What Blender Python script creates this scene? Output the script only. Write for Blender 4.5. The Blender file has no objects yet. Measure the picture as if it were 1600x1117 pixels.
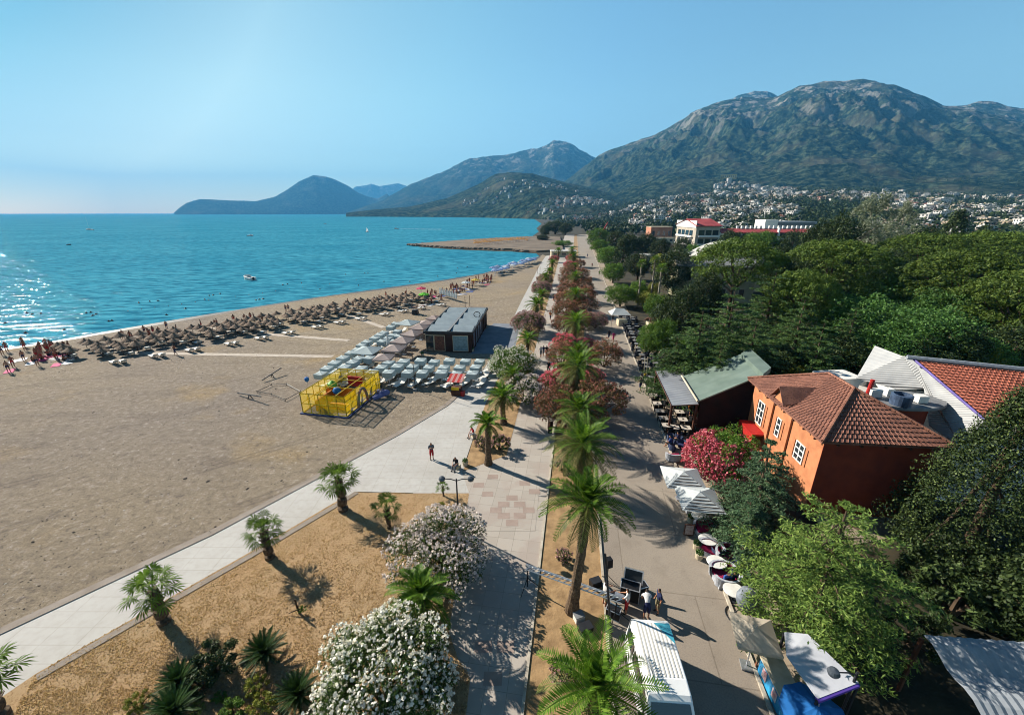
import bpy, bmesh, math, random
import numpy as np
from mathutils import Vector, Matrix, noise
R = math.radians
SC = bpy.context.scene
COL = SC.collection
rng = np.random.default_rng(7)
random.seed(7)
# ---------------------------------------------------------------- camera geometry (for reading ground positions off the survey)
F = 640.0; TH = math.atan(225.5 / 640); CT = math.cos(TH); ST = math.sin(TH); CAMH = 20.0
def P(x, y, z=0.0):
    u = (x - 800) / F; v = (558.5 - y) / F
    t = (z - CAMH) / (-ST + v * CT)
    return Vector((u * t, (CT + v * ST) * t, z))
def MPP(p):                       # metres per photo pixel at a point
    return (p[1] * CT - (p[2] - CAMH) * ST) / F
def ZT(p, yt):                    # height at which a vertical over p reaches photo row yt
    v = (558.5 - yt) / F
    return CAMH + p[1] * (v * CT - ST) / (CT + v * ST)
def AZ(x, y):
    u = (x - 800) / F; v = (558.5 - y) / F
    Y = CT + v * ST
    return math.atan2(u, Y), (-ST + v * CT) / math.hypot(u, Y)
# ---------------------------------------------------------------- materials
def S(r, g, b, k=1.0):
    f = lambda c: ((c / 255 + .055) / 1.055) ** 2.4 if c > 10 else c / 255 / 12.92
    return (min(f(r) * k, 1), min(f(g) * k, 1), min(f(b) * k, 1), 1)
def newmat(name):
    m = bpy.data.materials.new(name); m.use_nodes = True
    nt = m.node_tree; b = nt.nodes['Principled BSDF']
    return m, nt, b
def N(nt, t, **kw):
    n = nt.nodes.new(t)
    for k, v in kw.items():
        if k in n.inputs: n.inputs[k].default_value = v
        else: setattr(n, k, v)
    return n
def ramp(nt, fac, stops):
    r = nt.nodes.new('ShaderNodeValToRGB')
    e = r.color_ramp.elements
    while len(e) < len(stops): e.new(.5)
    for el, (p, c) in zip(e, stops): el.position = p; el.color = c
    nt.links.new(fac, r.inputs[0]); return r.outputs[0]
def mix(nt, fac, a, b, mode='MIX'):
    m = nt.nodes.new('ShaderNodeMix'); m.data_type = 'RGBA'; m.blend_type = mode
    for sock, v in ((m.inputs[0], fac), (m.inputs[6], a), (m.inputs[7], b)):
        if hasattr(v, 'links'): nt.links.new(v, sock)
        else: sock.default_value = v
    return m.outputs[2]
def tex(nt, scale, detail=4, coord='pos', rough=.55, kind='ShaderNodeTexNoise', stretch=None, off=0):
    if coord == 'pos': o = N(nt, 'ShaderNodeNewGeometry').outputs['Position']
    else: o = N(nt, 'ShaderNodeTexCoord').outputs['Object']
    if stretch or off:
        mp = N(nt, 'ShaderNodeMapping'); nt.links.new(o, mp.inputs[0]); mp.inputs['Scale'].default_value = stretch or (1, 1, 1)
        mp.inputs['Location'].default_value = (off, off, 0); o = mp.outputs[0]
    t = nt.nodes.new(kind); t.inputs['Scale'].default_value = scale
    if 'Detail' in t.inputs: t.inputs['Detail'].default_value = detail; t.inputs['Roughness'].default_value = rough
    nt.links.new(o, t.inputs['Vector']); return t
def bump(nt, b, h, strength=.3, dist=.05):
    bp = N(nt, 'ShaderNodeBump', Strength=strength, Distance=dist); nt.links.new(h, bp.inputs['Height']); nt.links.new(bp.outputs[0], b.inputs['Normal'])
def M(name, c, c2=None, scale=3, rough=.75, bmp=0, bscale=None, coord='obj', metal=0, spec=.3):
    m, nt, b = newmat(name)
    b.inputs['Roughness'].default_value = rough; b.inputs['Metallic'].default_value = metal; b.inputs['Specular IOR Level'].default_value = spec
    b.inputs['Base Color'].default_value = c
    c2 = c2 or tuple(x * .72 for x in c[:3]) + (1,)
    t = tex(nt, scale, 5, coord)
    nt.links.new(ramp(nt, t.outputs['Fac'], [(.3, c2), (.65, c)]), b.inputs['Base Color'])
    if bmp:
        t2 = tex(nt, bscale or scale * 4, 4, coord); bump(nt, b, t2.outputs['Fac'], bmp, .03)
    return m
def leafmat(name, c, c2, trans=.35, c3=None, rough=.55):
    m, nt, b = newmat(name)
    g = N(nt, 'ShaderNodeNewGeometry')
    st = [(0, c2), (1, c)] if c3 is None else [(0, c2), (.72, c), (1, c3)]
    col = ramp(nt, g.outputs['Random Per Island'], st)
    oi = N(nt, 'ShaderNodeObjectInfo')
    hs = N(nt, 'ShaderNodeHueSaturation'); mr = N(nt, 'ShaderNodeMapRange')
    nt.links.new(oi.outputs['Random'], mr.inputs[0]); mr.inputs[3].default_value = .8; mr.inputs[4].default_value = 1.18
    nt.links.new(mr.outputs[0], hs.inputs['Value']); nt.links.new(col, hs.inputs['Color'])
    nt.links.new(hs.outputs[0], b.inputs['Base Color'])
    b.inputs['Roughness'].default_value = rough; b.inputs['Specular IOR Level'].default_value = .15
    tr = N(nt, 'ShaderNodeBsdfTranslucent')
    br = mix(nt, .35, hs.outputs[0], (1, .95, .25, 1), 'MULTIPLY')
    nt.links.new(br, tr.inputs[0])
    ms = N(nt, 'ShaderNodeMixShader'); ms.inputs[0].default_value = trans
    nt.links.new(b.outputs[0], ms.inputs[1]); nt.links.new(tr.outputs[0], ms.inputs[2])
    nt.links.new(ms.outputs[0], nt.nodes['Material Output'].inputs[0])
    return m
# ---------------------------------------------------------------- mesh collecting
class MB:
    def __init__(s): s.v = []; s.f = []; s.m = []
    def add(s, vs, fs, m=0):
        o = len(s.v); s.v += [tuple(p) for p in vs]; s.f += [tuple(i + o for i in f) for f in fs]; s.m += [m] * len(fs); return s
    def box(s, c, d, rz=0, m=0, taper=1):
        x, y, z = d[0] / 2, d[1] / 2, d[2] / 2
        cs, sn = math.cos(rz), math.sin(rz); vs = []
        for k in (-1, 1):
            q = taper if k > 0 else 1
            for i, j in ((-1, -1), (1, -1), (1, 1), (-1, 1)):
                a, b = i * x * q, j * y * q
                vs.append((c[0] + a * cs - b * sn, c[1] + a * sn + b * cs, c[2] + k * z))
        return s.add(vs, [(3, 2, 1, 0), (4, 5, 6, 7), (0, 1, 5, 4), (1, 2, 6, 5), (2, 3, 7, 6), (3, 0, 4, 7)], m)
    def tube(s, a, b, r0, r1=None, n=8, m=0, cap=True):
        return s.path([a, b], [r0, r0 if r1 is None else r1], n, m, cap)
    def path(s, pts, rad, n=8, m=0, cap=True):
        pts = [Vector(p) for p in pts]; vs = []; fs = []
        for i, p in enumerate(pts):
            d = (pts[min(i + 1, len(pts) - 1)] - pts[max(i - 1, 0)])
            d = d.normalized() if d.length > 1e-9 else Vector((0, 0, 1))
            a = d.cross(Vector((0, 0, 1)))
            a = a.normalized() if a.length > 1e-3 else Vector((1, 0, 0))
            b = d.cross(a)
            for k in range(n):
                t = 2 * math.pi * k / n
                vs.append(p + (a * math.cos(t) + b * math.sin(t)) * rad[i])
        for i in range(len(pts) - 1):
            for k in range(n):
                fs.append((i * n + k, i * n + (k + 1) % n, (i + 1) * n + (k + 1) % n, (i + 1) * n + k))
        if cap: fs.append(tuple(range(n))[::-1]); fs.append(tuple((len(pts) - 1) * n + k for k in range(n)))
        return s.add(vs, fs, m)
    def lathe(s, prof, n=16, c=(0, 0, 0), m=0, sx=1, sy=1):
        vs = []; fs = []
        for r, z in prof:
            for k in range(n):
                t = 2 * math.pi * k / n; vs.append((c[0] + r * sx * math.cos(t), c[1] + r * sy * math.sin(t), c[2] + z))
        for i in range(len(prof) - 1):
            for k in range(n): fs.append((i * n + k, i * n + (k + 1) % n, (i + 1) * n + (k + 1) % n, (i + 1) * n + k))
        fs.append(tuple(range(n))[::-1]); fs.append(tuple((len(prof) - 1) * n + k for k in range(n)))
        return s.add(vs, fs, m)
    def slab(s, pts, th, m=0):      # polygon (3D, top face) with thickness downwards
        n = len(pts); pts = [Vector(p) for p in pts]
        vs = pts + [p - Vector((0, 0, th)) for p in pts]
        fs = [tuple(range(n)), tuple(range(2 * n - 1, n - 1, -1))] + [(i, i + n, (i + 1) % n + n, (i + 1) % n) for i in range(n)]
        return s.add(vs, fs, m)
    def build(s, name, mats, parent=None, smooth=False, loc=None, recalc=True):
        me = bpy.data.meshes.new(name); me.from_pydata(s.v, [], s.f)
        if not isinstance(mats, (list, tuple)): mats = [mats]
        for q in mats: me.materials.append(q)
        me.polygons.foreach_set('material_index', s.m)
        if recalc:
            bm = bmesh.new(); bm.from_mesh(me); bmesh.ops.recalc_face_normals(bm, faces=bm.faces); bm.to_mesh(me); bm.free()
        if smooth: me.shade_smooth() if hasattr(me, 'shade_smooth') else me.polygons.foreach_set('use_smooth', [True] * len(me.polygons))
        o = bpy.data.objects.new(name, me); COL.objects.link(o)
        if parent: o.parent = parent
        if loc is not None: o.location = loc
        return o
def quads(name, q, mat, parent=None, idx=None):   # q: n x 4 x 3
    q = np.asarray(q, dtype=np.float32); n = len(q)
    me = bpy.data.meshes.new(name); me.vertices.add(n * 4); me.vertices.foreach_set('co', q.reshape(-1))
    me.loops.add(n * 4); me.loops.foreach_set('vertex_index', np.arange(n * 4, dtype=np.int32))
    me.polygons.add(n); me.polygons.foreach_set('loop_start', np.arange(n, dtype=np.int32) * 4)
    mats = mat if isinstance(mat, (list, tuple)) else [mat]
    for k in mats: me.materials.append(k)
    if idx is not None: me.polygons.foreach_set('material_index', np.asarray(idx, dtype=np.int32))
    me.update(calc_edges=True); me.validate()
    o = bpy.data.objects.new(name, me); COL.objects.link(o)
    if parent: o.parent = parent
    return o
def tag(o, label=None, cat=None, group=None, kind=None):
    if label: o['label'] = label
    if cat: o['category'] = cat
    if group: o['group'] = group
    if kind: o['kind'] = kind
    return o
def thing(name, label, cat, loc=(0, 0, 0), rz=0, group=None):
    o = bpy.data.objects.new(name, None); COL.objects.link(o); o.location = loc; o.rotation_euler = (0, 0, rz); o.empty_display_size = .3
    return tag(o, label, cat, group)
KIDS = {}
def dup(o, loc=None, rz=None, sc=None, label=None, group=None, parent=None):
    c = o.copy(); COL.objects.link(c)
    if parent: c.parent = parent
    if loc is not None: c.location = loc
    if rz is not None: c.rotation_euler = (c.rotation_euler[0], c.rotation_euler[1], rz)
    if sc is not None: c.scale = sc if hasattr(sc, '__len__') else (sc, sc, sc)
    if label: c['label'] = label
    if group: c['group'] = group
    if o.name not in KIDS: KIDS[o.name] = [x for x in o.children]
    for ch in KIDS[o.name]: dup(ch, parent=c)
    return c
class Proto:                        # the first placing uses the built object itself, later ones copy it
    def __init__(s, o): s.o = o; s.used = False
    def put(s, loc, rz=0, sc=1, label=None, group=None):
        KIDS.setdefault(s.o.name, list(s.o.children))
        if s.used: return dup(s.o, loc, rz, sc, label, group)
        s.used = True; o = s.o; o.location = loc; o.rotation_euler = (0, 0, rz); o.scale = sc if hasattr(sc, '__len__') else (sc, sc, sc)
        if label: o['label'] = label
        if group: o['group'] = group
        return o
def sheet(name, pts, z, mat, kind='structure', sub=None):
    m = MB(); m.add([(p[0], p[1], z) for p in pts], [tuple(range(len(pts)))])
    o = m.build(name, mat, recalc=False)
    if o.data.polygons[0].normal.z < 0: o.data.flip_normals()
    return tag(o, kind=kind)
# ---------------------------------------------------------------- camera, sun, sky
cam = bpy.data.cameras.new('camera'); co = bpy.data.objects.new('camera', cam); COL.objects.link(co)
co.location = (0, 0, CAMH); co.rotation_euler = (math.pi / 2 - TH, 0, 0)
cam.sensor_width = 36; cam.lens = 14.4; cam.clip_start = .5; cam.clip_end = 60000
SC.camera = co
SUN = Vector((-.846 * math.cos(R(30)), .533 * math.cos(R(30)), math.sin(R(30)))).normalized()
sl = bpy.data.lights.new('sun', 'SUN'); sl.energy = 5.0; sl.angle = R(.5); sl.color = (1, .93, .82)
so = bpy.data.objects.new('sun', sl); COL.objects.link(so); so.rotation_euler = SUN.to_track_quat('Z', 'Y').to_euler()
w = bpy.data.worlds.new('World'); SC.world = w; w.use_nodes = True
nt = w.node_tree; bg = nt.nodes['Background']
sky = nt.nodes.new('ShaderNodeTexSky'); sky.sky_type = 'NISHITA'; sky.sun_disc = False
sky.sun_elevation = R(30); sky.sun_rotation = math.atan2(SUN.x, SUN.y); sky.altitude = 0; sky.air_density = 1.0; sky.dust_density = .6; sky.ozone_density = 1.6
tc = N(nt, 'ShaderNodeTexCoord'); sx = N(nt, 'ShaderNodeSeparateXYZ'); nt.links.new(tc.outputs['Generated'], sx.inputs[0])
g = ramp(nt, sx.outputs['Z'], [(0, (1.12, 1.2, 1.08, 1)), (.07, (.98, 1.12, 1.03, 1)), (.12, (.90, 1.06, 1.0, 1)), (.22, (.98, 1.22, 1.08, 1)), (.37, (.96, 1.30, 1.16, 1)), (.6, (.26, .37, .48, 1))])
dp = N(nt, 'ShaderNodeVectorMath', operation='DOT_PRODUCT'); nt.links.new(tc.outputs['Generated'], dp.inputs[0]); dp.inputs[1].default_value = SUN
g2 = ramp(nt, dp.outputs['Value'], [(0, (1.0, .98, 1, 1)), (.45, (.90, .90, .94, 1)), (.68, (.86, .84, .80, 1)), (.86, (.80, .72, .66, 1)), (.945, (.24, .35, .42, 1)), (1, (.15, .24, .3, 1))])
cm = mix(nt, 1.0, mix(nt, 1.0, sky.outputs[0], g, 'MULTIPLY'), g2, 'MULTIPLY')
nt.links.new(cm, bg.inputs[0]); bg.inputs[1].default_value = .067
SC.view_settings.view_transform = 'Standard'; SC.view_settings.look = 'None'; SC.view_settings.gamma = 1; SC.view_settings.use_curve_mapping = False
SC.view_settings.exposure = 1.34
cy = SC.cycles
cy.max_bounces = 5; cy.diffuse_bounces = 2; cy.glossy_bounces = 2; cy.transmission_bounces = 3; cy.transparent_max_bounces = 6; cy.volume_bounces = 0
cy.use_denoising = True; cy.use_adaptive_sampling = True; cy.adaptive_threshold = .02
cy.pixel_filter_type = 'BLACKMAN_HARRIS'; cy.filter_width = 1.0
cy.caustics_reflective = False; cy.caustics_refractive = False
SC.render.use_persistent_data = False
# ================================================================ SETTING
# ---- sea
m, nt, b = newmat('sea_water')
big = tex(nt, .012, 3, stretch=(1, 2.2, 1)); mid = tex(nt, .16, 3, stretch=(.55, 1.5, 1)); fine = tex(nt, 1.1, 4, rough=.7, stretch=(.7, 1.5, 1))
shallow = tex(nt, .02, 2)
colr = ramp(nt, big.outputs['Fac'], [(.3, (.022, .185, .275, 1)), (.7, (.050, .260, .345, 1))])
rip = tex(nt, .42, 4, rough=.7, stretch=(.4, 1.5, 1), off=3)
colr = mix(nt, ramp(nt, rip.outputs['Fac'], [(.40, (.8, .8, .8, 1)), (.54, (0, 0, 0, 1))]), colr, (.004, .080, .145, 1))
colr = mix(nt, ramp(nt, rip.outputs['Fac'], [(.55, (0, 0, 0, 1)), (.68, (.4, .4, .4, 1))]), colr, (.10, .36, .45, 1))
nt.links.new(colr, b.inputs['Base Color'])
b.inputs['Roughness'].default_value = .05; b.inputs['IOR'].default_value = 1.33; b.inputs['Specular IOR Level'].default_value = .2
wv = N(nt, 'ShaderNodeTexWave', Scale=.075, Distortion=5.0, Detail=3.0); wv.bands_direction = 'Y'
wv.inputs['Detail Scale'].default_value = 1.2
mpw = N(nt, 'ShaderNodeMapping'); nt.links.new(N(nt, 'ShaderNodeNewGeometry').outputs['Position'], mpw.inputs[0]); mpw.inputs['Rotation'].default_value = (0, 0, R(-28)); nt.links.new(mpw.outputs[0], wv.inputs['Vector'])
ad = N(nt, 'ShaderNodeMath', operation='MULTIPLY_ADD'); nt.links.new(mid.outputs['Fac'], ad.inputs[0]); ad.inputs[1].default_value = 1.4; wm = N(nt, 'ShaderNodeMath', operation='MULTIPLY'); nt.links.new(wv.outputs['Fac'], wm.inputs[0]); wm.inputs[1].default_value = .35; nt.links.new(wm.outputs[0], ad.inputs[2])
ad2 = N(nt, 'ShaderNodeMath', operation='MULTIPLY_ADD'); nt.links.new(fine.outputs['Fac'], ad2.inputs[0]); ad2.inputs[1].default_value = .22; nt.links.new(ad.outputs[0], ad2.inputs[2])
bump(nt, b, ad2.outputs[0], 1.0, .40)
# choppy water: the facets one sees at a grazing look tilt towards the viewer, so the mirror share stays low out to the horizon
b.inputs['Specular IOR Level'].default_value = 0; b.inputs['Roughness'].default_value = 1
gl = N(nt, 'ShaderNodeBsdfGlossy', Roughness=.055); nt.links.new([n for n in nt.nodes if n.bl_idname == 'ShaderNodeBump'][0].outputs[0], gl.inputs['Normal'])
lw = N(nt, 'ShaderNodeLayerWeight', Blend=.35); mrw = N(nt, 'ShaderNodeMapRange'); nt.links.new(lw.outputs['Facing'], mrw.inputs[0]); mrw.inputs[1].default_value = .5; mrw.inputs[3].default_value = .022; mrw.inputs[4].default_value = .10
msw = N(nt, 'ShaderNodeMixShader'); nt.links.new(mrw.outputs[0], msw.inputs[0]); nt.links.new(b.outputs[0], msw.inputs[1]); nt.links.new(gl.outputs[0], msw.inputs[2]); nt.links.new(msw.outputs[0], nt.nodes['Material Output'].inputs[0])
SEA = m
sheet('sea', [(-14000, -300), (14000, -300), (14000, 15500), (-14000, 15500)], -.16, SEA)
# ---- land and beach
SHORE = [(-400, 640), (-150, 575), (0, 546), (60, 538), (165, 519), (300, 496), (400, 480), (500, 464.5), (600, 451), (700, 437), (760, 427), (800, 415), (830, 407), (843, 401), (838, 396), (800, 393), (740, 391), (700, 389), (655, 385.5), (646, 383), (650, 381.5), (690, 378), (740, 374), (790, 371), (832, 369), (842, 362), (838, 357), (846, 350)]
shore = [P(x, y) for x, y in SHORE]
shore += [Vector((60, 900, 0)), Vector((75, 1400, 0)), Vector((90, 2100, 0))]
grav, nt, b = newmat('beach_gravel')
t1 = tex(nt, .035, 3); t2 = tex(nt, .8, 7, rough=.75, stretch=(.8, 1.3, 1)); t3 = tex(nt, 9, 5, rough=.8); t4 = tex(nt, .09, 4, off=31)
c = ramp(nt, t1.outputs['Fac'], [(.35, S(162, 148, 131, .66)), (.62, S(174, 157, 130, .66))])
c = mix(nt, ramp(nt, t4.outputs['Fac'], [(.58, (0, 0, 0, 1)), (.72, (.75, .75, .75, 1))]), c, S(184, 156, 106, .7))
c = mix(nt, ramp(nt, t2.outputs['Fac'], [(.30, (.8, .8, .8, 1)), (.42, (0, 0, 0, 1))]), c, S(124, 112, 104, .68))
t5 = tex(nt, 1.7, 8, rough=.85, off=17); t6 = tex(nt, .22, 5, rough=.7, stretch=(.35, 1.6, 1), off=5)
c = mix(nt, ramp(nt, t5.outputs['Fac'], [(.38, (.75, .75, .75, 1)), (.48, (0, 0, 0, 1))]), c, S(118, 106, 96, .62))
c = mix(nt, ramp(nt, t5.outputs['Fac'], [(.53, (0, 0, 0, 1)), (.66, (.8, .8, .8, 1))]), c, S(214, 202, 188, .74))
c = mix(nt, ramp(nt, t6.outputs['Fac'], [(.36, (.35, .35, .35, 1)), (.48, (0, 0, 0, 1))]), c, S(126, 112, 100, .62))
spp = N(nt, 'ShaderNodeSeparateXYZ'); nt.links.new(N(nt, 'ShaderNodeNewGeometry').outputs['Position'], spp.inputs[0])
trk = N(nt, 'ShaderNodeTexWave', Scale=.045, Distortion=1.6, Detail=2.0); trk.inputs['Detail Scale'].default_value = .15; mpt = N(nt, 'ShaderNodeMapping'); nt.links.new(N(nt, 'ShaderNodeNewGeometry').outputs['Position'], mpt.inputs[0]); mpt.inputs['Rotation'].default_value = (0, 0, R(52)); nt.links.new(mpt.outputs[0], trk.inputs['Vector'])
tkm = N(nt, 'ShaderNodeMath', operation='MULTIPLY'); nt.links.new(ramp(nt, trk.outputs['Fac'], [(.955, (0, 0, 0, 1)), (.975, (1, 1, 1, 1)), (.985, (1, 1, 1, 1)), (.997, (.1, .1, .1, 1))]), tkm.inputs[0]); nt.links.new(ramp(nt, t4.outputs['Fac'], [(.42, (0, 0, 0, 1)), (.55, (.55, .55, .55, 1))]), tkm.inputs[1])
c = mix(nt, tkm.outputs[0], c, S(128, 114, 100, .62))                                   # faint wheel tracks
shd = N(nt, 'ShaderNodeMath', operation='MULTIPLY_ADD'); nt.links.new(spp.outputs['Y'], shd.inputs[0]); shd.inputs[1].default_value = .6; nt.links.new(spp.outputs['X'], shd.inputs[2])   # pebbly band towards the water
shm = N(nt, 'ShaderNodeMapRange'); nt.links.new(shd.outputs[0], shm.inputs[0]); shm.inputs[1].default_value = 12; shm.inputs[2].default_value = -22; shm.inputs[4].default_value = .6
c = mix(nt, shm.outputs[0], c, mix(nt, 1.0, c, (.84, .84, .93, 1), 'MULTIPLY'))
c = mix(nt, ramp(nt, t3.outputs['Fac'], [(.36, (.7, .7, .7, 1)), (.5, (0, 0, 0, 1)), (.52, (0, 0, 0, 1))]), c, S(96, 88, 82, .6))
nt.links.new(c, b.inputs['Base Color']); b.inputs['Roughness'].default_value = .95; b.inputs['Specular IOR Level'].default_value = .1
bump(nt, b, t5.outputs['Fac'], 1.0, .16)
soil = M('dark_soil', S(84, 76, 54, .5), S(40, 38, 26, .5), .5, .95, .5, 6, 'pos')
gm = MB()
# ground sheet: shoreline, its dip under the water, and everything inland
inland = [(5200, 2100), (5200, -200), (-260, -200), (-260, 20)]
gm.add([(p.x, p.y, -.03 if i < 28 else -.03) for i, p in enumerate(shore)] + [(x, y, -.03) for x, y in inland], [tuple(range(len(shore) + len(inland)))])
g_o = tag(gm.build('ground', soil, recalc=False), kind='structure')
if g_o.data.polygons[0].normal.z < 0: g_o.data.flip_normals()
# beach: from the shore to the promenade
prom_l = [(-300, 1130), (0, 992), (332, 836), (493, 750), (623, 680), (700, 634), (738, 600), (757, 575), (775, 548), (790, 520), (803, 495), (815, 470), (827, 447), (838, 425), (846, 410), (853, 400)]
beach_pts = [P(x, y) for x, y in SHORE[:14]] + [P(x, y) for x, y in ((848, 398), (853, 400))] + [P(x, y) for x, y in prom_l[::-1][1:]] + [Vector((-60, -10, 0)), Vector((-260, -10, 0))]
bm_ = MB(); bm_.add([(p.x, p.y, 0) for p in beach_pts], [tuple(range(len(beach_pts)))])
outer = []
for i in range(14):                                            # wet edge running down under the water
    p = shore[i]; outer.append((p.x - 3.2, p.y + 3.2, -.5))
for i in range(13):
    bm_.add([tuple(shore[i][:2]) + (0,), tuple(shore[i + 1][:2]) + (0,), outer[i + 1], outer[i]], [(0, 1, 2, 3)])
bo = tag(bm_.build('beach', grav, recalc=True), kind='structure')
if bo.data.polygons[0].normal.z < 0: bo.data.flip_normals()
wet = M('wet_shingle', S(112, 102, 94, .55), S(84, 78, 72, .55), .8, .5, .4, 6, 'pos')
ws_ = MB()
for i in range(13):
    a, b_ = shore[i], shore[i + 1]; w0, w1 = 1.1 + .5 * math.sin(i * 1.7), 1.1 + .5 * math.sin((i + 1) * 1.7); dv = Vector((.82, -.57, 0))
    n_ = 14
    for k in range(n_):
        p, q_ = a.lerp(b_, k / n_), a.lerp(b_, (k + 1) / n_); f0 = w0 + (w1 - w0) * k / n_ + .5 * noise.noise(p * .3); f1 = w0 + (w1 - w0) * (k + 1) / n_ + .5 * noise.noise(q_ * .3)
        ws_.add([p - dv * .5 + Vector((0, 0, .004)), q_ - dv * .5 + Vector((0, 0, .004)), q_ + dv * f1 + Vector((0, 0, .006)), p + dv * f0 + Vector((0, 0, .006))], [(0, 1, 2, 3)])
wo = tag(ws_.build('wet_shingle_shore', wet), kind='structure')
if wo.data.polygons[0].normal.z < 0: wo.data.flip_normals()
# jetty spit
rock = M('jetty_stone', S(150, 135, 118, .6), S(84, 76, 68, .6), .4, .9, .8, 1.5, 'pos')
jet = [(838, 394.5), (800, 391), (740, 389), (700, 387.3), (655, 384.4), (652, 382.6), (692, 379.3), (742, 375.3), (790, 372.5), (838, 370.5), (875, 372), (880, 392)]
jm = MB(); jp = [P(x, y) for x, y in jet]; jm.slab([(p.x, p.y, .9) for p in jp], 1.6)
tag(jm.build('jetty_path', M('jetty_gravel', S(150, 132, 112, .55), S(112, 98, 84, .55), .1, .95, .4, 2, 'pos')), kind='structure')
conc, nt, b = newmat('pale_concrete')
t1 = tex(nt, .25, 5); t2 = tex(nt, 2.5, 4); br = N(nt, 'ShaderNodeTexBrick', Scale=.28)
br.offset = 0; br.inputs['Mortar Size'].default_value = .006; br.inputs['Color1'].default_value = (1, 1, 1, 1); br.inputs['Color2'].default_value = (.95, .95, .95, 1); br.inputs['Mortar'].default_value = (.72, .7, .66, 1)
nt.links.new(N(nt, 'ShaderNodeNewGeometry').outputs['Position'], br.inputs['Vector'])
c = ramp(nt, t1.outputs['Fac'], [(.3, S(186, 181, 173, .66)), (.7, S(204, 201, 195, .66))])
c = mix(nt, ramp(nt, t2.outputs['Fac'], [(.3, (.35, .35, .35, 1)), (.55, (0, 0, 0, 1))]), c, S(168, 162, 152, .66))
c = mix(nt, .55, c, br.outputs['Color'], 'MULTIPLY')
nt.links.new(c, b.inputs['Base Color']); b.inputs['Roughness'].default_value = .85
prom_r = [(-200, 1230), (57, 1055), (300, 917), (397, 862), (523, 788), (555, 768), (640, 770), (733, 770), (722, 736), (745, 668), (760, 628), (775, 598), (790, 570), (802, 545), (815, 520), (826, 495), (838, 470), (848, 447), (855, 425), (860, 408), (866, 398)]
sheet('promenade', [P(x, y) for x, y in prom_l] + [P(x, y) for x, y in prom_r[::-1]], .012, conc)
# dusty border along the beach side of the promenade
dusty = M('dusty_concrete', S(170, 158, 146, .62), S(150, 136, 122, .62), 1.2, .95, .3, 8, 'pos')
for nm, line, off in (('promenade_kerb', prom_l[:8], -.55), ('lawn_kerb', prom_r[1:6], .4)):
    km = MB()
    pts = [P(x, y) for x, y in line]
    for i in range(len(pts) - 1):
        d = (pts[i + 1] - pts[i]).normalized(); n_ = Vector((d.y, -d.x, 0)) * off
        km.slab([pts[i] + Vector((0, 0, .05)), pts[i + 1] + Vector((0, 0, .05)), pts[i + 1] + n_ + Vector((0, 0, .05)), pts[i] + n_ + Vector((0, 0, .05))], .1)
    tag(km.build(nm, dusty), kind='structure')
# ---- dry lawn
lawnm, nt, b = newmat('dry_grass_turf')
t1 = tex(nt, .22, 4); t2 = tex(nt, 8, 6, rough=.8); t3 = tex(nt, .7, 3, off=9)
c = ramp(nt, t1.outputs['Fac'], [(.3, S(206, 170, 128, .68)), (.65, S(200, 172, 134, .68))])
c = mix(nt, ramp(nt, t3.outputs['Fac'], [(.58, (0, 0, 0, 1)), (.78, (.5, .5, .5, 1))]), c, S(164, 142, 92, .6))
c = mix(nt, ramp(nt, t2.outputs['Fac'], [(.34, (.8, .8, .8, 1)), (.5, (0, 0, 0, 1))]), c, S(140, 104, 68, .58))
nt.links.new(c, b.inputs['Base Color']); b.inputs['Roughness'].default_value = .95; b.inputs['Specular IOR Level'].default_value = .05
bump(nt, b, t2.outputs['Fac'], 1.0, .1)
lawn = [P(x, y) for x, y in ((-200, 1226), (57, 1052), (300, 914), (397, 859), (523, 785), (557, 769), (640, 771), (733, 771), (728, 800), (722, 850), (712, 920), (701, 985), (716, 1030), (735, 1060), (728, 1117), (700, 1250))]
sheet('lawn', lawn, .018, lawnm)
dry = M('dry_strip_soil', S(190, 156, 112, .64), S(150, 120, 84, .6), 1.5, .95, .8, 7, 'pos')
# ---- walkways, strips, road: the long straight boulevard
def line(y, x0, k): return x0 + k * y
KERB = lambda y: 9.25 + .1525 * y        # far kerb of the road
ROADL = lambda y: 2.62 + .146 * y        # edge between palm strip and road
STRIPL = lambda y: -1.35 + .157 * y if y < 60 else -1.35 + .157 * 60 + .148 * (y - 60)
WALKL = lambda y: -4.7 + .1365 * y
road, nt, b = newmat('beige_asphalt')
t1 = tex(nt, .12, 4); t2 = tex(nt, 14, 4, rough=.7); t3 = tex(nt, .9, 5, off=4)
c = ramp(nt, t1.outputs['Fac'], [(.3, S(166, 152, 136, .6)), (.7, S(180, 167, 150, .6))])
c = mix(nt, ramp(nt, t3.outputs['Fac'], [(.32, (.45, .45, .45, 1)), (.5, (0, 0, 0, 1))]), c, S(146, 133, 118, .6))
c = mix(nt, ramp(nt, t2.outputs['Fac'], [(.35, (.4, .4, .4, 1)), (.55, (0, 0, 0, 1))]), c, S(120, 110, 100, .6))
sm = N(nt, 'ShaderNodeTexBrick', Scale=.12); sm.inputs['Mortar Size'].default_value = .004; sm.inputs['Color1'].default_value = (1, 1, 1, 1); sm.inputs['Color2'].default_value = (.90, .90, .91, 1); sm.inputs['Mortar'].default_value = (.6, .58, .56, 1); sm.inputs['Brick Width'].default_value = .9; sm.inputs['Row Height'].default_value = .55
mps = N(nt, 'ShaderNodeMapping'); nt.links.new(N(nt, 'ShaderNodeNewGeometry').outputs['Position'], mps.inputs[0]); mps.inputs['Rotation'].default_value = (0, 0, R(8.5)); nt.links.new(mps.outputs[0], sm.inputs['Vector'])
c = mix(nt, .7, c, sm.outputs['Color'], 'MULTIPLY')
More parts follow.
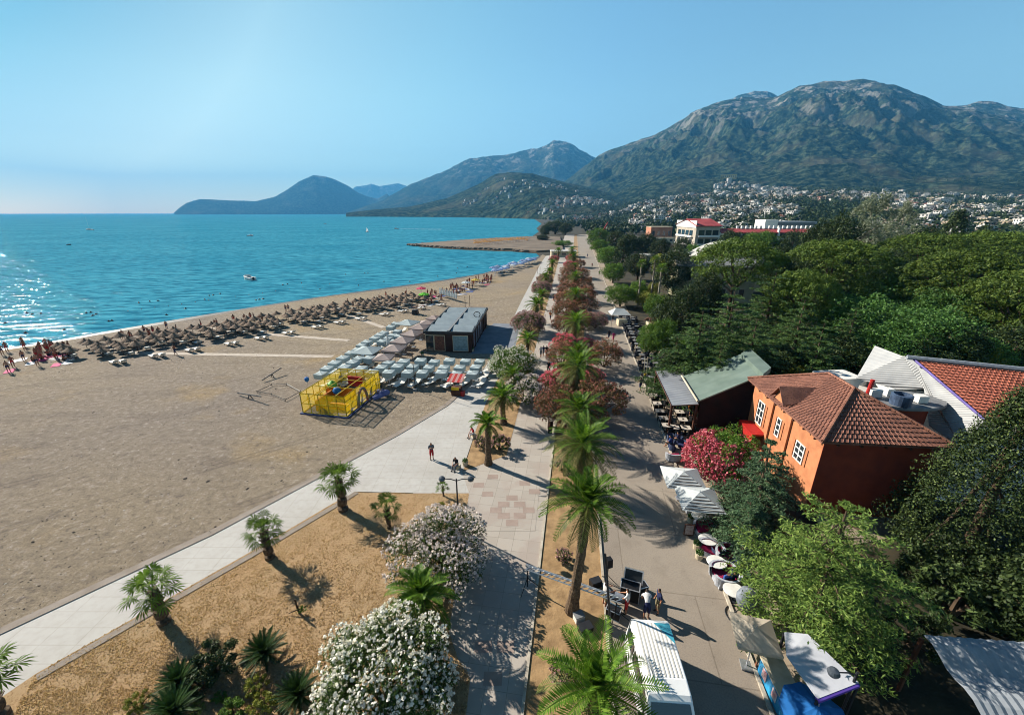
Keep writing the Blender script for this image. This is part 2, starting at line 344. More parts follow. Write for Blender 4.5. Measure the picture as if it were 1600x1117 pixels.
t7 = tex(nt, 3.2, 3, off=22); c = mix(nt, ramp(nt, t7.outputs['Fac'], [(.70, (0, 0, 0, 1)), (.74, (.5, .5, .5, 1))]), c, S(92, 84, 76, .6))
nt.links.new(c, b.inputs['Base Color']); b.inputs['Roughness'].default_value = .9; bump(nt, b, t2.outputs['Fac'], .25, .02)
YS = [-15, 20, 60, 120, 220, 420]
sheet('road', [(ROADL(y), y) for y in YS] + [(KERB(y), y) for y in YS[::-1]], .006, road)
walkm, nt, b = newmat('walkway_paving')
br = N(nt, 'ShaderNodeTexBrick', Scale=.7); br.offset = 0; br.inputs['Mortar Size'].default_value = .008
br.inputs['Color1'].default_value = S(196, 186, 174, .62); br.inputs['Color2'].default_value = S(184, 174, 162, .62); br.inputs['Mortar'].default_value = S(150, 140, 128, .62); br.inputs['Brick Width'].default_value = .7; br.inputs['Row Height'].default_value = .7
mp = N(nt, 'ShaderNodeMapping'); nt.links.new(N(nt, 'ShaderNodeNewGeometry').outputs['Position'], mp.inputs[0]); mp.inputs['Rotation'].default_value = (0, 0, R(8.4)); nt.links.new(mp.outputs[0], br.inputs['Vector'])
br2 = N(nt, 'ShaderNodeTexChecker', Scale=.42); nt.links.new(mp.outputs[0], br2.inputs['Vector'])
t1 = tex(nt, .4, 4)
c = mix(nt, ramp(nt, t1.outputs['Fac'], [(.5, (0, 0, 0, 1)), (.6, (.6, .6, .6, 1))]), br.outputs['Color'], S(184, 168, 156, .6))
nt.links.new(c, b.inputs['Base Color']); b.inputs['Roughness'].default_value = .85
sheet('walkway_path', [(-7.5, -15), (-7.5, 30), (WALKL(31) - 1, 31)] + [(WALKL(y) - .5, y) for y in YS[2:]] + [(STRIPL(y), y) for y in YS[::-1]], .008, walkm)
# plaza between the lawn and the strip, with its reddish paver squares
plaza = [P(x, y) for x, y in ((640, 771), (733, 771), (722, 738), (790, 738), (800, 738), (845, 745), (836, 830), (740, 830), (728, 800))]
sheet('plaza_paving', plaza, .0165, walkm)
red = M('reddish_paver', S(184, 164, 152, .6), S(170, 150, 138, .6), 2, .9, 0, None, 'pos')
pv = MB()
for (x, y) in ((787, 788), (812, 788), (787, 806), (812, 806), (800, 778), (775, 797), (826, 797), (800, 817), (748, 758), (762, 772), (820, 755), (845 - 10, 768), (770, 745), (755, 1010), (790, 1010), (770, 1060)):
    p = P(x, y)
    pv.add([(p.x + a, p.y + bb, .021) for a, bb in ((-.42, -.3), (.42, -.3), (.42, .3), (-.42, .3))], [(0, 1, 2, 3)])
tag(pv.build('plaza_paver_markings', red, recalc=False), kind='structure')
# planting strips with raised kerbs
sheet('palm_strip_soil', [(STRIPL(y), y) for y in YS] + [(ROADL(y), y) for y in YS[::-1]], .02, dry).name = 'palm_strip_land'
sl_pts = [P(x, y) for x, y in ((724, 736), (745, 668), (760, 628), (775, 598), (790, 570), (802, 545), (815, 520), (826, 495), (838, 470), (848, 447), (855, 425), (860, 408), (866, 398))]
sheet('side_strip_land', sl_pts + [Vector((WALKL(y), y, 0)) for y in (190, 120, 60, 45, 31)], .02, dry)
kerbm = M('kerb_stone', S(214, 204, 186, .66), S(180, 168, 150, .6), 2, .85, .2, 9, 'pos')
for nm, fn, w_, h_ in (('road_kerb', KERB, .16, .12), ('strip_road_kerb', ROADL, .14, .1), ('strip_walkway_kerb', STRIPL, .14, .08)):
    km = MB()
    for y0, y1 in zip(YS[:-1], YS[1:]):
        km.slab([(fn(y0) - w_ / 2, y0, h_), (fn(y0) + w_ / 2, y0, h_), (fn(y1) + w_ / 2, y1, h_), (fn(y1) - w_ / 2, y1, h_)], h_ + .1)
    tag(km.build(nm, kerbm), kind='structure')
# pale pavement behind the far kerb where the cafes stand
pav = M('cafe_pavement', S(190, 172, 150, .6), S(160, 142, 120, .6), .8, .9, .2, 8, 'pos')
sheet('cafe_pavement', [(KERB(y) + .08, y) for y in YS] + [(KERB(y) + 2.6, y) for y in YS[::-1]], .014, pav)
for i, q in enumerate((((1000, 515), (1030, 512), (1062, 545), (1070, 562), (1020, 560)), ((1270, 790), (1420, 790), (1440, 830), (1290, 860)))):
    sheet('yard_pavement', [P(x, y) for x, y in q], .006 + .004 * i, pav)
# lines and boardwalks on the beach
board = M('boardwalk_boards', S(214, 200, 184, .62), S(186, 170, 152, .6), 1.5, .9, 0, None, 'pos')
for a, b_ in (((172, 540), (190, 551)), ((190, 551), (520, 557)), ((330, 511), (360, 517)), ((400, 521), (545, 532)), ((543, 492), (600, 512))):
    p, q = P(*a), P(*b_); d = (q - p).normalized(); n_ = Vector((d.y, -d.x, 0)) * .55
    sheet('boardwalk_path', [p + n_, q + n_, q - n_, p - n_], .02, board)
# ---- terrain: polar height field round the site
def prof(pts):
    a = sorted(AZ(x, y) for x, y in pts); A = np.array([p[0] for p in a]); E = np.array([p[1] for p in a]); return A, E
def nz(x, y, s, o=5, H=.9): return noise.fractal(Vector((x * s, y * s, 3.7)), H, 2.1, o)
LAY = {
 'main': dict(pts=[(620, 334), (700, 328), (860, 300), (900, 268), (935, 243), (1000, 214), (1070, 182), (1080, 174), (1120, 158), (1145, 149), (1180, 151), (1215, 148), (1250, 130), (1300, 122), (1365, 121), (1400, 128), (1440, 141), (1475, 160), (1530, 166), (1600, 186), (1750, 215), (2300, 260)], rb=700, rc=4300),
 'right': dict(pts=[(1300, 250), (1400, 200), (1470, 166), (1500, 157), (1545, 155), (1600, 166), (1750, 175), (2300, 230)], rb=3000, rc=5200),
 'peak': dict(pts=[(1060, 220), (1110, 170), (1150, 146), (1180, 136), (1200, 137), (1220, 148), (1300, 200)], rb=4000, rc=5800),
 'mid': dict(pts=[(540, 333), (600, 312), (640, 288), (690, 270), (735, 247), (790, 241), (840, 231), (865, 219), (890, 223), (922, 243), (960, 262), (1050, 300), (1120, 330)], rb=4800, rc=6800),
 'front': dict(pts=[(540, 333), (580, 328), (640, 323), (700, 309), (750, 287), (775, 272), (800, 269), (830, 271), (870, 282), (950, 300), (1050, 328)], rb=1900, rc=3000),
}
for L in LAY.values(): L['A'], L['E'] = prof(L['pts'])
def height(x, y):
    r = math.hypot(x, y); a = math.atan2(x, y); h = -3.0
    for k, L in LAY.items():
        e = float(np.interp(a, L['A'], L['E'], left=-.01, right=-.01))
        hc = 20 + L['rc'] * e
        if hc < 3: continue
        rb, rc = L['rb'], L['rc']
        if k == 'main': rb = float(np.interp(a, [-.2, 0.0, .12, .3, .5, 1.2], [3600, 2600, 1300, 520, 420, 420]))
        if k == 'front': rb = float(np.interp(a, [-.4, -.2, -.05, .1, .4], [2700, 2300, 1900, 1300, 900]))
        t = (r - rb) / (rc - rb)
        if t <= 0: continue
        if t < 1:
            if k == 'main': s_ = .115 * min(t / .4, 1) + .885 * max((t - .36) / .64, 0) ** 1.25
            elif k == 'front': s_ = t ** .9
            else: s_ = t ** 1.2
            amp = hc * .16 * math.sin(math.pi * min(t, 1)) + 2 * min(t * 8, 1)
            if k == 'main': amp = hc * .34 * max(t - .3, 0) ** .7 * (1.05 - t) ** .6 + 3 * min(t * 8, 1)
        else:
            s_ = 1 - min((t - 1) * .5, 1); amp = hc * .05
        rg = 1 - 2 * abs(nz(x, y, 1 / 900, 4))
        n_ = .55 * rg * .8 + .6 * nz(x + 500, y, 1 / 380, 6)
        hh = hc * s_ + amp * n_ * .8
        if k in ('main', 'right', 'peak') and .45 < t < 1.1:
            cr_ = 1 - abs(nz(x * 1.0 + 90, y * .55, 1 / 210, 4)) * 2.2; hh += hc * .085 * (1 if t < .82 else max(0, (1.0 - t) / .18)) * max(cr_, -.3) * min((t - .45) * 4, 1) * (1 if t < .9 else max(0, (1.1 - t) * 5)) - hc * .03
        if .97 < t < 1.03: hh += hc * .012 * nz(x, y, 1 / 120, 3)
        h = max(h, hh if t > .02 else hh * t / .02)
    if h < 0: h = -3
    return h
NA, NR = 820, 280
az = np.linspace(R(-24), R(58), NA); rr = np.concatenate([np.linspace(430, 1500, 70), np.geomspace(1512, 7600, NR - 70)])
V = []; Z = []
for r_ in rr:
    for a in az:
        x, y = r_ * math.sin(a), r_ * math.cos(a); V.append((x, y, height(x, y) - (.3 if r_ < 450 else 0)))
fcs = []
for i in range(NR - 1):
    for j in range(NA - 1):
        k = i * NA + j
        if max(V[k][2], V[k + 1][2], V[k + NA][2], V[k + NA + 1][2]) < -1: continue
        fcs.append((k, k + 1, k + NA + 1, k + NA))
terr, nt, b = newmat('mountain_maquis')
gm_ = N(nt, 'ShaderNodeNewGeometry'); sp = N(nt, 'ShaderNodeSeparateXYZ'); nt.links.new(gm_.outputs['Position'], sp.inputs[0])
t1 = tex(nt, .004, 6, rough=.6); t2 = tex(nt, .035, 6, rough=.7); t3 = tex(nt, .009, 9, rough=.75, stretch=(1, 1, .25))
c = ramp(nt, t2.outputs['Fac'], [(.40, (.004, .009, .007, 1)), (.5, (.018, .028, .017, 1)), (.60, (.060, .078, .046, 1))])
c = mix(nt, ramp(nt, t1.outputs['Fac'], [(.52, (0, 0, 0, 1)), (.72, (.6, .6, .6, 1))]), c, (.12, .105, .07, 1))
hm = N(nt, 'ShaderNodeMapRange'); nt.links.new(sp.outputs['Z'], hm.inputs[0]); hm.inputs[1].default_value = 330; hm.inputs[2].default_value = 950
rk = N(nt, 'ShaderNodeMath', operation='MULTIPLY'); nt.links.new(hm.outputs[0], rk.inputs[0]); nt.links.new(ramp(nt, t3.outputs['Fac'], [(.52, (0, 0, 0, 1)), (.57, (1, 1, 1, 1))]), rk.inputs[1])
c = mix(nt, rk.outputs[0], c, (.27, .25, .22, 1))
nt.links.new(c, b.inputs['Base Color']); b.inputs['Roughness'].default_value = 1; b.inputs['Specular IOR Level'].default_value = 0
bump(nt, b, t2.outputs['Fac'], 1.0, 14)
tm = MB(); tm.v = V; tm.f = fcs; tm.m = [0] * len(fcs)
to = tag(tm.build('mountain', terr, smooth=True, recalc=False), kind='structure')
if to.data.polygons[len(fcs) // 2].normal.z < 0: to.data.flip_normals()
# distant headland and the faint range behind it
def range_mesh(name, pts, rc, depth, seed, amp):
    A, E = prof(pts); n = 200; aa = np.linspace(A[0], A[-1], n); m_ = MB(); K = 16
    for j in range(K):
        t = j / (K - 1)
        for i, a in enumerate(aa):
            r_ = rc - depth * (1 - t); hc = 20 + rc * float(np.interp(a, A, E)); x, y = r_ * math.sin(a), r_ * math.cos(a)
            z = hc * t ** .8 * (1 + amp * (.8 * nz(x + seed, y, 1 / 700, 5)) * math.sin(math.pi * t * .96)) - 2 * (1 - t) - 3 * (t == 0)
            m_.v.append((x, y, z))
    for i, a in enumerate(aa): m_.v.append(((rc + depth) * math.sin(a), (rc + depth) * math.cos(a), -4))
    for j in range(K):
        for i in range(n - 1): m_.f.append((j * n + i, j * n + i + 1, (j + 1) * n + i + 1, (j + 1) * n + i)); m_.m.append(0)
    return tag(m_.build(name, terr, smooth=True), kind='structure')
range_mesh('headland', [(272, 332.5), (280, 325), (292, 317), (312, 311.5), (355, 313), (400, 315), (430, 308), (450, 296), (468, 283), (490, 273.5), (505, 275), (520, 279), (545, 291), (560, 301), (575, 307), (590, 311), (605, 303), (618, 319), (640, 332)], 8200, 900, 40, .35)
range_mesh('far_hill', [(545, 300), (556, 292), (572, 290), (580, 287.5), (592, 291), (606, 289), (622, 287), (645, 294), (690, 300)], 13000, 1200, 90, .2)
# ---- the air
ZMAX = max(p[2] for p in V) + 12
hz = MB().box((0, 7600, (ZMAX - 5.5) / 2), (28600, 16300, ZMAX + 5.5))      # one closed box round everything
hm_, nt, b = newmat('haze_air'); nt.nodes.remove(b)
pvn = N(nt, 'ShaderNodeVolumePrincipled'); pvn.inputs['Color'].default_value = (.09, .38, .74, 1); pvn.inputs['Density'].default_value = 9.2e-5; pvn.inputs['Anisotropy'].default_value = 0.1
nt.links.new(pvn.outputs[0], nt.nodes['Material Output'].inputs['Volume'])
tag(hz.build('haze', hm_), kind='stuff')

random.seed(19); stn = MB()
for i in range(1500):
    px, py = random.uniform(-60, 720), 555 + 420 * random.random() ** 1.4
    ln = np.interp(px, [0, 332, 493, 623, 738], [985, 830, 744, 674, 596]) - 4
    if py > ln or (440 < px < 640 and py < 660): continue
    p = P(px, py); k = random.uniform(.012, .034) * (2.2 if random.random() < .05 else 1); a = random.random() * 3; e = random.uniform(1, 2.6)
    stn.box((p.x, p.y, k * .35), (k * e * 2, k * 2, k), a, 0 if random.random() < .72 else 1, .6)
tag(stn.build('scattered_pebbles', [M('dark_pebble', S(104, 92, 82, .6), S(70, 60, 52, .6), 3, .9, 0, None, 'pos'), M('pale_pebble', S(222, 214, 204, .7), S(190, 182, 172, .7), 3, .9, 0, None, 'pos')], recalc=False), 'loose dark and pale stones scattered over the open beach', None, None, 'stuff')
tuft = []
lp = [(57, 1052), (300, 914), (397, 859), (523, 785), (557, 769), (640, 771), (733, 771), (722, 850), (701, 985), (735, 1060), (728, 1117), (300, 1117), (20, 1117)]
def inside(x, y):
    c_ = False; j = len(lp) - 1
    for i in range(len(lp)):
        if (lp[i][1] > y) != (lp[j][1] > y) and x < (lp[j][0] - lp[i][0]) * (y - lp[i][1]) / (lp[j][1] - lp[i][1]) + lp[i][0]: c_ = not c_
        j = i
    return c_
while len(tuft) < 52000:
    x, y = random.uniform(20, 735), random.uniform(770, 1117)
    if not inside(x, y) or (random.random() > ((1117 - 333) / (y - 333 + 1)) ** 0 ): continue
    p = P(x, y)
    if noise.noise(Vector((p.x * 1.3, p.y * 1.3, 0))) < -.18 and random.random() < .75: continue
    a = random.random() * 6.28; h = random.uniform(.03, .09); dx, dy = math.cos(a) * .022, math.sin(a) * .022; lx, ly = random.uniform(-.05, .05), random.uniform(-.05, .05)
    tuft.append([(p.x - dx, p.y - dy, .015), (p.x + dx, p.y + dy, .015), (p.x + lx + dx * .3, p.y + ly + dy * .3, h), (p.x + lx - dx * .3, p.y + ly - dy * .3, h)])
tag(quads('dry_grass', tuft, leafmat('dry_grass_blade', S(222, 190, 144, .72), S(192, 158, 114, .7), .45, S(234, 210, 172, .75))), 'short dry straw grass on the lawn', None, None, 'stuff')
# ================================================================ VEGETATION
def leaf_cloud(cen, rad, n_each, size, aspect=.5, shell=.55, outw=.6, upw=0.0, flat=0.0):
    cen = np.asarray(cen, float); rad = np.asarray(rad, float)
    if rad.ndim == 1: rad = np.stack([rad] * 3, 1)
    n = len(cen) * n_each
    C = np.repeat(cen, n_each, 0); Rr = np.repeat(rad, n_each, 0)
    d = rng.normal(size=(n, 3)); d /= np.linalg.norm(d, axis=1)[:, None]
    p = C + d * Rr * (shell + (1 - shell) * rng.random((n, 1)) ** .6)
    nn = d * outw + rng.normal(size=(n, 3)) * .55 + np.array([0, 0, upw])
    nn[:, :2] *= (1 - flat); nn /= np.linalg.norm(nn, axis=1)[:, None]
    t = np.cross(nn, rng.normal(size=(n, 3))); t /= np.linalg.norm(t, axis=1)[:, None] + 1e-9
    b = np.cross(nn, t); s = size * (.6 + .8 * rng.random((n, 1)))
    t *= s * .5; b *= s * .5 * aspect
    return np.stack([p - t, p - b * 1.0, p + t, p + b], 1)
def blobs(n, R_, H, z0, flat=.5, pr=.28, dome=True, fill=.35):
    out = []; rad = []
    for i in range(n):
        a = i * 2.39996 + rng.random() * .5; q = (i + .5) / n
        zz = 1 - 2 * q if not dome else 1 - 1.25 * q
        rr_ = math.sqrt(max(1 - zz * zz, 0)); k = 1 - fill * rng.random()
        out.append((R_ * rr_ * k * math.cos(a), R_ * rr_ * k * math.sin(a), z0 + H * zz * k)); r_ = R_ * pr * (.75 + .5 * rng.random()); rad.append((r_, r_, r_ * (1 - flat * .5)))
    return out, rad
def limbs(mb, base, h, r, targets, m=0, n=7):
    top = Vector((base[0] + .1, base[1], h))
    mb.path([Vector(base), Vector(base) * .5 + top * .5 + Vector((.12, .05, 0)), top], [r, r * .8, r * .55], n + 2, m)
    for t in targets:
        t = Vector(t); s = Vector((base[0], base[1], h * (.55 + .4 * random.random())))
        mb.path([s, s * .45 + t * .55 + Vector((0, 0, -.08 * (t - s).length)), t], [r * .42, r * .28, r * .08], 5, m)
bark = M('tree_bark', S(120, 98, 76, .55), S(62, 48, 36, .55), 3, .95, .7, 14)
pale_bark = M('pale_bark', S(196, 184, 164, .6), S(140, 126, 106, .6), 4, .9, .4, 16)
palm_bark = M('palm_bark', S(140, 116, 90, .55), S(70, 52, 38, .55), 9, .95, .9, 22)
L_date = leafmat('date_palm_leaf', (.10, .195, .018, 1), (.045, .105, .010, 1), .42, (.17, .25, .035, 1))
L_old = leafmat('old_palm_leaf', (.20, .19, .07, 1), (.11, .12, .04, 1), .35, (.33, .28, .14, 1))
L_olv = leafmat('olive_palm_leaf', (.115, .135, .030, 1), (.05, .068, .016, 1), .35, (.20, .19, .07, 1))
L_fan = leafmat('fan_palm_leaf', (.125, .205, .030, 1), (.050, .10, .014, 1), .42)
L_cyc = leafmat('cycad_leaf', (.035, .075, .016, 1), (.014, .036, .008, 1), .2)
L_ole = leafmat('oleander_leaf', (.075, .125, .030, 1), (.030, .060, .014, 1), .3, (.15, .20, .06, 1))
L_rust = leafmat('rust_oleander_leaf', (.155, .092, .040, 1), (.070, .062, .026, 1), .3, (.26, .135, .075, 1))
L_pine = leafmat('pine_needle', (.085, .135, .018, 1), (.034, .064, .009, 1), .22, (.165, .215, .04, 1))
L_cedar = leafmat('cedar_needle', (.060, .115, .028, 1), (.020, .048, .013, 1), .22, (.13, .19, .06, 1))
L_ylw = leafmat('lime_cedar_needle', (.135, .205, .040, 1), (.042, .084, .016, 1), .30, (.24, .31, .085, 1))
L_blue = leafmat('blue_cedar_needle', (.075, .135, .062, 1), (.022, .050, .022, 1), .22, (.15, .21, .11, 1))
L_dark = leafmat('dark_evergreen_leaf', (.034, .055, .015, 1), (.012, .022, .007, 1), .15, (.08, .11, .034, 1))
L_bri = leafmat('bright_leaf', (.10, .19, .026, 1), (.038, .085, .012, 1), .36, (.17, .27, .05, 1))
L_dec = leafmat('mid_green_leaf', (.075, .165, .034, 1), (.026, .066, .015, 1), .32, (.13, .23, .06, 1))
L_sil = leafmat('silver_poplar_leaf', (.20, .22, .14, 1), (.075, .10, .055, 1), .3, (.34, .35, .27, 1))
L_yel = leafmat('yellow_green_leaf', (.22, .235, .035, 1), (.10, .125, .018, 1), .3, (.33, .31, .06, 1))
L_cyp = leafmat('flecked_cypress_leaf', (.034, .056, .014, 1), (.009, .018, .006, 1), .1, (.12, .16, .045, 1))
F_white = leafmat('white_blossom', (.78, .76, .70, 1), (.60, .57, .52, 1), .3)
F_blush = leafmat('blush_blossom', (.66, .58, .55, 1), (.42, .36, .36, 1), .3)
F_pink = leafmat('pink_blossom', (.62, .13, .17, 1), (.42, .06, .10, 1), .3, (.74, .32, .34, 1))
F_rose = leafmat('dusty_rose_blossom', (.40, .22, .22, 1), (.26, .13, .13, 1), .3, (.55, .38, .36, 1))
F_rust = leafmat('rust_blossom', (.42, .15, .11, 1), (.26, .10, .07, 1), .3, (.52, .25, .19, 1))
# ---- palms
def frond_quads(L, elev, az_, droop, nl=26, lw=.055, ll=.5, vee=.5, curl=0.0, hub=(0, 0, 0)):
    out = []; pts = []; p = np.array(hub, float); N_ = 14
    ca, sa = math.cos(az_), math.sin(az_); dirs = []
    for i in range(N_ + 1):
        t = i / N_; e = elev - droop * t ** 1.6
        d = np.array([math.cos(e) * ca, math.cos(e) * sa, math.sin(e)]); pts.append(p.copy()); dirs.append(d); p = p + d * L / N_
    side = np.array([-sa, ca, 0])
    for i in range(N_):
        w_ = .05 * (1 - i / N_) + .012; out.append([pts[i] - side * w_, pts[i] + side * w_, pts[i + 1] + side * w_ * .8, pts[i + 1] - side * w_ * .8])
    for k in range(nl):
        t = .14 + .86 * k / nl; i = min(int(t * N_), N_ - 1); f = t * N_ - i
        q = pts[i] * (1 - f) + pts[i + 1] * f; d = dirs[i]; up = np.cross(d, side); up = up if up[2] > 0 else -up
        l_ = ll * (math.sin(math.pi * min(t * .86 + .12, 1)) ** .7) * (.85 + .3 * rng.random())
        for s_ in (-1, 1):
            ld = side * s_ * .80 + d * .5 + up * vee * (.7 + .4 * rng.random()) - np.array([0, 0, .25 * curl]); ld /= np.linalg.norm(ld)
            e_ = q + ld * l_ - np.array([0, 0, curl * .12 * l_]); m_ = q + ld * l_ * .45; wv_ = d * lw * .5
            out.append([q - wv_ * .6, m_ - wv_, e_, m_ + wv_])
    return out
def date_palm(h, nf, L, seed, lo=-25, droop=(.5, 1.2), r=.32, dry=14, old=.7, leafm=None):
    global rng; rng = np.random.default_rng(seed)
    root = thing('date_palm', 'date palm', 'palm tree')
    mb = MB(); K = 16; pts = []; rad = []
    for i in range(K + 1):
        t = i / K; pts.append((.10 * math.sin(t * 2), .05 * t, h * t)); rad.append(r * (1.25 - .45 * min(t * 4, 1)) * (1 + (.09 if i % 2 else -.03)) * (1 + .55 * max(t - .8, 0) * 5 * .6))
    mb.path(pts, rad, 12); tr = mb.build('trunk', palm_bark, root, smooth=False)
    hub = np.array(pts[-1]) + np.array([0, 0, .1]); q = []
    for i in range(nf):
        u = (i + .5) / nf; e = R(lo + 30 + (84 - lo - 30) * u ** 1.1); a = i * 2.39996 + rng.normal() * .15
        q += frond_quads(L * (.8 + .3 * rng.random()) * (1 - .5 * max(u - .45, 0) / .55), e, a, droop[0] + (droop[1] - droop[0]) * (1 - u) + .18 * rng.normal(), 28, .075, .15 * L + .08, .45, .3 * (1 - u), hub)
    quads('crown', q, leafm or L_date, root); q = []
    for i in range(int(nf * old)):
        u = i / (nf * old); q += frond_quads(L * (.85 + .25 * rng.random()), R(lo + 42 * u), i * 2.39996 + 1.1 + rng.normal() * .15, droop[1] * .9 + .2 * rng.normal(), 26, .07, .15 * L + .06, .3, .6, hub)
    if q: quads('lower_fronds', q, L_olv, root)
    if dry:
        q = []
        for i in range(dry): q += frond_quads(L * .85, R(-28 - 30 * rng.random()), i * 2.39996 + .7, .7 + .3 * rng.random(), 22, .06, .15 * L, .1, 1.0, hub - np.array([0, 0, .15]))
        quads('dry_fronds', q, L_old, root)
    return root
def fan_palm(h, seed, r=.22, nf=30, pet=.75, fr=.55):
    global rng; rng = np.random.default_rng(seed)
    root = thing('fan_palm', 'fan palm', 'palm tree'); mb = MB(); K = 10
    mb.path([(.03 * math.sin(i), .02 * i / K, h * i / K) for i in range(K + 1)], [r * (1.15 - .35 * (i / K)) * (1 + (.1 if i % 2 else 0)) for i in range(K + 1)], 11)
    for i in range(60):
        a = i * 2.39996; z = h * (.35 + .6 * rng.random()); d = Vector((math.cos(a), math.sin(a), 0)); p0 = Vector((0, 0, z)) + d * r * .85; p1 = p0 + d * .16 + Vector((0, 0, .16)); sd = Vector((-d.y, d.x, 0)) * .05
        mb.add([p0 - sd, p0 + sd, p1 + sd * .5, p1 - sd * .5], [(0, 1, 2, 3)])
    mb.build('trunk', palm_bark, root); q = []; hub = np.array([0, 0, h])
    for i in range(nf):
        u = (i + .5) / nf; e = R(-30 + 112 * u); a = i * 2.39996 + .2 * rng.normal()
        d = np.array([math.cos(e) * math.cos(a), math.cos(e) * math.sin(a), math.sin(e)]); sd = np.array([-math.sin(a), math.cos(a), 0]); up = np.cross(d, sd); up = up if up[2] >= 0 else -up
        pl = pet * (.55 + .6 * rng.random()); c = hub + d * pl - np.array([0, 0, .12 * pl * (1 - u)])
        q.append([hub - sd * .02, hub + sd * .02, c + sd * .015, c - sd * .015])
        for k in range(13):
            b = R(-100 + 200 * k / 12); dd = d * math.cos(b) + sd * math.sin(b) + up * .12 * rng.normal(); l_ = fr * (.82 + .18 * math.cos(b)) * (.9 + .2 * rng.random())
            dd /= np.linalg.norm(dd); e_ = c + dd * l_ - np.array([0, 0, .28 * l_]); m_ = c + dd * l_ * .6 - np.array([0, 0, .04 * l_]); pw = np.cross(dd, up) * .036
            q.append([c, m_ - pw, e_, m_ + pw])
    quads('crown', q, L_fan, root)
    return root
def cycad(seed):
    global rng; rng = np.random.default_rng(seed)
    root = thing('cycad', 'cycad', 'plant'); MB().tube((0, 0, 0), (0, 0, .4), .2, .17, 10).build('trunk', palm_bark, root); q = []
    for i in range(62):
        u = i / 62; q += frond_quads(1.15 * (.85 + .25 * rng.random()), R(2 + 78 * u), i * 2.39996, .5, 24, .035, .17, .3, 0, np.array([0, 0, .4]))
    quads('crown', q, L_cyc, root); return root
